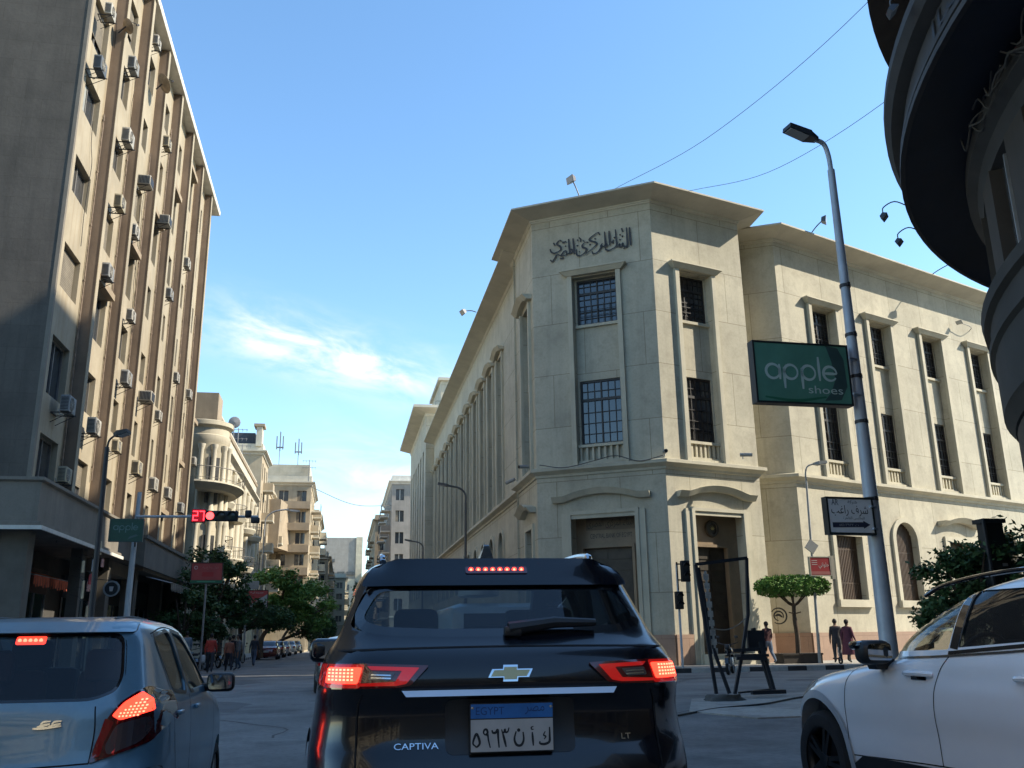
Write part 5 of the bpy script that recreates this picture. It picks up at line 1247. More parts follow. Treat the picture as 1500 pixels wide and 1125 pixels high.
    # bumper cladding, exhaust trim, mirrors, wheels
    bc = MB(); patch(bc, rpoly([(-.88, .30), (.88, .30), (.90, .58), (.62, .64), (-.62, .64), (-.90, .58)], .04), B.fr(.006), BLKP, thick=.01); P(bc, 'lower_bumper', BLKP)
    bs = MB(); patch(bs, rpoly([(-.60, .36), (.60, .36), (.66, .46), (-.66, .46)], .03), B.fr(.012), CHR, thick=.01); P(bs, 'skid_plate', mat('grey_skid', (.16, .165, .17), .5, metal=.3))
    for sg in (-1, 1):
        m = MB(); c0 = (sg * 1.0, 2.78, 1.235)
        m.rbox((0, 0, 0), (.25, .15, .17), .055, PNT, Matrix.Translation(c0) @ Matrix.Rotation(R(-8 * sg), 4, 'Z'), 3); m.tube([(sg * .86, 2.82, 1.19), (sg * .93, 2.8, 1.2)], .03, 8); mo = P(m, 'mirror', PNT)
        gm = MB(); gm.add([tuple(Vector(c0) + Vector((sg * x, -.077, z))) for x, z in rpoly([(-.10, -.06), (.10, -.05), (.105, .06), (-.09, .065)], .03)], [tuple(range(20))]); gm.build('mirror_glass', mat('mirror_glass', (.30, .32, .35), .05, metal=1.0, var=0), mo)
        for yw in (.92, 3.62):
            ac_ = MB(); a = [(yw + .43 * math.cos(t), .36 + .43 * math.sin(t)) for t in [lerp(-.25, PI + .25, i / 20) for i in range(21)]]; b = [(yw + .50 * math.cos(t), .36 + .50 * math.sin(t)) for t in [lerp(-.25, PI + .25, i / 20) for i in range(21)]]
            f = B.fs(sg, .012)
            for i in range(20): ac_.quad(f(a[i][0], max(.23, a[i][1])), f(a[i + 1][0], max(.23, a[i + 1][1])), f(b[i + 1][0], max(.23, b[i + 1][1])), f(b[i][0], max(.23, b[i][1])))
            P(ac_, 'arch_trim', BLKP)
        for yw in (.92, 3.62): wheel(root, sg * .835, yw, .35, .23, sg, METAL)
    interior(root, [(-.40, 1.35, .62, .10), (.0, 1.38, .60, .02), (.40, 1.35, .62, .10), (-.38, 2.35, .62, .12), (.38, 2.35, .62, .12)], 3.15, .80, .42, 1.12, -.38)
    root.location = (.775, 4.30, 0)
    return root
black_suv()

# ============================================================ small blue hatchback on the left
def blue_hatch():
    root = thing('hatchback', 'small blue hatchback with lit brake light and dusty roof in the left lane', 'car', (0, 0, 0), R(-1.0))
    PNT = mat('blue_paint', (0.15, 0.285, 0.375), .32, metal=.1, var=.12, scale=3, coat=.6, fine=.06)
    B = Body(rear=[(.20, .12), (.32, .02), (.48, .0), (.62, .03), (.70, .10), (.82, .13), (.95, .155), (1.02, .19), (1.15, .27), (1.28, .35), (1.38, .42), (1.43, .55), (1.46, .85), (1.475, 1.2)],
             front=[(.20, 3.2), (.35, 3.36), (.55, 3.40), (.75, 3.34), (.86, 3.1), (.92, 2.82), (.97, 2.62), (1.1, 2.42), (1.3, 2.1), (1.4, 1.86), (1.45, 1.6), (1.475, 1.35)],
             width=[(.20, .68), (.30, .725), (.5, .745), (.75, .74), (.9, .73), (.98, .715), (1.05, .69), (1.2, .645), (1.35, .595), (1.41, .55), (1.445, .47), (1.475, .30)], n=6.0)
    P = lambda mb, n, m, par=root, sm=35: mb.build(n, m, par, sm)
    body = B.shell().build('body', PNT, root)
    rg = rpoly([(-.50, 1.365), (.50, 1.365), (.545, 1.13), (.53, 1.05), (.42, 1.005), (-.42, 1.005), (-.53, 1.05), (-.545, 1.13)], .06)
    pr = lambda u, v, d: (u, d, v); ps = lambda u, v, d: (d, u, v)
    g1 = rpoly([(.72, 1.34), (1.20, 1.375), (1.36, 1.06), (1.30, 1.0), (.92, 1.03)], .04); g2 = rpoly([(1.30, 1.375), (1.56, 1.35), (2.30, 1.0), (1.46, 1.0)], .04)
    ws = rpoly([(-.47, 1.40), (.47, 1.40), (.60, 1.0), (-.60, 1.0)], .06)
    cut = [cutter(rg, pr, -.1, .8), cutter(ws, pr, 1.7, 3.2)] + [cutter(q, ps, -1, 1) for q in (g1, g2)]
    for y in (.55, 2.78):
        mb = MB(); mb.cyl((-1.2, y, .27), (1.2, y, .27), .325, n=36); cut.append(mb.build('cutter', None))
    carve(body, .03, cut)
    gl = glassmat('hatch_glass', (.66, .76, .78), .06, .01, -.08)
    g = MB(); patch(g, rg, B.fr(-.01)); P(g, 'rear_window', gl, sm=180)
    k = MB(); frame_strip(k, rpoly([(-.485, 1.345), (.485, 1.345), (.525, 1.13), (.51, 1.06), (.41, 1.02), (-.41, 1.02), (-.51, 1.06), (-.525, 1.13)], .06), .022, B.fr(-.005)); P(k, 'window_border', GLB)
    g = MB(); patch(g, ws, B.ff(-.01)); P(g, 'windscreen', glassmat('clear_car_glass', (.74, .82, .80), .02), sm=180)
    for sg in (-1, 1):
        for q in (g1, g2):
            g = MB(); patch(g, q, B.fs(sg, -.01)); P(g, 'side_window', glassmat('dusty_side_glass', (.5, .52, .5), .35, .06, .1), sm=180)
            k = MB(); frame_strip(k, q, .022, B.fs(sg, .003)); P(k, 'window_seal', BLKP)
    # lip over the window and high brake light
    s = MB(); patch(s, rpoly([(-.52, 1.43), (.52, 1.43), (.545, 1.37), (-.545, 1.37)], .02), lambda u, v, d=0: (u, B.rear(u, v) - .03 - d, v), PNT, thick=.04); P(s, 'roof_lip', PNT)
    b3 = MB(); c0 = B.fr(-.022); patch(b3, rpoly([(-.075, 1.350), (.085, 1.350), (.085, 1.305), (-.075, 1.305)], .012), c0, LIT, step=.02)
    for i in range(5): b3.lathe([(0, -.003), (.011, 0)], (-.055 + .028 * i, c0(-.055 + .028 * i, 1.328)[1] - .003, 1.328), 'y', 10, LITC)
    P(b3, 'high_brake_light', LIT)
    # tail lights
    for sg in (-1, 1):
        X = lambda pts: [(sg * a, b) for a, b in pts]
        t = MB(); patch(t, rpoly(X([(.655, 1.075), (.705, 1.02), (.735, .955), (.738, .86), (.70, .775), (.45, .70), (.47, .80), (.51, .92), (.56, 1.0)]), .02), B.fr(.010), REDD, step=.025, thick=.03); lo = t.build('tail_light', REDD, root, 35)
        i1 = MB()
        patch(i1, rpoly(X([(.64, 1.045), (.685, 1.0), (.70, .94), (.57, .905), (.53, .93), (.575, .995)]), .012), B.fr(.013), LIT, step=.02)
        rr = random.Random(2)
        for a in range(9):
            for b in range(7):
                u = .565 + .0155 * a + .004 * b; v = .925 + .0155 * b
                if v < .93 + (u - .55) * .75 and v > .905 + (u - .57) * .25 and u < .672 and v < 1.07 - (u - .63) * 1.2: f = B.fr(.0145); i1.quad(f(sg * (u - .004), v - .004), f(sg * (u + .004), v - .004), f(sg * (u + .004), v + .004), f(sg * (u - .004), v + .004), LITC)
        i1.build('lit_brake_panel', LIT, lo)
        i2 = MB(); patch(i2, rpoly(X([(.555, .885), (.69, .915), (.70, .85), (.665, .785), (.53, .735), (.515, .78)]), .025), B.fr(.013), SMOKE, step=.025); i2.build('reversing_lens', SMOKE, lo)
        i3 = MB(); patch(i3, rpoly(X([(.50, .92), (.475, .80), (.462, .722), (.50, .735), (.51, .80), (.545, .90)]), .01), B.fr(.0135), REDL, step=.02); i3.build('red_reflector', REDL, lo)
        i4 = MB(); patch(i4, rpoly(X([(.662, 1.055), (.70, 1.01), (.728, .955), (.712, .955), (.69, 1.0)]), .008), B.fr(.0135), SMOKE, step=.02); i4.build('side_lens', SMOKE, lo)
    # badge, seams, bumper
    bd = MB()
    for dx in (0, .055):
        stroke(bd, [(.17 + dx, .885), (.20 + dx, .893), (.232 + dx, .90)], .014, B.fr(.006), 0, .004, CHR); stroke(bd, [(.185 + dx, .898), (.20 + dx, .91), (.235 + dx, .913)], .010, B.fr(.006), 0, .004, CHR)
    stroke(bd, [(.15, .878), (.20, .879), (.29, .888)], .012, B.fr(.006), 0, .004, CHR); P(bd, 'chrome_badge', CHR)
    ln = MB(); seam(ln, [(-.45, .70), (0, .685), (.45, .70)], .008, B.fr(.0015)); seam(ln, [(.44, .98), (.455, .86), (.45, .70)], .007, B.fr(.0015)); seam(ln, [(-.44, .98), (-.455, .86), (-.45, .70)], .007, B.fr(.0015))
    for sg in (-1, 1):
        for pts in ([(.68, 1.36), (.84, 1.03), (.87, .8), (.95, .55)], [(1.40, .99), (1.42, .75), (1.40, .30)], [(2.42, .95), (2.44, .7), (2.38, .33)], [(.68, 1.36), (1.0, 1.395), (1.30, 1.40), (1.60, 1.37)]): seam(ln, pts, .007, B.fs(sg, .0015))
        h = MB()
        for y in (1.0, 1.62): h.rbox((sg * (B.side(y, .88) + .012), y, .885), (.03, .13, .03), .012)
        P(h, 'door_handle', PNT)
    P(ln, 'panel_gap', LINER)
    bc = MB(); patch(bc, rpoly([(-.72, .22), (.72, .22), (.735, .64), (.5, .66), (-.5, .66), (-.735, .64)], .03), B.fr(.008), mat('dark_blue_bumper', (0.012, 0.025, 0.05), .35, var=.2, coat=.4), thick=.01); P(bc, 'bumper', None)
    npl = MB(); nf = lambda u, v, d=0: (u, -.02 - d, v); npl.prism([(-.19, .42), (.19, .42), (.19, .60), (-.19, .60)], nf, 0, .01, mat('plate_white', (.5, .5, .5))); P(npl, 'number_plate', None)
    # dusty rails on the roof
    rl = MB()
    for x in (-.32, .30): rl.tube(catmull([(x * 1.2, .75, 1.452), (x * 1.25, 1.1, 1.468), (x * 1.2, 1.6, 1.462)]), .008, 6)
    P(rl, 'roof_gutter', mat('dusty_trim', (.16, .16, .15), .7))
    for sg in (-1, 1):
        m = MB(); c0 = (sg * .83, 2.05, 1.02); m.rbox((0, 0, 0), (.20, .09, .135), .04, BLKP, Matrix.Translation(c0), 3); m.tube([(sg * .69, 2.12, .98), (sg * .76, 2.08, .99)], .03, 8); mo = P(m, 'mirror', BLKP)
        gm = MB(); gm.add([tuple(Vector(c0) + Vector((sg * x, -.046, z))) for x, z in rpoly([(-.085, -.05), (.085, -.045), (.085, .05), (-.08, .055)], .025)], [tuple(range(20))]); gm.build('mirror_glass', mat('mirror_glass', (.30, .32, .35), .05, metal=1.0, var=0), mo)
        for yw in (.55, 2.78): wheel(root, sg * .655, yw, .275, .16, sg, METAL, 7)
    interior(root, [(-.33, .95, .52, .0), (.33, .95, .52, .0), (-.32, 1.62, .52, .06), (.32, 1.62, .52, .06)], 2.35, .64, .36, .98, -.32)
    root.location = (-1.735, 5.33, 0)
    return root
blue_hatch()

# ============================================================ white SUV on the right
def white_suv():
    root = thing('suv', 'white SUV with black roof rail and dark wheels, seen from its side on the right', 'car', (0, 0, 0), R(1.5))
    PNT = mat('white_paint', (0.90, 0.90, 0.90), .2, var=.03, scale=2, coat=1.0)
    B = Body(rear=[(.24, .12), (.36, .03), (.55, .0), (.75, .02), (.95, .06), (1.08, .09), (1.2, .20), (1.35, .42), (1.5, .60), (1.58, .72), (1.63, 1.0), (1.655, 1.5)],
             front=[(.24, 4.36), (.36, 4.48), (.55, 4.54), (.75, 4.52), (.86, 4.42), (.94, 4.28), (1.0, 4.05), (1.05, 3.72), (1.09, 3.40), (1.13, 3.14), (1.2, 3.10), (1.3, 2.96), (1.42, 2.70), (1.52, 2.42), (1.59, 2.12), (1.635, 1.85), (1.655, 1.6)],
             width=[(.24, .87), (.34, .915), (.5, .93), (.66, .925), (.80, .932), (.93, .925), (1.03, .905), (1.10, .895), (1.18, .87), (1.3, .83), (1.45, .77), (1.55, .72), (1.60, .66), (1.64, .54), (1.655, .38)], n=6.5)
    P = lambda mb, n, m, par=root, sm=35: mb.build(n, m, par, sm)
    body = B.shell(72).build('body', PNT, root)
    y0 = 3.05                                                       # rear bumper position in the street; pieces below are given from it
    Y = lambda y: y - y0
    pr = lambda u, v, d: (u, d, v); ps = lambda u, v, d: (d, u, v)
    def Q(y, z, xr=3.8):                                            # where the sloping side really carries a point first sighted on the plane xr
        k = 1.0
        for _ in range(6): zz = H + (z - H) * k; k = (4.68 - B.w(min(zz, 1.60))) / xr
        return (y * k - y0, H + (z - H) * k)
    g1 = rpoly([Q(6.14, 1.172), Q(6.02, 1.285), Q(5.74, 1.415), Q(5.42, 1.505), Q(5.10, 1.535), Q(5.34, 1.195)], .02)
    g2 = rpoly([Q(5.04, 1.538), Q(4.5, 1.535), Q(4.15, 1.50), Q(4.22, 1.27), Q(5.28, 1.205)], .02); g3 = rpoly([Q(4.08, 1.495), Q(3.75, 1.45), Q(3.72, 1.34), Q(4.14, 1.285)], .02)
    ws = rpoly([(-.56, 1.57), (.56, 1.57), (.74, 1.15), (-.74, 1.15)], .05); rg = rpoly([(-.56, 1.50), (.56, 1.50), (.68, 1.2), (-.68, 1.2)], .05)
    cut = [cutter(rg, pr, -.1, 1.0), cutter(ws, pr, 2.0, 4.2)] + [cutter(q, ps, -1.2, 1.2) for q in (g1, g2, g3)]
    WY = (Y(4.31), Y(6.995)); wr = .365
    for y in WY:
        mb = MB(); mb.cyl((-1.2, y, wr), (1.2, y, wr), .455, n=44); cut.append(mb.build('cutter', None))
    carve(body, .035, cut)
    gl = glassmat('clear_car_glass', (.74, .82, .80), .02); gd = glassmat('privacy_glass', (.20, .22, .24), .5, .01, .2)
    g = MB(); patch(g, ws, B.ff(-.012)); P(g, 'windscreen', gl, sm=180); g = MB(); patch(g, rg, B.fr(-.012)); P(g, 'rear_window', gd, sm=180)
    for sg in (-1, 1):
        for q, mm in ((g1, gl), (g2, gd), (g3, gd)):
            g = MB(); patch(g, q, B.fs(sg, -.012), step=.06); P(g, 'side_window', mm, sm=180)
        tr = MB(); f = B.fs(sg, .004)
        out = rpoly([Q(6.30, 1.14), Q(6.10, 1.285), Q(5.76, 1.44), Q(5.42, 1.535), Q(5.06, 1.562), Q(4.5, 1.56), Q(4.1, 1.53), Q(3.7, 1.46), Q(3.62, 1.35), Q(4.2, 1.245), Q(5.35, 1.165)], .02)
        frame_strip(tr, [(p[0], p[1]) for p in out], -.022, f, GLB)
        for a, b in ((Q(5.07, 1.54), Q(5.31, 1.20)), (Q(4.115, 1.50), Q(4.18, 1.28))): seam(tr, [a, b], .075, B.fs(sg, .003), GLB)
        patch(tr, [Q(6.30, 1.14), Q(6.06, 1.29), Q(6.02, 1.285), Q(6.14, 1.17)], B.fs(sg, .0045), GLB)
        seam(tr, [Q(6.28, 1.128), Q(5.35, 1.158), Q(4.25, 1.232), Q(3.62, 1.35)], .014, B.fs(sg, .006), mat('dark_chrome', (.2, .21, .22), .2, metal=1.0, var=0)); P(tr, 'window_trim', GLB)
        ln = MB()
        for pts in ([(Y(6.33), 1.13), (Y(6.50), 1.0), (Y(6.545), .80), (Y(6.54), .55), (Y(6.49), .36)], [(Y(5.35), 1.17), (Y(5.45), 1.06), (Y(5.50), .93), (Y(5.51), .75), (Y(5.49), .50)], [(Y(4.25), 1.235), (Y(4.42), 1.05), (Y(4.62), .80), (Y(4.72), .5)], [(Y(6.49), .46), (Y(5.5), .50), (Y(4.75), .50)]): seam(ln, pts, .008, B.fs(sg, .0015), LINER)
        P(ln, 'panel_gap', LINER)
        for yy in (5.655, 4.64):
            h = MB(); x = sg * (B.side(Y(yy), 1.04) + .022); h.tube(catmull([(x - sg * .02, Y(yy) - .14, 1.04), (x + sg * .006, Y(yy) - .11, 1.043), (x + sg * .01, Y(yy), 1.045), (x + sg * .006, Y(yy) + .11, 1.043), (x - sg * .02, Y(yy) + .14, 1.04)]), .017, 8, PNT); h.rbox((x - sg * .012, Y(yy), 1.025), (.012, .15, .045), .005, GLB); P(h, 'door_handle', PNT)
        sl = MB(); patch(sl, [(WY[0] + .50, .26), (WY[0] + .46, .46), (WY[0] + .62, .49), (WY[1] - .64, .47), (WY[1] - .50, .40), (WY[1] - .50, .26)], B.fs(sg, .012), BLKP, thick=.02); P(sl, 'sill_cladding', BLKP)
        f = B.fs(sg, .014)
        for yw in WY:
            ac_ = MB()
            for i in range(24):
                t0, t1 = lerp(-.22, PI + .22, i / 24), lerp(-.22, PI + .22, (i + 1) / 24)
                q = [(yw + r_ * math.cos(t), max(.25, wr + r_ * math.sin(t))) for r_, t in ((.455, t0), (.455, t1), (.515, t1), (.515, t0))]; ac_.quad(*[f(*p) for p in q])
                q = [(yw + .455 * math.cos(t), max(.25, wr + .455 * math.sin(t))) for t in (t0, t1)]; ac_.quad(f(*q[0]), f(*q[1]), B.fs(sg, -.12)(*q[1]), B.fs(sg, -.12)(*q[0]))
            P(ac_, 'arch_trim', mat('arch_white_trim', (0.42, 0.44, 0.46), .3, var=.05, coat=.5))
        m = MB(); c0 = (sg * 1.0, Y(6.00), 1.175)
        m.rbox((0, 0, 0), (.22, .17, .16), .055, BLKP, Matrix.Translation(c0) @ Matrix.Rotation(R(6 * sg), 4, 'Z'), 3); m.hexa([(c0[0] - sg * .17, c0[1] + .02, 1.06), (c0[0] - sg * .02, c0[1] + .0, 1.06), (c0[0] - sg * .02, c0[1] + .1, 1.06), (c0[0] - sg * .17, c0[1] + .12, 1.06), (c0[0] - sg * .15, c0[1] - .02, 1.13), (c0[0] + sg * .02, c0[1] - .02, 1.13), (c0[0] + sg * .02, c0[1] + .08, 1.13), (c0[0] - sg * .15, c0[1] + .1, 1.13)], BLKP)
        m.rbox((c0[0] + sg * .03, c0[1] + .04, 1.22), (.19, .14, .06), .028, GLB); mo = P(m, 'mirror', BLKP)
        gm = MB(); gm.add([(c0[0] + sg * x, c0[1] - .088, c0[2] + z) for x, z in rpoly([(-.09, -.055), (.09, -.05), (.09, .055), (-.085, .06)], .025)], [tuple(range(20))]); gm.build('mirror_glass', mat('mirror_glass', (0, 0, 0)), mo)
        rr_ = MB(); rr_.tube(catmull([(sg * .63, Y(5.86), 1.545), (sg * .635, Y(5.66), 1.60), (sg * .635, Y(5.3), 1.64), (sg * .635, Y(4.9), 1.655), (sg * .63, Y(4.4), 1.645), (sg * .62, Y(4.1), 1.60)]), .015, 8); P(rr_, 'roof_rail', GLB)
        hl = MB(); patch(hl, rpoly([(sg * .50, .90), (sg * .86, .955), (sg * .88, .90), (sg * .82, .80), (sg * .60, .83)], .02), B.ff(.006), mat('headlight_lens', (.55, .6, .66), .05, metal=.4, var=.2, coat=1), step=.03); patch(hl, rpoly([(Y(7.30), .95), (Y(7.44), .90), (Y(7.42), .84), (Y(7.25), .90)], .015), B.fs(sg, .006), mat('headlight_lens', (0, 0, 0)), step=.03); P(hl, 'headlight', None)
        for yw in WY: wheel(root, sg * .79, yw, wr, .235, sg, mat('dark_alloy', (.02, .021, .023), .35, metal=.6, var=.1), 5)
    gr = MB(); patch(gr, rpoly([(-.55, .62), (.55, .62), (.5, .85), (-.5, .85)], .04), B.ff(.006), GLB); P(gr, 'front_grille', GLB)
    interior(root, [(-.40, Y(4.3), .62, .04), (.40, Y(4.3), .62, .04), (-.40, Y(5.05), .62, .06), (.40, Y(5.05), .62, .06)], Y(6.05), .80, .42, 1.13, -.40)
    root.location = (4.68, y0, 0)
    return root
white_suv()

# ============================================================ plain saloon for the far lanes and the parked row
def make_saloon():
    root = thing('saloon_car', 'x', 'car')
    PNT = mat('grey_car_paint', (0.10, 0.105, 0.11), .25, metal=.3, var=.05, coat=.8)
    B = Body(rear=[(.22, .10), (.4, .0), (.7, .03), (.86, .10), (.93, .25), (.98, .62), (1.1, .80), (1.3, 1.12), (1.40, 1.45), (1.43, 1.8)], front=[(.22, 4.2), (.4, 4.35), (.62, 4.32), (.75, 4.1), (.84, 3.6), (.92, 3.15), (1.1, 2.85), (1.3, 2.5), (1.40, 2.25), (1.43, 2.0)],
             width=[(.22, .80), (.4, .86), (.8, .855), (.92, .82), (1.0, .76), (1.3, .64), (1.40, .52), (1.43, .3)], n=6)
    body = B.shell(34).build('body', PNT, root, 40)
    gl = mat('dark_car_glass', (0.01, 0.012, 0.015), .04, var=0, spec=.9)
    g = MB(); patch(g, rpoly([(-.55, 1.33), (.55, 1.33), (.68, 1.02), (-.68, 1.02)], .05), B.fr(.006), gl); g.build('rear_window', gl, root, 180)
    g = MB(); patch(g, rpoly([(-.55, 1.34), (.55, 1.34), (.70, .96), (-.70, .96)], .05), B.ff(.006), gl); g.build('windscreen', gl, root, 180)
    for sg in (-1, 1):
        g = MB(); patch(g, rpoly([(1.05, 1.05), (1.4, 1.32), (2.15, 1.35), (2.8, 1.02)], .05), B.fs(sg, .006), gl); g.build('side_window', gl, root, 180)
        t = MB(); patch(t, rpoly([(sg * .50, .86), (sg * .80, .86), (sg * .83, .70), (sg * .55, .70)], .02), B.fr(.008), REDL); t.build('tail_light', REDL, root)
        h = MB(); patch(h, rpoly([(sg * .45, .74), (sg * .78, .74), (sg * .80, .60), (sg * .5, .60)], .02), B.ff(.008), SMOKE); h.build('headlight', SMOKE, root)
        for yw in (.85, 3.45): wheel(root, sg * .76, yw, .31, .2, sg, METAL)
    n = MB(); n.prism([(-.2, .55), (.2, .55), (.2, .68), (-.2, .68)], lambda u, v, d: (u, -.01 - d, v), 0, .012, mat('plate_white', (.5, .5, .5))); n.build('number_plate', None, root)
    return root
sal = make_saloon()
sal.location = (.20, 24.5, 0); tag(sal, 'grey saloon car mostly hidden ahead of the black SUV', 'car')
def repaint(o, name, col):
    m = mat(name, col, .25, metal=.2, var=.05, coat=.8)
    for c in COL.objects:
        if c.parent is o and c.name.startswith('body'): c.material_slots[0].link = 'OBJECT'; c.material_slots[0].material = m
parked = [(-5.6, 74, 'dark_red_car_paint', (.12, .02, .02), 'dark red saloon parked under the trees, nearest of the parked row', 0), (-5.6, 82, 'black_car_paint', (.012, .012, .014), 'black saloon parked behind the dark red one', 0),
          (-5.6, 91, 'silver_car_paint', (.35, .36, .37), 'silver saloon parked along the left kerb', 0), (-5.5, 101, 'white_car_paint', (.6, .6, .58), 'white saloon parked along the far left kerb', 0),
          (-2.2, 106, 'maroon_car_paint', (.16, .025, .03), 'maroon saloon driving far down the street', 0), (1.4, 118, 'blue_grey_car_paint', (.05, .07, .1), 'blue grey saloon far down the street, right of the maroon one', 0), (-5.4, 112, 'beige_car_paint', (.34, .29, .2), 'beige saloon at the far end of the parked row', 0)]
for (x, y, nm, col, lb, rz) in parked:
    o = copy_tree(sal); o.location = (x, y, 0); repaint(o, nm, col); tag(o, lb, 'car', 'cars parked and driving down the street')
# ------------------------------------------------------------------ lamps, signals, signs
def box_sign(fr, u0, u1, z0, z1, depth, edge, face, name, label, cat, decor, at, group=None):
    """a lit-box style sign: box with rim and a face; decor(mb_list) draws on fn(u, v, d)"""
    root = thing(name, label, cat, at, group=group)
    fn = lambda u, v, d=0.0: fr.P(u, v, d)
    b = MB(); b.fbox(fr, u0, u1, z0, z1, -depth, -.012, edge)
    for (a, c, e, f) in ((u0, u1, z0, z0 + .04), (u0, u1, z1 - .04, z1), (u0, u0 + .04, z0 + .04, z1 - .04), (u1 - .04, u1, z0 + .04, z1 - .04)): b.fbox(fr, a, c, e, f, -.012, .008, edge)
    b.build('sign_case', edge, root)
    f = MB(); f.quad(fn(u0 + .04, z0 + .04, -.004), fn(u1 - .04, z0 + .04, -.004), fn(u1 - .04, z1 - .04, -.004), fn(u0 + .04, z1 - .04, -.004), face); f.build('sign_face', face, root)
    d = MB(); decor(d, fn); d.build('lettering', None, root)
    return root
SGREEN = mat('sign_green', (0.10, 0.27, 0.20), .45, var=.15, scale=1.5)
SLET = mat('sign_pale_letters', (0.50, 0.64, 0.60), .5, var=.05)
SPOLE = mat('painted_steel_pole', (0.40, 0.44, 0.49), .45, metal=.15, var=.15, scale=2, streak=.2)

def lamp_head(mb, base, d, L, m):
    d = Vector(d).normalized(); s_ = d.cross(Vector((0, 0, 1))).normalized(); u = s_.cross(d); b = Vector(base)
    P = lambda a, c, e: tuple(b + d * a + s_ * c + u * e)
    mb.hexa([P(0, -.07, -.05), P(0, .07, -.05), P(0, .07, .04), P(0, -.07, .04), P(L * .3, -.15, -.08), P(L * .3, .15, -.08), P(L * .3, .15, .06), P(L * .3, -.15, .06)], m)
    mb.hexa([P(L * .3, -.16, -.08), P(L * .3, .16, -.08), P(L * .3, .16, .07), P(L * .3, -.16, .07), P(L, -.15, -.06), P(L, .15, -.06), P(L, .15, .05), P(L, -.15, .05)], m)
    mb.hexa([P(L * .36, -.13, -.10), P(L * .36, .13, -.10), P(L * .36, .13, -.08), P(L * .36, -.13, -.08), P(L * .95, -.12, -.08), P(L * .95, .12, -.08), P(L * .95, .12, -.06), P(L * .95, -.12, -.06)], mat('lamp_lens', (.35, .36, .36), .2, var=0))

LX, LY = 10.74, 17.2
def big_lamp():
    root = thing('street_lamp', 'tall tapering grey steel street lamp at the traffic island carrying the signs', 'street lamp', (LX, LY, .08))
    p = MB(); zs = [.09, .5, 2, 5, 8, 10.6, 11.6]; p.tube([(LX, LY, z) for z in zs], [.19, .175, .165, .135, .105, .085, .08], 14); P_ = p.build('pole', SPOLE, root, 40)
    b = MB(); b.cyl((LX, LY, .08), (LX, LY, .12), .30, n=16)
    for a in range(4): b.cyl((LX + .22 * math.cos(a * PI / 2 + .7), LY + .22 * math.sin(a * PI / 2 + .7), .12), (LX + .22 * math.cos(a * PI / 2 + .7), LY + .22 * math.sin(a * PI / 2 + .7), .2), .02, n=6)
    b.build('base_plate', SPOLE, root)
    for z in (6.6, 7.55, 8.7, 3.95, 5.6):
        r_ = lerp(.165, .10, z / 10); m = MB(); m.cyl((LX, LY, z), (LX, LY, z + .07), r_ + .012, n=14); m.box(LX - .03, LX + .03, LY - r_ - .06, LY - r_, z, z + .07); m.build('clamp', DMETAL, root)
    a = MB(); a.tube(catmull([(LX, LY, 11.5), (LX - .02, LY, 11.95), (LX - .12, LY - .02, 12.25), (LX - .36, LY - .06, 12.33)]), .055, 10); a.build('arm', SPOLE, root, 60)
    h = MB(); lamp_head(h, (LX - .30, LY - .05, 12.33), (-1, -.15, .22), .82, mat('lamp_head_dark', (0.045, 0.052, 0.06), .5, metal=.3)); h.build('lamp_head', None, root)
    c = MB(); c.tube([(LX + .16 - .012 * z, LY + .06, z) for z in (1.0, 3, 6, 9.4)], .018, 5); c.build('cable', DMETAL, root)
big_lamp()
FA1 = Frame((8.28, 16.95), (10.52, 17.02))
def apple_decor(d, fn):
    # thin rounded lettering drawn with strokes: apple / shoes
    def ring(cx, cy, r, a0=0, a1=2 * PI, w=.062): stroke(d, [(cx + r * math.cos(lerp(a0, a1, i / 20)), cy + r * math.sin(lerp(a0, a1, i / 20))) for i in range(21)], w, fn, -.003, .002, SLET, k=1)
    def line(p, w=.062): stroke(d, p, w, fn, -.003, .002, SLET, k=3)
    y = 6.62; r = .155
    for i, cx in enumerate((.42, .83, 1.24)): ring(cx, y, r)
    line([(.575, y + .16), (.575, y), (.575, y - .17)]); line([(.675, y + .1), (.675, y - .1), (.675, y - .36)]); line([(1.085, y + .1), (1.085, y - .1), (1.085, y - .36)])
    line([(1.49, y + .36), (1.49, y + .1), (1.49, y - .17)]); ring(1.74, y, r, 0, 1.8 * PI); line([(1.60, y), (1.74, y), (1.895, y)])
    text(d, 'shoes', fn, 1.20, 6.17, .80, .17, .001, SLET)
    BLK = mat('sign_dark_patch', (0.05, 0.095, 0.09), .5, var=.2)
    # dark flare of a shoe heel behind the last letters and a pale swoosh
    q = [(1.56, 6.02), (1.95, 6.05), (2.12, 6.35), (2.10, 6.95), (1.98, 7.2), (1.70, 7.24), (1.80, 6.9), (1.86, 6.5), (1.72, 6.2)]; d.add([fn(u, v, -.0025) for u, v in q], [tuple(range(len(q)))], BLK)
    stroke(d, [(.2, 6.06), (.9, 6.0), (1.6, 6.10)], .06, fn, -.003, -.0015, mat('sign_green_swoosh', (.03, .16, .09), .4), k=4)
sg1 = box_sign(FA1, .0, 2.22, 5.93, 7.28, .22, mat('sign_edge_dark', (.015, .022, .022), .5), SGREEN, 'shop_sign', 'big green lit-box sign reading apple shoes on the tall street lamp', 'sign', apple_decor, (9.4, 17.0, 5.93))
m = MB(); m.tube([(10.5, 17.0, 7.0), (LX, LY - .1, 7.0)], .03, 6); m.tube([(10.5, 17.0, 6.2), (LX, LY - .1, 6.2)], .03, 6); m.build('bracket', SPOLE, sg1)
FA2 = Frame((9.54, 16.88), (10.62, 16.98))
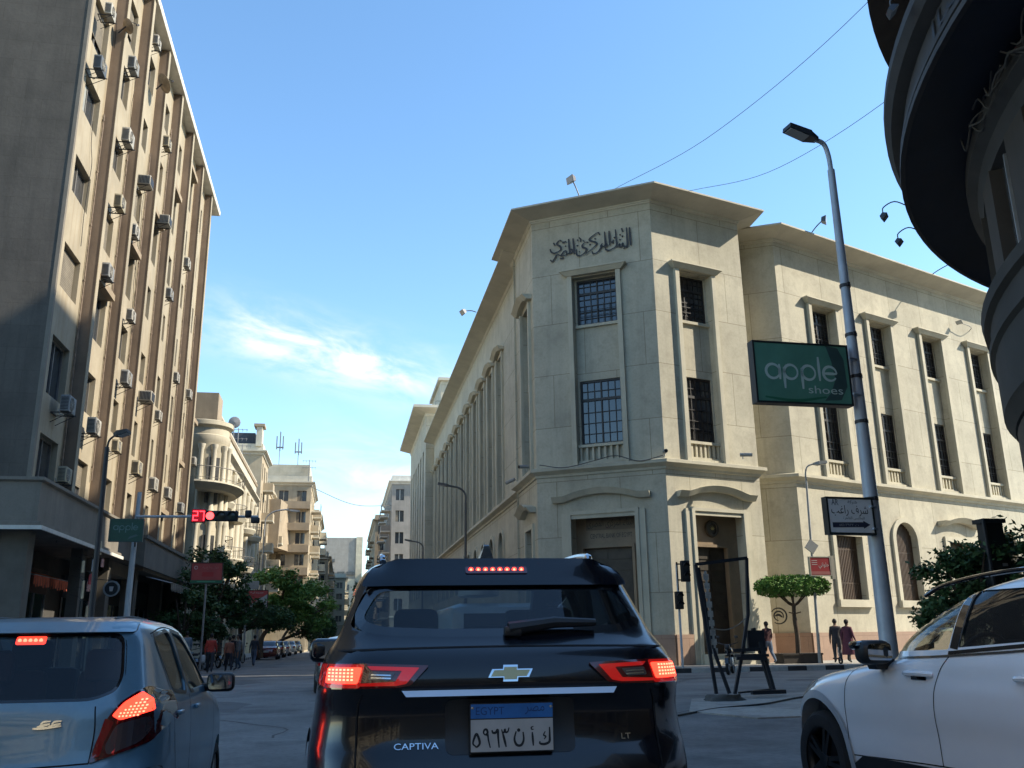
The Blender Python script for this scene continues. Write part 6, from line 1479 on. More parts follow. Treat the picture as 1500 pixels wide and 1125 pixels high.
def arab_decor(d, fn):
    I = mat('sign_ink', (0.02, 0.028, 0.04), .6, var=0); I2 = mat('sign_ink_faded', (0.09, 0.115, 0.14), .6, var=0)
    z = 3.29
    text(d, arabic('شرف راغب'), fn, .10, z + .30, .86, .22, .002, I)
    text(d, arabic('شركة'), fn, .50, z + .545, .22, .08, .002, I2); text(d, 'AR', fn, .12, z + .52, .16, .12, .002, I2)
    text(d, arabic('للملابس القاهرة'), fn, .36, z + .225, .50, .07, .002, I2)
    AR = mat('sign_arrow', (0.035, 0.04, 0.075), .5, var=.15)
    q = [(.10, z + .07), (.82, z + .085), (.82, z + .055), (.98, z + .135), (.82, z + .215), (.82, z + .185), (.10, z + .17)]; d.add([fn(u, v, .001) for u, v in q], [tuple(range(7))], AR)
    text(d, arabic('ت ٢٣٩٢٠١٤٥'), fn, .25, z + .10, .45, .05, .003, mat('sign_pale', (.4, .42, .44), .6))
sg2 = box_sign(FA2, .0, 1.10, 3.22, 3.98, .16, mat('sign_edge_dark', (0, 0, 0)), mat('sign_white_face', (0.82, 0.84, 0.85), .5, var=.08, scale=2), 'shop_sign', 'white Arabic sign with dark arrow low on the tall street lamp', 'sign', arab_decor, (10.1, 16.9, 3.22))
m = MB(); m.tube([(10.55, 16.95, 3.8), (LX, LY - .12, 3.8)], .03, 6); m.tube([(10.55, 16.95, 3.35), (LX, LY - .12, 3.35)], .03, 6); m.build('bracket', SPOLE, sg2)

def small_lamp():
    x, y = 19.25, 35.9
    root = thing('street_lamp', 'thin white lamp post with curved neck against the right wing of the bank', 'street lamp', (x, y, .15))
    W_ = mat('pale_pole', (.33, .33, .31), .6, var=.1)
    p = MB(); p.tube([(x + .0, y, .15), (x + .12, y, 4), (x + .22, y, 7.6)], [.07, .055, .045], 8); p.build('pole', W_, root, 60)
    a = MB(); a.tube(catmull([(x + .22, y, 7.6), (x + .22, y, 8.0), (x + .36, y, 8.3), (x + .68, y - .05, 8.42)]), .035, 8); a.build('arm', W_, root, 60)
    h = MB(); lamp_head(h, (x + .62, y - .05, 8.41), (1, -.1, .12), .55, W_); h.build('lamp_head', None, root)
    b = MB(); b.box(-.22, .22, -.03, .03, -.22, .22, W_, Matrix.Translation((x + .1, y - .1, 4.85)) @ Matrix.Rotation(R(38), 4, 'Y')); b.build('tilted_plate', W_, root)
small_lamp()
RED = mat('sign_red', (0.30, 0.030, 0.035), .45, var=.15, scale=2); WHT = mat('sign_white_letters', (.45, .42, .40), .6, var=0)
def red_decor(x0, x1, z0, z1, word):
    def f(d, fn):
        w, h = x1 - x0, z1 - z0
        text(d, arabic(word), fn, x0 + w * .42, z0 + h * .36, w * .48, h * .34, .002, WHT)
        for k in range(3): stroke(d, [(x0 + w * .1, z0 + h * (.78 - .1 * k)), (x0 + w * .36, z0 + h * (.79 - .1 * k))], h * .03, fn, -.003, .001, WHT, k=2)
        d.fbox(Frame((0, 0), d=(1, 0)), 0, 0.0001, -50, -49.9999, 0, .0001, WHT) if False else None
        q = [(x0 + w * .05, z0 + h * .08), (x0 + w * .95, z0 + h * .08), (x0 + w * .95, z0 + h * .24), (x0 + w * .05, z0 + h * .24)]; d.add([fn(u, v, .001) for u, v in q], [(0, 1, 2, 3)], mat('sign_pink', (.36, .12, .11), .5))
    return f
FR1 = Frame((19.05, 35.55), (20.05, 35.6)); sgr = box_sign(FR1, 0, .98, 3.62, 4.42, .12, mat('sign_cream_case', (.36, .33, .26), .6), RED, 'street_sign', 'small red Arabic sign on the thin white lamp post', 'sign', red_decor(0, .98, 3.62, 4.42, 'حلواني'), (19.5, 35.6, 3.62))
m = MB(); m.fbox(FR1, .99, 1.14, 3.5, 4.45, -.14, .01); m.build('side_panel', mat('sign_cream_case', (0, 0, 0)), sgr); m = MB(); m.tube([(19.3, 35.62, 4.1), (19.35, 35.9, 4.1)], .03, 6); m.build('bracket', DMETAL, sgr)

# ---- left signal gantry with countdown
SIGB = mat('signal_black', (0.010, 0.011, 0.012), .5, var=.1)
def gantry():
    x, y = -7.05, 33.0
    root = thing('traffic_light', 'traffic light on long horizontal arm, red lamp lit beside a red 27 countdown', 'traffic light', (x, y, .15))
    WP = mat('white_pole', (.42, .43, .43), .5, var=.1)
    p = MB(); p.tube([(x, y, .15), (x - .02, y, 3), (x + .02, y, 6.35)], [.11, .10, .07], 12); p.build('pole', WP, root, 60)
    a = MB(); a.tube([(x, y - .1, 5.50), (-3.0, y - .1, 5.53)], .045, 8); a.build('arm', WP, root, 60)
    c = MB(); c.rbox((-4.98, y - .26, 5.52), (.47, .12, .47), .02, SIGB); co = c.build('countdown_box', SIGB, root, 40)
    sgm = MB(); LR = mat('red_segments', (.9, .03, .03), .4, var=0, emit=(1, .03, .045), estr=2.0); dk = mat('dark_red_dots', (.06, .004, .006), .4, var=0, emit=(.25, .0, .005), estr=.5)
    pf = lambda u, v, d: (u, y - .325 - d, v); sgm.quad(pf(-5.19, 5.31, 0), pf(-4.77, 5.31, 0), pf(-4.77, 5.73, 0), pf(-5.19, 5.73, 0), dk)
    def digit(x0, segs):
        w, h, z = .14, .30, 5.37; S_ = {'a': ((0, h), (w, h)), 'b': ((w, h), (w, h / 2)), 'c': ((w, h / 2), (w, 0)), 'd': ((0, 0), (w, 0)), 'e': ((0, 0), (0, h / 2)), 'f': ((0, h / 2), (0, h)), 'g': ((0, h / 2), (w, h / 2))}
        for s in segs:
            (a0, b0), (a1, b1) = S_[s]
            for k in range(6):
                u, v = x0 + lerp(a0, a1, k / 5), z + lerp(b0, b1, k / 5); sgm.quad(pf(u - .017, v - .017, .004), pf(u + .017, v - .017, .004), pf(u + .017, v + .017, .004), pf(u - .017, v + .017, .004), LR)
    digit(-5.15, 'abged'); digit(-4.94, 'abc'); sgm.build('countdown_digits', LR, co)
    h = MB(); h.rbox((-4.22, y - .26, 5.52), (1.10, .14, .36), .03, SIGB)
    for k in range(3):
        cx = -4.60 + .37 * k; h.lathe([(.15, -.10), (.165, -.10), (.165, .0), (.15, .0)], (cx, y - .33, 5.52), 'y', 20, SIGB, 0 if k else 0, PI)
    ho = h.build('signal_head', SIGB, root, 40)
    for k, mm in enumerate((mat('lit_red_lamp', (1, .05, .04), .3, var=0, emit=(1, .045, .045), estr=2.4), mat('unlit_amber', (.03, .022, .01), .3, var=0), mat('unlit_green', (.008, .025, .02), .3, var=0))):
        l = MB(); l.lathe([(0, -.02), (.09, -.012), (.135, 0)], (-4.60 + .37 * k, y - .335, 5.52), 'y', 20); l.build('lamp', mm, ho, 60)
    k = MB(); k.rbox((-3.35, y - .1, 5.62), (.22, .2, .26), .05, SIGB); k.rbox((-3.1, y - .12, 5.4), (.3, .16, .2), .04, SIGB); k.build('camera_unit', SIGB, root, 40)
gantry()
FG2 = Frame((-7.22, 30.15), (-6.2, 30.2))
def apple2(d, fn):
    G2 = mat('sign_faded_letters', (0.085, 0.16, 0.145), .5, var=0)
    def ring(cx, cy, r, a1=2 * PI): stroke(d, [(cx + r * math.cos(lerp(0, a1, i / 14)), cy + r * math.sin(lerp(0, a1, i / 14))) for i in range(15)], .028, fn, -.003, .001, G2, k=1)
    y = 4.80; r = .065
    for cx in (.19, .37, .55): ring(cx, y, r)
    for p in ([(.255, y + .07), (.255, y), (.255, y - .07)], [(.305, y + .05), (.305, y - .05), (.305, y - .15)], [(.485, y + .05), (.485, y - .05), (.485, y - .15)], [(.665, y + .16), (.665, y + .04), (.665, y - .07)]): stroke(d, p, .028, fn, -.003, .001, G2, k=2)
    ring(.77, y, r, 1.8 * PI); stroke(d, [(.71, y), (.77, y), (.835, y)], .026, fn, -.003, .001, G2, k=2)
    q = [(.55, 4.44), (.72, 4.50), (.86, 4.56), (.80, 4.60), (.62, 4.53)]; d.add([fn(u, v, .001) for u, v in q], [tuple(range(5))], mat('sign_dark_patch', (0, 0, 0)))
sg3 = box_sign(FG2, 0, 1.0, 4.37, 5.08, .14, mat('sign_edge_green', (.02, .06, .045), .5), mat('sign_green_dull', (0.012, 0.060, 0.036), .45, var=.15), 'shop_sign', 'smaller green apple sign on the left behind the dark pole', 'sign', apple2, (-6.7, 30.2, 4.37))
m = MB(); m.tube([(-6.5, 30.32, 4.9), (-6.5, 30.5, 4.9), (-7.0, 32.9, 4.9)], .03, 6); m.tube([(-6.5, 30.32, 4.5), (-6.5, 30.5, 4.5), (-7.0, 32.9, 4.5)], .03, 6); m.build('bracket', DMETAL, sg3)
def dark_lamp():
    x, y = -6.75, 27.2
    root = thing('street_lamp', 'dark brown lamp post beside the left green sign, small lamp head on a short arm', 'street lamp', (x, y, .15))
    DP = mat('dark_brown_pole', (0.035, 0.03, 0.028), .6, var=.2)
    p = MB(); p.tube([(x + .06, y, 0.0), (x, y, 2.5), (x - .05, y, 6.75)], [.085, .08, .06], 10); p.build('pole', DP, root, 60)
    a = MB(); a.tube(catmull([(x - .05, y, 6.7), (x + .0, y - .02, 6.95), (x + .18, y - .05, 7.12)]), .03, 8); a.build('arm', DP, root, 60)
    h = MB(); lamp_head(h, (x + .12, y - .04, 7.1), (1, -.2, .25), .42, DP); h.build('lamp_head', None, root)
dark_lamp()
def pedestrian_signal():
    x, y = 12.62, 33.9
    root = thing('traffic_light', 'dark pedestrian signal post in front of the bank door on the kerb', 'traffic light', (x, y, .15))
    p = MB(); p.tube([(x, y, .15), (x, y, 3.95)], .045, 10); p.build('pole', SPOLE, root, 60)
    for (dx, z0, h_, w) in ((.30, 3.30, .80, .34), (-.02, 2.28, .66, .30)):
        b = MB(); b.rbox((x + dx, y - .1, z0 + h_ / 2), (w, .2, h_), .03, SIGB)
        for k in range(2): b.lathe([(.115, -.14), (.125, -.14), (.125, 0), (.115, 0)], (x + dx, y - .2, z0 + h_ * (.27 + .46 * k)), 'y', 16, SIGB, 0, PI)
        bo = b.build('signal_head', SIGB, root, 40)
        for k in range(2): l = MB(); l.lathe([(0, -.01), (.10, 0)], (x + dx, y - .205, z0 + h_ * (.27 + .46 * k)), 'y', 16); l.build('lamp', mat('unlit_lamp', (.05, .055, .055), .2, var=0), bo)
    t = MB(); t.box(x, x + .3, y - .04, y, 3.35, 3.40); t.box(x, x + .3, y - .04, y, 3.95, 4.0); t.box(x - .02, x + .02, y - .06, y + .03, 3.0, 4.05); t.build('bracket', SIGB, root)
pedestrian_signal()
for (x, y, h, lb) in ((7.05, 54, 9.2, 'curved grey lamp post beside the long left bank front, nearer'), (7.05, 84, 9.0, 'curved grey lamp post beside the long left bank front, farther')):
    root = thing('street_lamp', lb, 'street lamp', (x, y, .0), group='lamp posts along the bank front')
    p = MB(); p.tube([(x, y, 0.0), (x, y, h)], [.10, .07], 8); p.build('pole', mat('grey_lamp_pole', (.10, .10, .10), .6), root, 60)
    a = MB(); a.tube(catmull([(x, y, h), (x - .02, y, h + .5), (x - .35, y, h + .85), (x - 1.0, y, h + 1.0)]), .06, 8); a.build('arm', mat('grey_lamp_pole', (0, 0, 0)), root, 60)
    q = MB(); lamp_head(q, (x - .9, y, h + .98), (-1, 0, .2), .8, mat('grey_lamp_pole', (0, 0, 0))); q.build('lamp_head', None, root)
def tall_left_lamp():
    x, y = -6.5, 76
    root = thing('street_lamp', 'pale lamp post rising out of the trees on the left pavement', 'street lamp', (x, y, .15))
    p = MB(); p.tube([(x, y, .15), (x + .1, y, 10.4)], [.1, .06], 8); p.build('pole', METAL, root, 60)
    a = MB(); a.tube(catmull([(x + .1, y, 10.3), (x + .2, y, 11.0), (x + .8, y, 11.5), (x + 1.9, y, 11.7)]), .06, 8); a.build('arm', METAL, root, 60)
    q = MB(); lamp_head(q, (x + 1.7, y, 11.65), (1, 0, -.1), 1.1, METAL); q.build('lamp_head', None, root)
tall_left_lamp()

# ---- signs on the left pavement
def left_signs():
    Fr = Frame((-6.85, 44.0), (-5.45, 44.05))
    def dec(d, fn):
        text(d, arabic('فول وطعمية'), fn, .5, 4.52, .7, .18, .002, mat('sign_pink', (.3, .1, .1))); stroke(d, [(.22 + .07 * math.cos(i * PI / 6), 4.62 + .07 * math.sin(i * PI / 6)) for i in range(13)], .03, fn, -.003, .001, WHT, k=1)
        q = [(.5, 4.22), (1.0, 4.22), (1.0, 4.42), (.5, 4.42)]; d.add([fn(u, v, .001) for u, v in q], [(0, 1, 2, 3)], mat('sign_bright_red', (.36, .02, .02), .4))
        d.add([fn(u, v, .012) for u, v in ((.0, 3.92), (1.4, 3.92), (1.4, 4.06), (0, 4.06))], [(0, 1, 2, 3)], mat('sign_green_strip', (.01, .10, .05), .4)); stroke(d, [(.3, 3.99), (.7, 4.0), (1.1, 3.99)], .03, fn, .013, .014, mat('sign_pale_green', (.08, .28, .16), .4), k=2)
    s = box_sign(Fr, 0, 1.4, 3.9, 4.85, .14, mat('sign_edge_red', (.05, .01, .01), .5), mat('sign_dull_red', (0.34, 0.05, 0.045), .5, var=.2), 'street_sign', 'dull red Arabic sign with green strip on its own pole before the dark trees', 'sign', dec, (-6.15, 44, .15))
    p = MB(); p.cyl((-6.15, 44.1, .15), (-6.15, 44.1, 3.9), .05, n=8); p.build('pole', METAL, s)
    F2 = Frame((-6.05, 60.0), (-4.6, 60.05))
    def dec2(d, fn):
        d.add([fn(u, v, .001) for u, v in ((.2, 3.42), (1.40, 3.42), (1.40, 4.2))], [(0, 1, 2)], mat('sign_soft_white', (.34, .34, .32), .5)); text(d, arabic('صيدلية'), fn, .35, 4.22, .8, .14, .002, WHT); text(d, arabic('مصر'), fn, .85, 3.52, .42, .14, .003, mat('sign_bright_red', (0, 0, 0)))
    s = box_sign(F2, 0, 1.45, 3.38, 4.45, .16, mat('sign_edge_red', (0, 0, 0)), mat('sign_red2', (.40, .05, .045), .45, var=.15), 'street_sign', 'red and white sign split on the diagonal above the clipped tree', 'sign', dec2, (-5.3, 60, .15))
    p = MB(); p.cyl((-5.9, 60.2, .15), (-5.9, 60.2, 4.9), .06, n=8); p.rbox((-5.5, 60.1, 4.75), (.6, .12, .5), .02, mat('sign_grey_box', (.3, .3, .28), .6)); p.build('pole', METAL, s)
left_signs()
# round hanging sign and hanging goods of the left shop
rs = MB(); rs.lathe([(0, -.06), (.40, -.06), (.44, -.03), (.44, .03), (.40, .06), (0, .06)], (0, 0, 0), 'y', 28, mat('round_sign_grey', (.22, .235, .23), .5)); rs.lathe([(.30, -.066), (.33, -.066)], (0, 0, 0), 'y', 28, DMETAL)
rs.prism([(-.18, -.03), (.18, -.03), (.18, .02), (-.18, .02)], lambda u, v, d: (u, -.062 - d, v), 0, .006, DMETAL); rs.tube([(0, 0, .44), (-.5, 0, .52)], .02, 5, DMETAL)
rs.v = [(v[0] - 8.75, v[1] + 57.0, v[2] + 3.7) for v in rs.v]; one(rs, 'round_sign', None, 'grey round sign hanging under the far end of the ochre block', 'sign', at=(-8.75, 57.0, 3.2))
rs = MB(); rs.lathe([(.24, -.03), (.30, -.03), (.30, .03), (.24, .03), (.24, -.03)], (0, 0, 0), 'y', 24, mat('round_sign_grey', (0, 0, 0))); rs.lathe([(0, .01), (.25, .012)], (0, 0, 0), 'y', 24, SIGB); rs.prism([(-.05, -.1), (.05, -.1), (.08, .08), (-.08, .08)], lambda u, v, d: (u, -.01 - d, v), 0, .006, WHT); rs.tube([(0, 0, .30), (-.6, 0, .36)], .015, 5, DMETAL)
rs.v = [(v[0] - 8.7, v[1] + 37.6, v[2] + 3.35) for v in rs.v]; one(rs, 'round_sign', None, 'small black round sign with pale rim right of the dark lamp post', 'sign', at=(-8.7, 37.6, 3.0))
gr = random.Random(9)
goods_cols = [('paper_cream', (.50, .42, .27)), ('poster_red', (.30, .03, .03)), ('poster_pink', (.45, .22, .18)), ('poster_dark', (.03, .035, .03)), ('poster_white', (.5, .5, .47))]
for i, (y, z, w, h, c) in enumerate([(34.86, 3.75, .34, .40, 0), (35.71, 3.85, .30, .42, 4), (35.11, 3.35, .5, .36, 1), (35.88, 3.15, .45, .35, 2), (34.69, 2.85, .3, .6, 0), (35.45, 2.55, .5, .55, 2), (36.05, 2.2, .4, .45, 0), (34.69, 2.2, .35, .6, 3), (35.03, 1.5, .35, .55, 0), (36.90, 4.55, .4, .5, 0), (36.98, 4.1, .36, .3, 2)]):
    m = MB(); q = [(-w / 2, 0), (w / 2, .02), (w / 2 - .03, h), (w * .1, h + .03), (-w / 2 + .02, h - .02)]; x = -9.1 + .12 * (i % 3)
    m.prism(q, lambda u, v, d: (x + d, y + u, z + v), 0, .03); m.tube([(x, y, z + h), (x - .1, y, z + h + .12), (-9.4, y, z + h + .2)], .008, 4, DMETAL)
    one(m, 'hanging_goods', mat(goods_cols[c][0], goods_cols[c][1], .7, var=.2, scale=5), '%s goods hung at the shop edge by the dark lamp post, %s' % (('cream', 'red', 'pink', 'dark', 'white')[c], ('upper left', 'upper right', 'middle', 'below it', 'left edge', 'large lower', 'right lower', 'dark left', 'lowest', 'topmost', 'second from top')[i]), 'shop goods', 'goods hung outside the shop')

# ---- floodlights and cameras on the bank, lamps on the rounded building
def flood(name, pts, head, d, label, cat='floodlight', group='floodlights on the bank roof', sc=1.0):
    root = thing(name, label, cat, pts[0], group=group)
    a = MB(); a.tube(catmull(pts, 4), .03 * sc, 6); a.build('arm', mat('flood_grey', (.16, .165, .17), .5, metal=.4), root, 60)
    h = MB(); dv = Vector(d).normalized(); sd = dv.cross(Vector((0, 0, 1))).normalized(); u = sd.cross(dv); b = Vector(head); Q = lambda a_, c, e: tuple(b + dv * a_ * sc + sd * c * sc + u * e * sc)
    h.hexa([Q(-.10, -.18, -.10), Q(-.10, .18, -.10), Q(-.10, .18, .10), Q(-.10, -.18, .10), Q(.12, -.26, -.17), Q(.12, .26, -.17), Q(.12, .26, .17), Q(.12, -.26, .17)]); h.hexa([Q(.121, -.24, -.15), Q(.121, .24, -.15), Q(.121, .24, .15), Q(.121, -.24, .15), Q(.135, -.24, -.15), Q(.135, .24, -.15), Q(.135, .24, .15), Q(.135, -.24, .15)], mat('lamp_lens', (0, 0, 0)))
    h.build('lamp_head', mat('flood_dark', (.05, .055, .065), .5, metal=.3), root)
flood('floodlight', [(10.27, 37.35, 21.15), (10.12, 37.32, 21.55), (9.97, 37.3, 21.9)], (9.9, 37.3, 22.0), (-.75, -.3, -.15), 'floodlight on a bent arm over the lettered front of the bank tower')
flood('floodlight', [(7.6, 53.0, 21.0), (7.3, 53.0, 21.08), (6.9, 53.0, 21.05)], (6.8, 53.0, 20.98), (-.7, -.2, -.5), 'floodlight sticking out sideways from the long left bank cornice')
flood('floodlight', [(22.9, 39.2, 21.0), (23.15, 39.0, 21.35), (23.4, 38.9, 21.6)], (23.5, 38.85, 21.66), (.75, -.5, -.15), 'floodlight on the right wing cornice beside the tall street lamp')
flood('floodlight', [(32.5, 43.2, 21.0), (32.8, 42.9, 21.2), (33.2, 42.5, 21.4)], (33.3, 42.4, 21.42), (.6, -.6, -.3), 'floodlight arm on the right wing cornice near the rounded building')
flood('wall_lamp', [(36.6, 46.05, 18.75), (36.3, 45.5, 18.8), (35.3, 45.1, 18.9)], (35.2, 45.0, 18.9), (-.6, -.3, -.6), 'dark lamp bracket high on the right wing wall', 'wall lamp', None, .7)
for (a, z, lb) in ((161.5, 8.75, 'hooked lamp on the ledge of the rounded building, upper one at the frame top'), (133.5, 8.0, 'hooked lamp under the curved ledge, nearer the wing cornice'), (139.5, 8.0, 'hooked lamp against the curved ledge, beside the sky')):
    t = R(a); c_, s_ = math.cos(t), math.sin(t); Pq = lambda r_, zz: (CX + r_ * c_, CY + r_ * s_, zz)
    flood('ledge_lamp', [Pq(11.42, z + .12), Pq(11.62, z + .26), Pq(11.8, z + .2), Pq(11.82, z + .1)], Pq(11.82, z + .04), (-c_, -s_, -.9), lb, 'ledge lamp', 'lamps on the curved ledge', .36)
def cctv(p, d, label):
    root = thing('security_camera', label, 'security camera', p, group='security cameras on the bank belt')
    m = MB(); dv = Vector(d).normalized(); b = Vector(p); m.tube([b, b + Vector((0, 0, .12)), b + dv * .12 + Vector((0, 0, .18))], .025, 5); m.build('bracket', WHITE, root)
    m = MB(); c0 = b + Vector((0, 0, .2)) - dv * .1; m.cyl(c0, c0 + dv * .5, .085, n=10); m.cyl(c0 + dv * .5, c0 + dv * .52, .07, n=10, m=SIGB); m.build('camera_body', mat('cctv_grey', (.28, .28, .27), .5), root, 40)
cctv((16.9, 36.45, 8.66), (.8, -.6, -.1), 'security camera on the belt course at the right of the tower'); cctv((8.05, 43.6, 8.62), (-.5, .4, -.2), 'security camera on the belt course at the left end of the tower'); cctv((8.05, 40.2, 8.66), (-.8, -.3, -.1), 'pale security camera on the belt course at the tower left corner'); cctv((13.25, 36.15, 8.66), (-.2, -.9, -.1), 'security camera on the belt course at the central tower edge')
cb = MB(); cb.tube(catmull([(8.4, 38.95, 8.7), (9.4, 38.35, 8.5), (10.6, 37.72, 8.72), (11.4, 37.25, 8.86), (12.3, 36.75, 8.55), (13.2, 36.25, 8.72)], 8), .022, 5); one(cb, 'cable', mat('grey_cable', (0, 0, 0)), 'grey cable sagging along the belt course of the bank tower', 'cable')
for pts, lb in ((((11.6, 36.7, 21.25), (14.0, 30.0, 20.6), (16.4, 22, 21.3), (18.5, 14, 24.0)), 'thin overhead cable from the bank tower up to the frame top'), (((15.0, 36.2, 21.2), (16.5, 30, 19.2), (17.8, 22, 18.6), (18.8, 14, 19.6)), 'thin overhead cable from the wing cornice passing behind the street lamp'), (((-4.7, 122, 21.0), (1, 124, 19.0), (6.7, 135, 20.5)), 'thin cable hung across the far end of the street')):
    m = MB(); m.tube(catmull(pts, 10), .011 if pts[0][1] < 100 else .04, 5); one(m, 'overhead_cable', mat('grey_cable', (0, 0, 0)), lb, 'cable', 'overhead cables')

# ---- things on the island and the kerb
def frame_stand():
    root = thing('hoarding_frame', 'empty tilted steel hoarding frame on legs standing on the traffic island', 'sign frame', (8.4, 19.6, .09))
    M_ = mat('dark_blue_steel', (.022, .026, .034), .55, metal=.3, var=.2)
    def bar(n, pts, w=.045):
        m = MB()
        for a, b in zip(pts[:-1], pts[1:]): m.tube([a, b], w, 4)
        m.build(n, M_, root)
    bar('upright', [(8.0, 19.55, .09), (7.75, 19.6, 2.84)]); bar('upright', [(8.28, 19.5, .09), (8.05, 19.65, 1.0), (7.86, 19.75, 2.78)]); bar('top_bar', [(7.75, 19.6, 2.84), (9.02, 19.7, 2.99)], .05); bar('upright', [(9.02, 19.7, 2.99), (8.92, 19.65, 1.75), (8.66, 19.55, .9), (8.36, 19.4, .09)])
    bar('leg', [(9.06, 19.45, 1.15), (9.18, 19.2, .09)], .05); bar('leg', [(9.08, 19.8, 1.45), (9.40, 19.75, .09)], .06); bar('cross_bar', [(8.45, 19.5, .98), (9.2, 19.45, 1.0)], .05); bar('cross_bar', [(8.42, 19.3, .82), (9.1, 19.25, .80)], .05); bar('foot_bar', [(8.36, 19.2, .12), (9.3, 19.5, .16)], .025)
    m = MB(); m.box(8.5, 9.15, 19.25, 19.6, .84, .90); m.build('shelf', M_, root)
    m = MB(); m.box(8.9, 9.3, 19.7, 19.78, .95, 1.4); m.build('panel', M_, root)
    m = MB()
    for k in range(9): z = .9 + .2 * k; m.box(7.97 - .06 * z + .1, 8.09 - .06 * z + .1, 19.62, 19.64, z, z + .13); m.box(8.0 - .06 * z + .1, 8.05 - .06 * z + .1, 19.62, 19.64, z + .13, z + .20)
    m.build('torn_strip', mat('torn_white_paper', (.34, .34, .31), .8, var=.3, scale=9), root)
    m = MB(); m.tube(catmull([(8.0, 19.6, 1.45), (8.35, 19.6, 1.42), (8.65, 19.62, 1.52), (8.93, 19.66, 1.72)]), .012, 5); m.build('hanging_rope', mat('pale_rope', (.22, .20, .17), .8), root)
frame_stand()
m = MB(); m.hexa([(8.55, 18.9, .09), (9.35, 19.0, .09), (9.35, 19.12, .09), (8.55, 19.02, .09), (8.55, 18.9, .17), (9.35, 19.0, .17), (9.35, 19.12, .17), (8.55, 19.02, .17)]); one(m, 'steel_bar', mat('dark_blue_steel', (0, 0, 0)), 'dark steel bar lying on the island under the hoarding frame', 'bar')
def sack(loc, r, label):
    bm = bmesh.new(); bmesh.ops.create_icosphere(bm, subdivisions=3, radius=1.0)
    for v in bm.verts:
        n_ = mnoise.noise(v.co * 1.7 + Vector(loc)) * .45 + mnoise.noise(v.co * 4.5) * .18; v.co *= 1 + n_; v.co = Vector((v.co.x * r[0], v.co.y * r[1], max(-.15, v.co.z) * r[2]))
    mb = MB(); mb.bm(bm, mat('grey_rubble_sack', (.07, .068, .062), .95, var=.3, scale=5, bump=.5)); o = mb.build('rubble_sack', None, smooth=60); o.location = loc; tag(o, label, 'sack')
sack((7.75, 18.5, .02), (.42, .34, .15), 'grey lumpy sack at the foot of the hoarding frame beside the black SUV')
m = MB(); m.tube(catmull([(5.6, 15.4, .02), (6.8, 16.6, .02), (7.9, 17.0, .045), (9.2, 18.3, .045), (10.2, 19.0, .045), (12.0, 19.4, .045)], 8), .018, 5); one(m, 'black_hose', mat('black_wire', (0, 0, 0)), 'thin black hose trailing over the traffic island and road', 'hose')
def topiary():
    x, y = 18.6, 36.4
    pl = MB(); pl.box(17.75, 19.45, 36.0, 36.85, .15, .48); pl.box(17.72, 19.48, 35.97, 36.88, .48, .55); one(pl, 'planter', mat('brown_planter', (.05, .042, .035), .8, var=.3, scale=3), 'low dark planter box holding the clipped tree before the bank', 'planter')
    root = thing('clipped_tree', 'flat-topped clipped tree in a planter before the bank wing', 'tree', (x, y, .5))
    BARK = mat('bark', (.085, .058, .038), .9, var=.3, scale=8, bump=.6)
    t = MB(); t.tube(catmull([(x, y, .45), (x + .03, y, 1.2), (x - .02, y, 2.0), (x, y, 2.55)]), [.11] * 6 + [.10] * 6 + [.085] * 7, 8)
    for (dx, dy, dz) in ((-.55, .1, .55), (.5, -.1, .55), (-.25, -.3, .6), (.2, .35, .65), (-.85, .0, .65), (.8, .1, .6)): t.tube(catmull([(x, y, 2.45), (x + dx * .35, y + dy * .4, 2.6), (x + dx, y + dy, 2.45 + dz)]), [.05] * 6 + [.035] * 7, 6)
    for a in range(3): t.tube([(x + .08 * math.cos(a * 2), y + .08 * math.sin(a * 2), 2.15), (x + .28 * math.cos(a * 2), y + .28 * math.sin(a * 2), 2.2)], .025, 5)
    t.build('trunk', BARK, root, 60)
    crown(root, [((x, y, 3.28), (1.55, 1.1, .46), 1.0), ((x - .85, y, 3.22), (.75, .8, .42), .5), ((x + .85, y, 3.25), (.75, .8, .42), .5)], 5200, .075, LEAF_L, seed=3)
    return root
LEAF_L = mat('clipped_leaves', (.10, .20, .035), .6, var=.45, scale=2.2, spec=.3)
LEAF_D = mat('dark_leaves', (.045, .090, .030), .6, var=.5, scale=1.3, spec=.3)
LEAF_B = mat('bright_leaves', (.12, .22, .05), .6, var=.5, scale=.8, spec=.3)
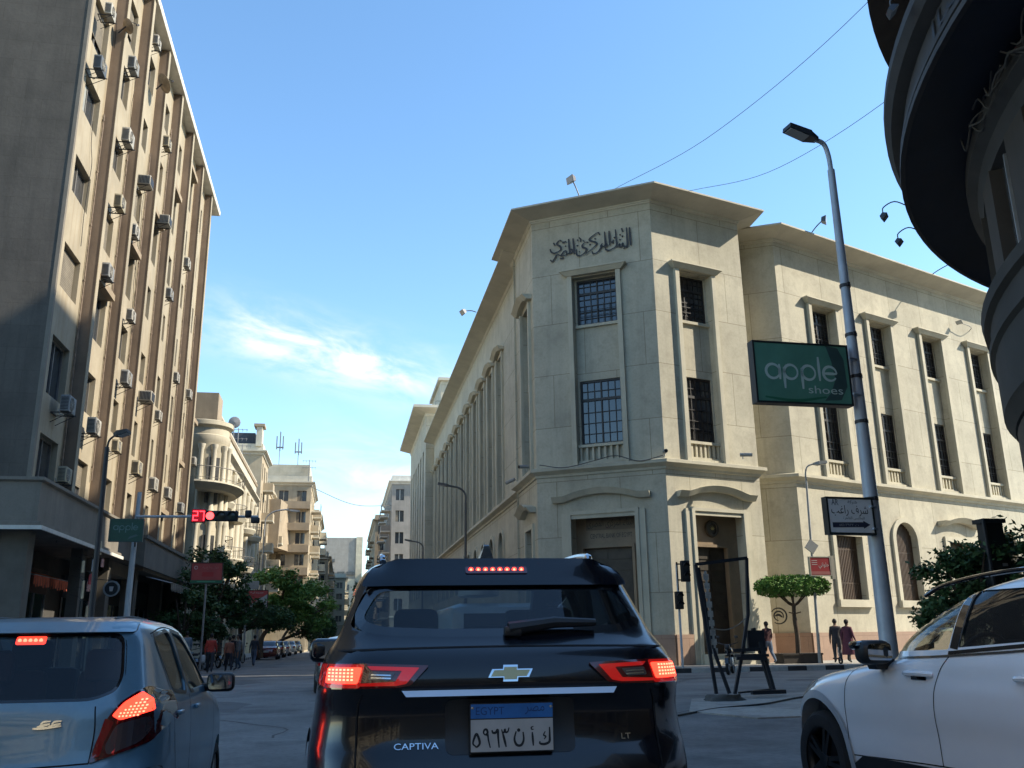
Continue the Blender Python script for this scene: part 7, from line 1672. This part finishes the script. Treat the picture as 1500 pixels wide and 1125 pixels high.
def crown(root, blobs, n, size, m, seed=1, clump=0, name='crown'):
    rr = random.Random(seed); vs = []; fs = []; tot = sum(b[2] for b in blobs); centres = []
    for (c, r, wgt) in blobs:
        k = int(n * wgt / tot); cl = []
        if clump:
            for _ in range(clump):
                u = Vector((rr.gauss(0, 1), rr.gauss(0, 1), rr.gauss(0, 1))).normalized() * rr.uniform(.45, 1.0); cl.append((u, rr.uniform(.16, .34)))
        for _ in range(k):
            if cl:
                u0, s0 = rr.choice(cl); p = u0 + Vector((rr.gauss(0, 1), rr.gauss(0, 1), rr.gauss(0, .8))) * s0 * .55
            else:
                u = Vector((rr.gauss(0, 1), rr.gauss(0, 1), rr.gauss(0, 1))).normalized(); f = 1 + .13 * mnoise.noise(u * 2.3 + Vector((seed, 0, 0)) + Vector(c)); p = u * (rr.random() ** .22) * f
                p = Vector((math.copysign(abs(p.x) ** .8, p.x), math.copysign(abs(p.y) ** .8, p.y), p.z))
            q = Vector((c[0] + p.x * r[0], c[1] + p.y * r[1], c[2] + p.z * r[2]))
            a = Vector((rr.gauss(0, 1), rr.gauss(0, 1), rr.gauss(0, .7))).normalized(); b_ = a.cross(Vector((rr.gauss(0, 1), rr.gauss(0, 1), rr.gauss(0, 1)))).normalized(); s = size * rr.uniform(.6, 1.35); i = len(vs)
            vs += [tuple(q - a * s), tuple(q + b_ * s * .45), tuple(q + a * s), tuple(q - b_ * s * .45)]; fs.append((i, i + 1, i + 2, i + 3))
    mb = MB(); mb.add(vs, fs); return mb.build(name, m, root)
topiary()
def tree(x, y, label, blobs, n, size, m, th, seed, group=None, clump=0, r0=.16, z0=.15, cat='tree', lean=0.0, name='street_tree'):
    root = thing(name, label, cat, (x, y, z0), group=group); rr = random.Random(seed)
    t = MB(); t.tube(catmull([(x, y, z0), (x + .1 * rr.uniform(-1, 1), y, z0 + th * .5), (x + lean, y, z0 + th)]), [r0] * 6 + [r0 * .8] * 7, 8)
    for (c, r, w) in blobs:
        for k in range(3):
            e = Vector(c) + Vector((rr.uniform(-.6, .6) * r[0], rr.uniform(-.6, .6) * r[1], rr.uniform(-.3, .5) * r[2])); s = Vector((x + lean, y, z0 + th * rr.uniform(.75, 1.0)))
            t.tube(catmull([s, s.lerp(e, .5) + Vector((0, 0, .2 * rr.uniform(-1, 1))), e], 4), [r0 * .45] * 4 + [r0 * .3] * 4 + [r0 * .12], 5)
    t.build('trunk', mat('bark', (0, 0, 0)), root, 60); crown(root, blobs, n, size, m, seed, clump)
    return root
G_L = 'street trees on the left pavement'
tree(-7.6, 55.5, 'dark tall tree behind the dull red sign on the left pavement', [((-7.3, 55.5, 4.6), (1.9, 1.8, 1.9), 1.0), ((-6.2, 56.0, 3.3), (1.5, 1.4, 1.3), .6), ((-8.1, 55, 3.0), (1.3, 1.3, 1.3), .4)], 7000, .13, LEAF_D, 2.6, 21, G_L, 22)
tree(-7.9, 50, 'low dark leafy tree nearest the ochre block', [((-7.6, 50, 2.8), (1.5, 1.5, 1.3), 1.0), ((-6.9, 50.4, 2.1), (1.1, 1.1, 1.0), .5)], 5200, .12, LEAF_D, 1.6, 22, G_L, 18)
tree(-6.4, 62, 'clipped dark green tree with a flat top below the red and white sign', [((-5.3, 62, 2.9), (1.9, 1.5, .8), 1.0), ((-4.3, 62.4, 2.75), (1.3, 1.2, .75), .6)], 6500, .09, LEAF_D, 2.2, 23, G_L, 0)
tree(-5.9, 73, 'bright green tree with loose open branches, tallest on the left pavement', [((-5.0, 73, 5.6), (1.9, 1.9, 1.5), 1.0), ((-3.2, 73.5, 4.6), (2.2, 1.8, 1.7), 1.0), ((-2.0, 74, 3.3), (1.5, 1.5, 1.3), .6), ((-4.3, 73, 3.4), (1.7, 1.5, 1.5), .7)], 8500, .15, LEAF_B, 3.0, 24, G_L, 16, .2, lean=1.2)
tree(-5.6, 84, 'round dark bush-like tree at the right end of the left tree row', [((-1.9, 84, 2.4), (1.5, 1.5, 1.2), 1.0), ((-3.4, 84, 3.0), (1.6, 1.4, 1.4), .8)], 4500, .13, LEAF_D, 2.0, 25, G_L, 0, lean=2.2)
tree(-5.8, 98, 'far loose tree beyond the bright one on the left side', [((-3.4, 98, 5.2), (2.4, 2.2, 2.4), 1.0)], 4200, .18, LEAF_B, 3.4, 26, G_L, 18, lean=1.5)
tree(3.6, 150, 'small hazy tree at the far right end of the street', [((2.6, 150, 6.0), (2.2, 2.2, 4.2), 1.0)], 3200, .3, LEAF_D, 3.0, 27, None, 12)
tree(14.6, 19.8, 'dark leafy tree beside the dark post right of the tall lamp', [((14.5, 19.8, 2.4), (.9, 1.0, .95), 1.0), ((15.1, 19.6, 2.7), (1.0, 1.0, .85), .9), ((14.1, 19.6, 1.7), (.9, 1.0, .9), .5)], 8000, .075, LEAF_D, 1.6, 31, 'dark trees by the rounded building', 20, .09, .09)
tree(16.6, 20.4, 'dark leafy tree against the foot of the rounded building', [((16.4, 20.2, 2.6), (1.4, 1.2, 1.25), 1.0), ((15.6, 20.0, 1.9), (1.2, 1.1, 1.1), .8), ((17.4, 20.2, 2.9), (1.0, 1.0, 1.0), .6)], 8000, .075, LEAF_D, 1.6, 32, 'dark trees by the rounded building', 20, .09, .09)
m = MB(); m.hexa([(14.75, 19.0, .09), (15.35, 19.05, .09), (15.35, 19.35, .09), (14.75, 19.3, .09), (14.70, 19.0, 3.75), (15.20, 19.05, 3.75), (15.20, 19.35, 3.75), (14.70, 19.3, 3.75)]); m.box(14.66, 15.24, 18.97, 19.38, 3.75, 3.85); m.tube([(14.72, 18.98, .09), (14.66, 18.98, 3.8)], .045, 6, DMETAL); m.box(15.0, 15.12, 18.97, 19.0, 2.75, 2.82, METAL)
one(m, 'dark_post', mat('dark_post_paint', (.012, .016, .017), .6, var=.3), 'dark square post standing among the dark trees', 'post')
tree(-8.1, 66.5, 'sunlit leafy tree top beside the round corner bay', [((-8.0, 66.6, 6.2), (1.2, 1.2, .9), 1.0)], 2400, .13, LEAF_L, 4.9, 33, G_L, 10)

# ---- motorcycle, scooter
def make_bike(label, loc, rz, group=None):
    t = thing('motorcycle', label, 'motorcycle', (0, 0, 0), group=group)
    for y in (-.62, .64):
        w = MB(); w.lathe([(.235, -.045), (.30, -.05), (.315, 0), (.30, .05), (.235, .045), (.235, -.045)], (0, y, .315), 'x', 24); wo = w.build('wheel', RUB, t, 40)
        r_ = MB(); r_.lathe([(.22, -.02), (.24, -.02), (.24, .02), (.22, .02), (.22, -.02)], (0, y, .315), 'x', 20); r_.cyl((-.07, y, .315), (.07, y, .315), .05, n=10)
        for k in range(8): r_.tube([(0, y, .315), (0, y + .23 * math.cos(k * PI / 4), .315 + .23 * math.sin(k * PI / 4))], .008, 4)
        r_.build('rim', METAL, wo)
    f = MB(); f.tube(catmull([(0, .60, .34), (0, .50, .75), (0, .42, 1.0)]), .03, 6); f.tube([(0, .42, .92), (0, -.1, .62), (0, -.62, .33)], .03, 6); f.tube([(0, .40, .85), (0, .15, .35), (0, -.3, .33)], .025, 6); f.build('frame', DMETAL, t, 50)
    e = MB(); e.rbox((0, .08, .42), (.26, .36, .30), .05); e.tube(catmull([(.14, .1, .35), (.16, -.3, .28), (.16, -.75, .36)]), .035, 6, CHR); e.build('engine', METAL, t, 40)
    k = MB(); k.rbox((0, .18, .80), (.26, .42, .22), .08); k.build('fuel_tank', GLB, t, 60)
    s = MB(); s.rbox((0, -.32, .80), (.26, .66, .11), .045); s.build('seat', SEAT, t, 60)
    h = MB(); h.tube(catmull([(-.36, .28, 1.06), (-.12, .38, 1.0), (.12, .38, 1.0), (.36, .28, 1.06)]), .016, 6); h.rbox((0, .50, .92), (.18, .14, .18), .05)
    for sg in (-1, 1): h.tube([(sg * .26, .33, 1.04), (sg * .30, .34, 1.22)], .008, 4); h.rbox((sg * .31, .34, 1.25), (.12, .02, .08), .01)
    h.build('handlebar', DMETAL, t, 50)
    g_ = MB()
    for y, a in ((.64, (.2, 2.6)), (-.62, (.5, 2.9))): 
        for i in range(8):
            u0, u1 = lerp(a[0], a[1], i / 8), lerp(a[0], a[1], (i + 1) / 8); g_.quad((-.06, y + .34 * math.cos(u0), .315 + .34 * math.sin(u0)), (.06, y + .34 * math.cos(u0), .315 + .34 * math.sin(u0)), (.06, y + .34 * math.cos(u1), .315 + .34 * math.sin(u1)), (-.06, y + .34 * math.cos(u1), .315 + .34 * math.sin(u1)))
    g_.build('mudguard', GLB, t, 60)
    t.location = loc; t.rotation_euler = (0, 0, rz); return t
bk = make_bike('black motorcycle parked on the road before the bank door, behind the hoarding frame', (13.35, 31.2, 0), R(150))
pb = [(-6.75, 45.5, 25, 'dark motorcycle at the left kerb nearest the red shirted man'), (-6.7, 49, 200, 'dark motorcycle at the left kerb, second of the row'), (-6.7, 53, 30, 'dark motorcycle at the left kerb under the dark tree'), (-6.6, 58, 20, 'dark motorcycle at the left kerb before the clipped tree'), (-6.5, 64, 205, 'dark motorcycle at the left kerb, farthest of the row')]
for (x, y, a, lb) in pb:
    o = copy_tree(bk); o.location = (x, y, 0); o.rotation_euler = (0, 0, R(a)); tag(o, lb, 'motorcycle', 'motorcycles along the left kerb')
sc = MB(); sc.lathe([(.10, -.03), (.14, -.03), (.14, .03), (.10, .03), (.10, -.03)], (19.45, 34.6, .29), 'x', 16, RUB); sc.lathe([(0, -.02), (.05, 0), (0, .02)], (19.45, 34.6, .29), 'x', 12, CHR); sc.tube([(19.45, 34.6, .29), (19.45, 34.75, .55), (19.5, 34.8, .78)], .02, 6, METAL); sc.box(19.40, 19.52, 34.65, 35.1, .33, .38, DMETAL)
one(sc, 'child_scooter', None, 'small wheeled scooter at the kerb beside the thin lamp post', 'scooter')
# round stencil mark on the bank return wall
FS_ = Frame((17.9, 39.5), (20.3, 38.37)); st_ = MB(); fS = lambda u, v, d: FS_.P(u, v, .01 + d)
for r0_, a0, a1 in ((.34, -2.2, 2.6), (.20, -.5, 4.6)): stroke(st_, [(1.35 + r0_ * math.cos(lerp(a0, a1, i / 16)), 2.1 + r0_ * math.sin(lerp(a0, a1, i / 16))) for i in range(17)], .07, fS, 0, .003, DMETAL, k=1)
stroke(st_, [(1.2, 2.1), (1.35, 2.15), (1.5, 2.05)], .10, fS, 0, .003, DMETAL)
one(st_, 'round_vent', None, 'round dark coiled mark on the shaded bank wall behind the clipped tree', 'vent')

AWC = [('awning_green', (.04, .12, .07)), ('awning_blue', (.05, .10, .2)), ('awning_cream', (.42, .37, .27))]
for i, (y0, y1, lb) in enumerate(((67.5, 72, 'green canvas awning under the cream ornate building'), (77, 82, 'blue canvas awning under the cream ornate building'), (88, 93, 'cream canvas awning under the far end of the ornate building'))):
    awning(y0, y1, -9.9, -8.4, 4.0, .35, mat(AWC[i][0], AWC[i][1], .9, var=.25, scale=3), lb)
prs = random.Random(8)
for i, (x, y, h_, lb) in enumerate(((-8.2, 43.2, .8, 'brown carton stack on the left pavement before the red sign pole'), (-8.6, 41.5, .6, 'low pale crate on the left pavement beside the signal pole'), (-8.3, 48.4, .7, 'grey crate on the left pavement near the parked motorcycles'))):
    m = MB()
    m.rbox((x, y, .15 + h_ / 2), (.55, .6, h_), .015); m.box(x - .27, x + .27, y - .305, y - .30, .15 + h_ * .45, .15 + h_ * .52, DMETAL); one(m, 'crate', mat('crate_%d' % i, ((.2, .13, .07), (.35, .32, .26), (.16, .16, .16))[i], .9, var=.25, scale=4), lb, 'crate')
# ------------------------------------------------------------------ people
SKIN = mat('skin', (.20, .115, .075), .6, var=.08, scale=8); HAIR = mat('dark_hair', (.012, .010, .009), .7, var=0)
def person(label, loc, rz, top, bottom, scale=1.0, pose='walk', long_coat=False, sc_=None, bag=None, group=None, phase=1, shoe=(.02, .02, .022), hat=None):
    root = thing('person', label, 'person', loc, rz, group)
    s = phase * (.20 if pose == 'walk' else .05)
    J = {'pel': (0, 0, .95), 'wai': (0, .01, 1.08), 'che': (0, .015, 1.28), 'shb': (0, .0, 1.42), 'nck': (0, .015, 1.50), 'hd0': (0, .03, 1.57), 'hd1': (0, .035, 1.66), 'hd2': (0, .025, 1.735)}
    pts = list(J.items()); idx = {}; V = []; E = []; RAD = []
    def add(n, p, r, par=None):
        idx[n] = len(V); V.append(p); RAD.append(r)
        if par is not None: E.append((idx[par], idx[n]))
    add('pel', J['pel'], (.155, .115)); add('wai', J['wai'], (.14, .105), 'pel'); add('che', J['che'], (.165, .12), 'wai'); add('shb', J['shb'], (.12, .09), 'che'); add('nck', J['nck'], (.055, .055), 'shb')
    add('hd0', J['hd0'], (.065, .075), 'nck'); add('hd1', J['hd1'], (.082, .10), 'hd0'); add('hd2', J['hd2'], (.062, .078), 'hd1')
    for sg, q in ((-1, 1), (1, -1)):
        k = 'L' if sg < 0 else 'R'; st2 = q * s
        add('hip' + k, (sg * .09, 0, .90), (.095, .10), 'pel'); kn = (sg * .10, st2 * .55 + .03, .50); an = (sg * .10, st2 * 1.15 - (.10 if st2 < 0 else .0), .10 + (.05 if st2 < 0 else 0))
        add('thi' + k, (sg * .10, st2 * .25 + .01, .70), (.085, .09), 'hip' + k); add('kne' + k, kn, (.06, .065), 'thi' + k); add('cal' + k, (sg * .10, lerp(kn[1], an[1], .4) - .015, .36), (.056, .06), 'kne' + k); add('ank' + k, an, (.042, .045), 'cal' + k); add('toe' + k, (sg * .11, an[1] + .15, max(.035, an[2] - .06)), (.04, .03), 'ank' + k)
        add('sho' + k, (sg * .17, 0, 1.42), (.065, .065), 'shb'); ar = -st2 * .9
        el = (sg * .235, ar * .35 - .02, 1.14); hw = (sg * .25, ar * .9 + .06, .90)
        if bag and sg == bag: el = (sg * .23, -.02, 1.13); hw = (sg * .24, .02, .87)
        add('elb' + k, el, (.046, .046), 'sho' + k); add('wri' + k, hw, (.032, .028), 'elb' + k); add('plm' + k, (hw[0], hw[1] + .015, hw[2] - .075), (.032, .020), 'wri' + k)
        for fi, (dx, L) in enumerate(((-.021, .075), (-.007, .085), (.007, .08), (.021, .062))):
            add('f%d%s' % (fi, k), (hw[0] + dx * .4, hw[1] + .02 + dx, hw[2] - .075 - L * .55), (.009, .009), 'plm' + k); add('g%d%s' % (fi, k), (hw[0] - sg * .012 + dx * .4, hw[1] + .03 + dx, hw[2] - .075 - L), (.008, .008), 'f%d%s' % (fi, k))
        add('th' + k, (hw[0] - sg * .02, hw[1] + .055, hw[2] - .085), (.010, .010), 'wri' + k)
    me = bpy.data.meshes.new('body'); me.from_pydata(V, E, []); o = bpy.data.objects.new('body', me); COL.objects.link(o)
    md = o.modifiers.new('skin', 'SKIN'); md.use_smooth_shade = True
    inv = {v: k for k, v in idx.items()}
    for i, r in enumerate(RAD):
        bulk = 1.0 if inv[i][:2] in ('hd', 'nc', 'wr', 'pl', 'th', 'f0', 'f1', 'f2', 'f3', 'g0', 'g1', 'g2', 'g3', 'to') and not inv[i].startswith('thi') else 1.22   # clothes over the limbs
        me.skin_vertices[0].data[i].radius = (r[0] * bulk, r[1] * bulk)
    me.skin_vertices[0].data[0].use_root = True
    sb = o.modifiers.new('sub', 'SUBSURF'); sb.levels = 2; sb.render_levels = 2
    bpy.context.view_layer.update(); m2 = bpy.data.meshes.new_from_object(o.evaluated_get(bpy.context.evaluated_depsgraph_get())); m2.name = 'body'; o.modifiers.clear(); o.data = m2; bpy.data.meshes.remove(me)
    tm = mat('cloth_%02d%02d%02d' % tuple(int(x * 99) for x in top), top, .9, var=.2, scale=6); bm_ = mat('cloth_%02d%02d%02d' % tuple(int(x * 99) for x in bottom), bottom, .9, var=.2, scale=6); sm_ = mat('shoe', shoe, .6)
    m2.materials.clear()
    for q in (SKIN, tm, bm_, sm_): m2.materials.append(q)
    for p in m2.polygons:
        c = p.center; z = c.z; ax = abs(c.x)
        p.material_index = 0 if z > 1.475 or (z < .93 and ax > .185) else 3 if z < .105 else 2 if z < .955 and ax < .185 else 1
        p.use_smooth = True
    o.parent = root
    hd = MB(); bm = bmesh.new(); bmesh.ops.create_uvsphere(bm, u_segments=16, v_segments=12, radius=1)
    for v in bm.verts: v.co = Vector((v.co.x * .092, v.co.y * .112 - .012 + .03, v.co.z * .11 + 1.685))
    bmesh.ops.bisect_plane(bm, geom=list(bm.verts) + list(bm.edges) + list(bm.faces), plane_co=(0, .05, 1.66), plane_no=(0, .75, -.66), clear_outer=True)
    hd.bm(bm); h_ = hd.build('hair', mat('hair_or_scarf_%02d' % int(hat[0] * 99), hat, .9) if hat else HAIR, root, 60)
    if not hat:
        fc = MB()
        for sg in (-1, 1): fc.rbox((sg * .086, .03, 1.655), (.018, .035, .055), .008)
        fc.rbox((0, .135, 1.645), (.024, .03, .04), .008); fc.build('face_detail', SKIN, root, 60)
    if long_coat:
        cm = MB(); n = 20; rows = [(1.44, .17, .10), (1.30, .20, .135), (1.08, .20, .15), (.85, .24, .20), (.55, .27, .24), (.34, .29, .26)]
        vs = []
        for (z, rx, ry) in rows:
            for i in range(n): a = 2 * PI * i / n; w_ = 1 + .05 * math.sin(5 * a + z * 4); vs.append((rx * w_ * math.cos(a), ry * w_ * math.sin(a) + .01, z))
        cm.add(vs, [(i * n + j, i * n + (j + 1) % n, (i + 1) * n + (j + 1) % n, (i + 1) * n + j) for i in range(len(rows) - 1) for j in range(n)]); cm.build('coat', tm, root, 60)
    root.scale = (scale, scale, scale)
    return root
person('person in dark jacket and jeans walking away past the bank door', (17.1, 36.0, .15), R(10), (.075, .028, .03), (.09, .12, .17), .94)
person('person in long plum coat and dark scarf by the thin lamp post', (20.25, 35.3, .15), R(-60), (.13, .04, .06), (.03, .03, .03), .96, long_coat=True, hat=(.02, .016, .016), phase=.8)
person('person in black standing close beside the long plum coat', (20.0, 35.75, .15), R(-20), (.05, .045, .05), (.05, .05, .055), .98, pose='stand')
person('person in red shirt and dark trousers walking with a white bag', (-5.75, 44.2, 0), R(4), (.42, .05, .035), (.035, .04, .05), .96, bag=-1)
person('person in black jacket and jeans walking in the road away from the others', (-4.85, 55.5, 0), R(-12), (.035, .037, .042), (.07, .09, .13), .95)
person('person in pale blue shirt at the left kerb beside the red shirt', (-7.0, 45.5, .15), R(30), (.16, .21, .26), (.03, .03, .035), .95, pose='stand')
person('person in orange top close behind the red shirt', (-5.15, 46.0, 0), R(15), (.28, .10, .06), (.02, .022, .03), .88)
person('person in grey top and blue jeans left of the kerb motorcycles', (-4.95, 48.0, 0), R(100), (.14, .145, .15), (.035, .06, .09), .95, pose='stand')
person('person in dark clothes beyond the grey top under the dark tree', (-5.6, 51.5, .0), R(-30), (.02, .02, .024), (.025, .03, .04), .95, pose='stand')
person('person in pale top far along the left kerb by the clipped tree', (-6.2, 60.0, .0), R(180), (.3, .28, .25), (.03, .03, .035), .95)
bg_ = MB(); bg_.rbox((-6.08, 44.18, .62), (.26, .16, .34), .07); bg_.tube([(-6.02, 44.18, .78), (-6.0, 44.2, .80)], .012, 4); one(bg_, 'carrier_bag', mat('white_plastic_bag', (.5, .5, .5), .5), 'white plastic bag in the hand of the red shirted walker', 'bag', at=(-6.08, 44.18, .45))
# pale heap showing over the roof of the black SUV
rbm = bmesh.new(); bmesh.ops.create_uvsphere(rbm, u_segments=24, v_segments=12, radius=1.0)
for v in rbm.verts: v.co = Vector((v.co.x * .28 + 1.52, v.co.y * .35 + 7.1, max(v.co.z, -.2) * .24 + 1.84))
# pale dome-shaped load on the vehicle ahead of the black SUV
def load_ahead():
    root = thing('van', 'pale roofed van hidden ahead of the black SUV, only its dome-shaped roof hatch showing', 'van', (2.05, 11.2, 0))
    b = MB(); b.rbox((2.05, 13.0, 1.05), (1.55, 3.4, 1.35), .15, mat('pale_van_paint', (.5, .5, .48), .3, coat=.5)); b.build('body', None, root, 40)
    d = MB(); bm = bmesh.new(); bmesh.ops.create_uvsphere(bm, u_segments=24, v_segments=14, radius=1.0)
    for v in bm.verts: v.co = Vector((v.co.x * .26 + 1.72, v.co.y * .5 + 11.9, max(v.co.z, -.1) * .30 + 1.86))
    d.bm(bm, mat('hatch_cream', (.5, .45, .40), .5)); d.build('roof_hatch', None, root, 60)
    for x in (1.35, 2.75):
        for y in (11.8, 14.2): wheel(root, x, y, .3, .18, 1 if x > 2 else -1, METAL)
    g_ = MB(); g_.box(1.45, 2.65, 11.27, 11.29, 1.15, 1.6, PANE); g_.build('rear_window', PANE, root)
load_ahead()
# unseen houses added behind the viewpoint for car bodies and windows to mirror
block('unseen_house', 'unseen cream house added behind the viewpoint on the left, mirrored in car glass', -11.0, -64, 2, 18, CREAM, 7, 11, seed=21, balc=1.0, front=False)  # cream so that it bounces warm light onto the cars
block('unseen_house', 'unseen tan house added behind the viewpoint on the right, mirrored in car paint', 8.5, -64, -11, 20, TAN, 7, 9, side=-1, seed=22, balc=1.0, front=False)
block('unseen_house', 'unseen grey house added to close the view behind the viewpoint, mirrored in car paint', 10.0, -96, -80, 30, GREYC, 8, 3, side=1, seed=23, front=False, deep=24)
for o in bpy.data.objects:
    if o.get('_w') is not None: del o['_w']
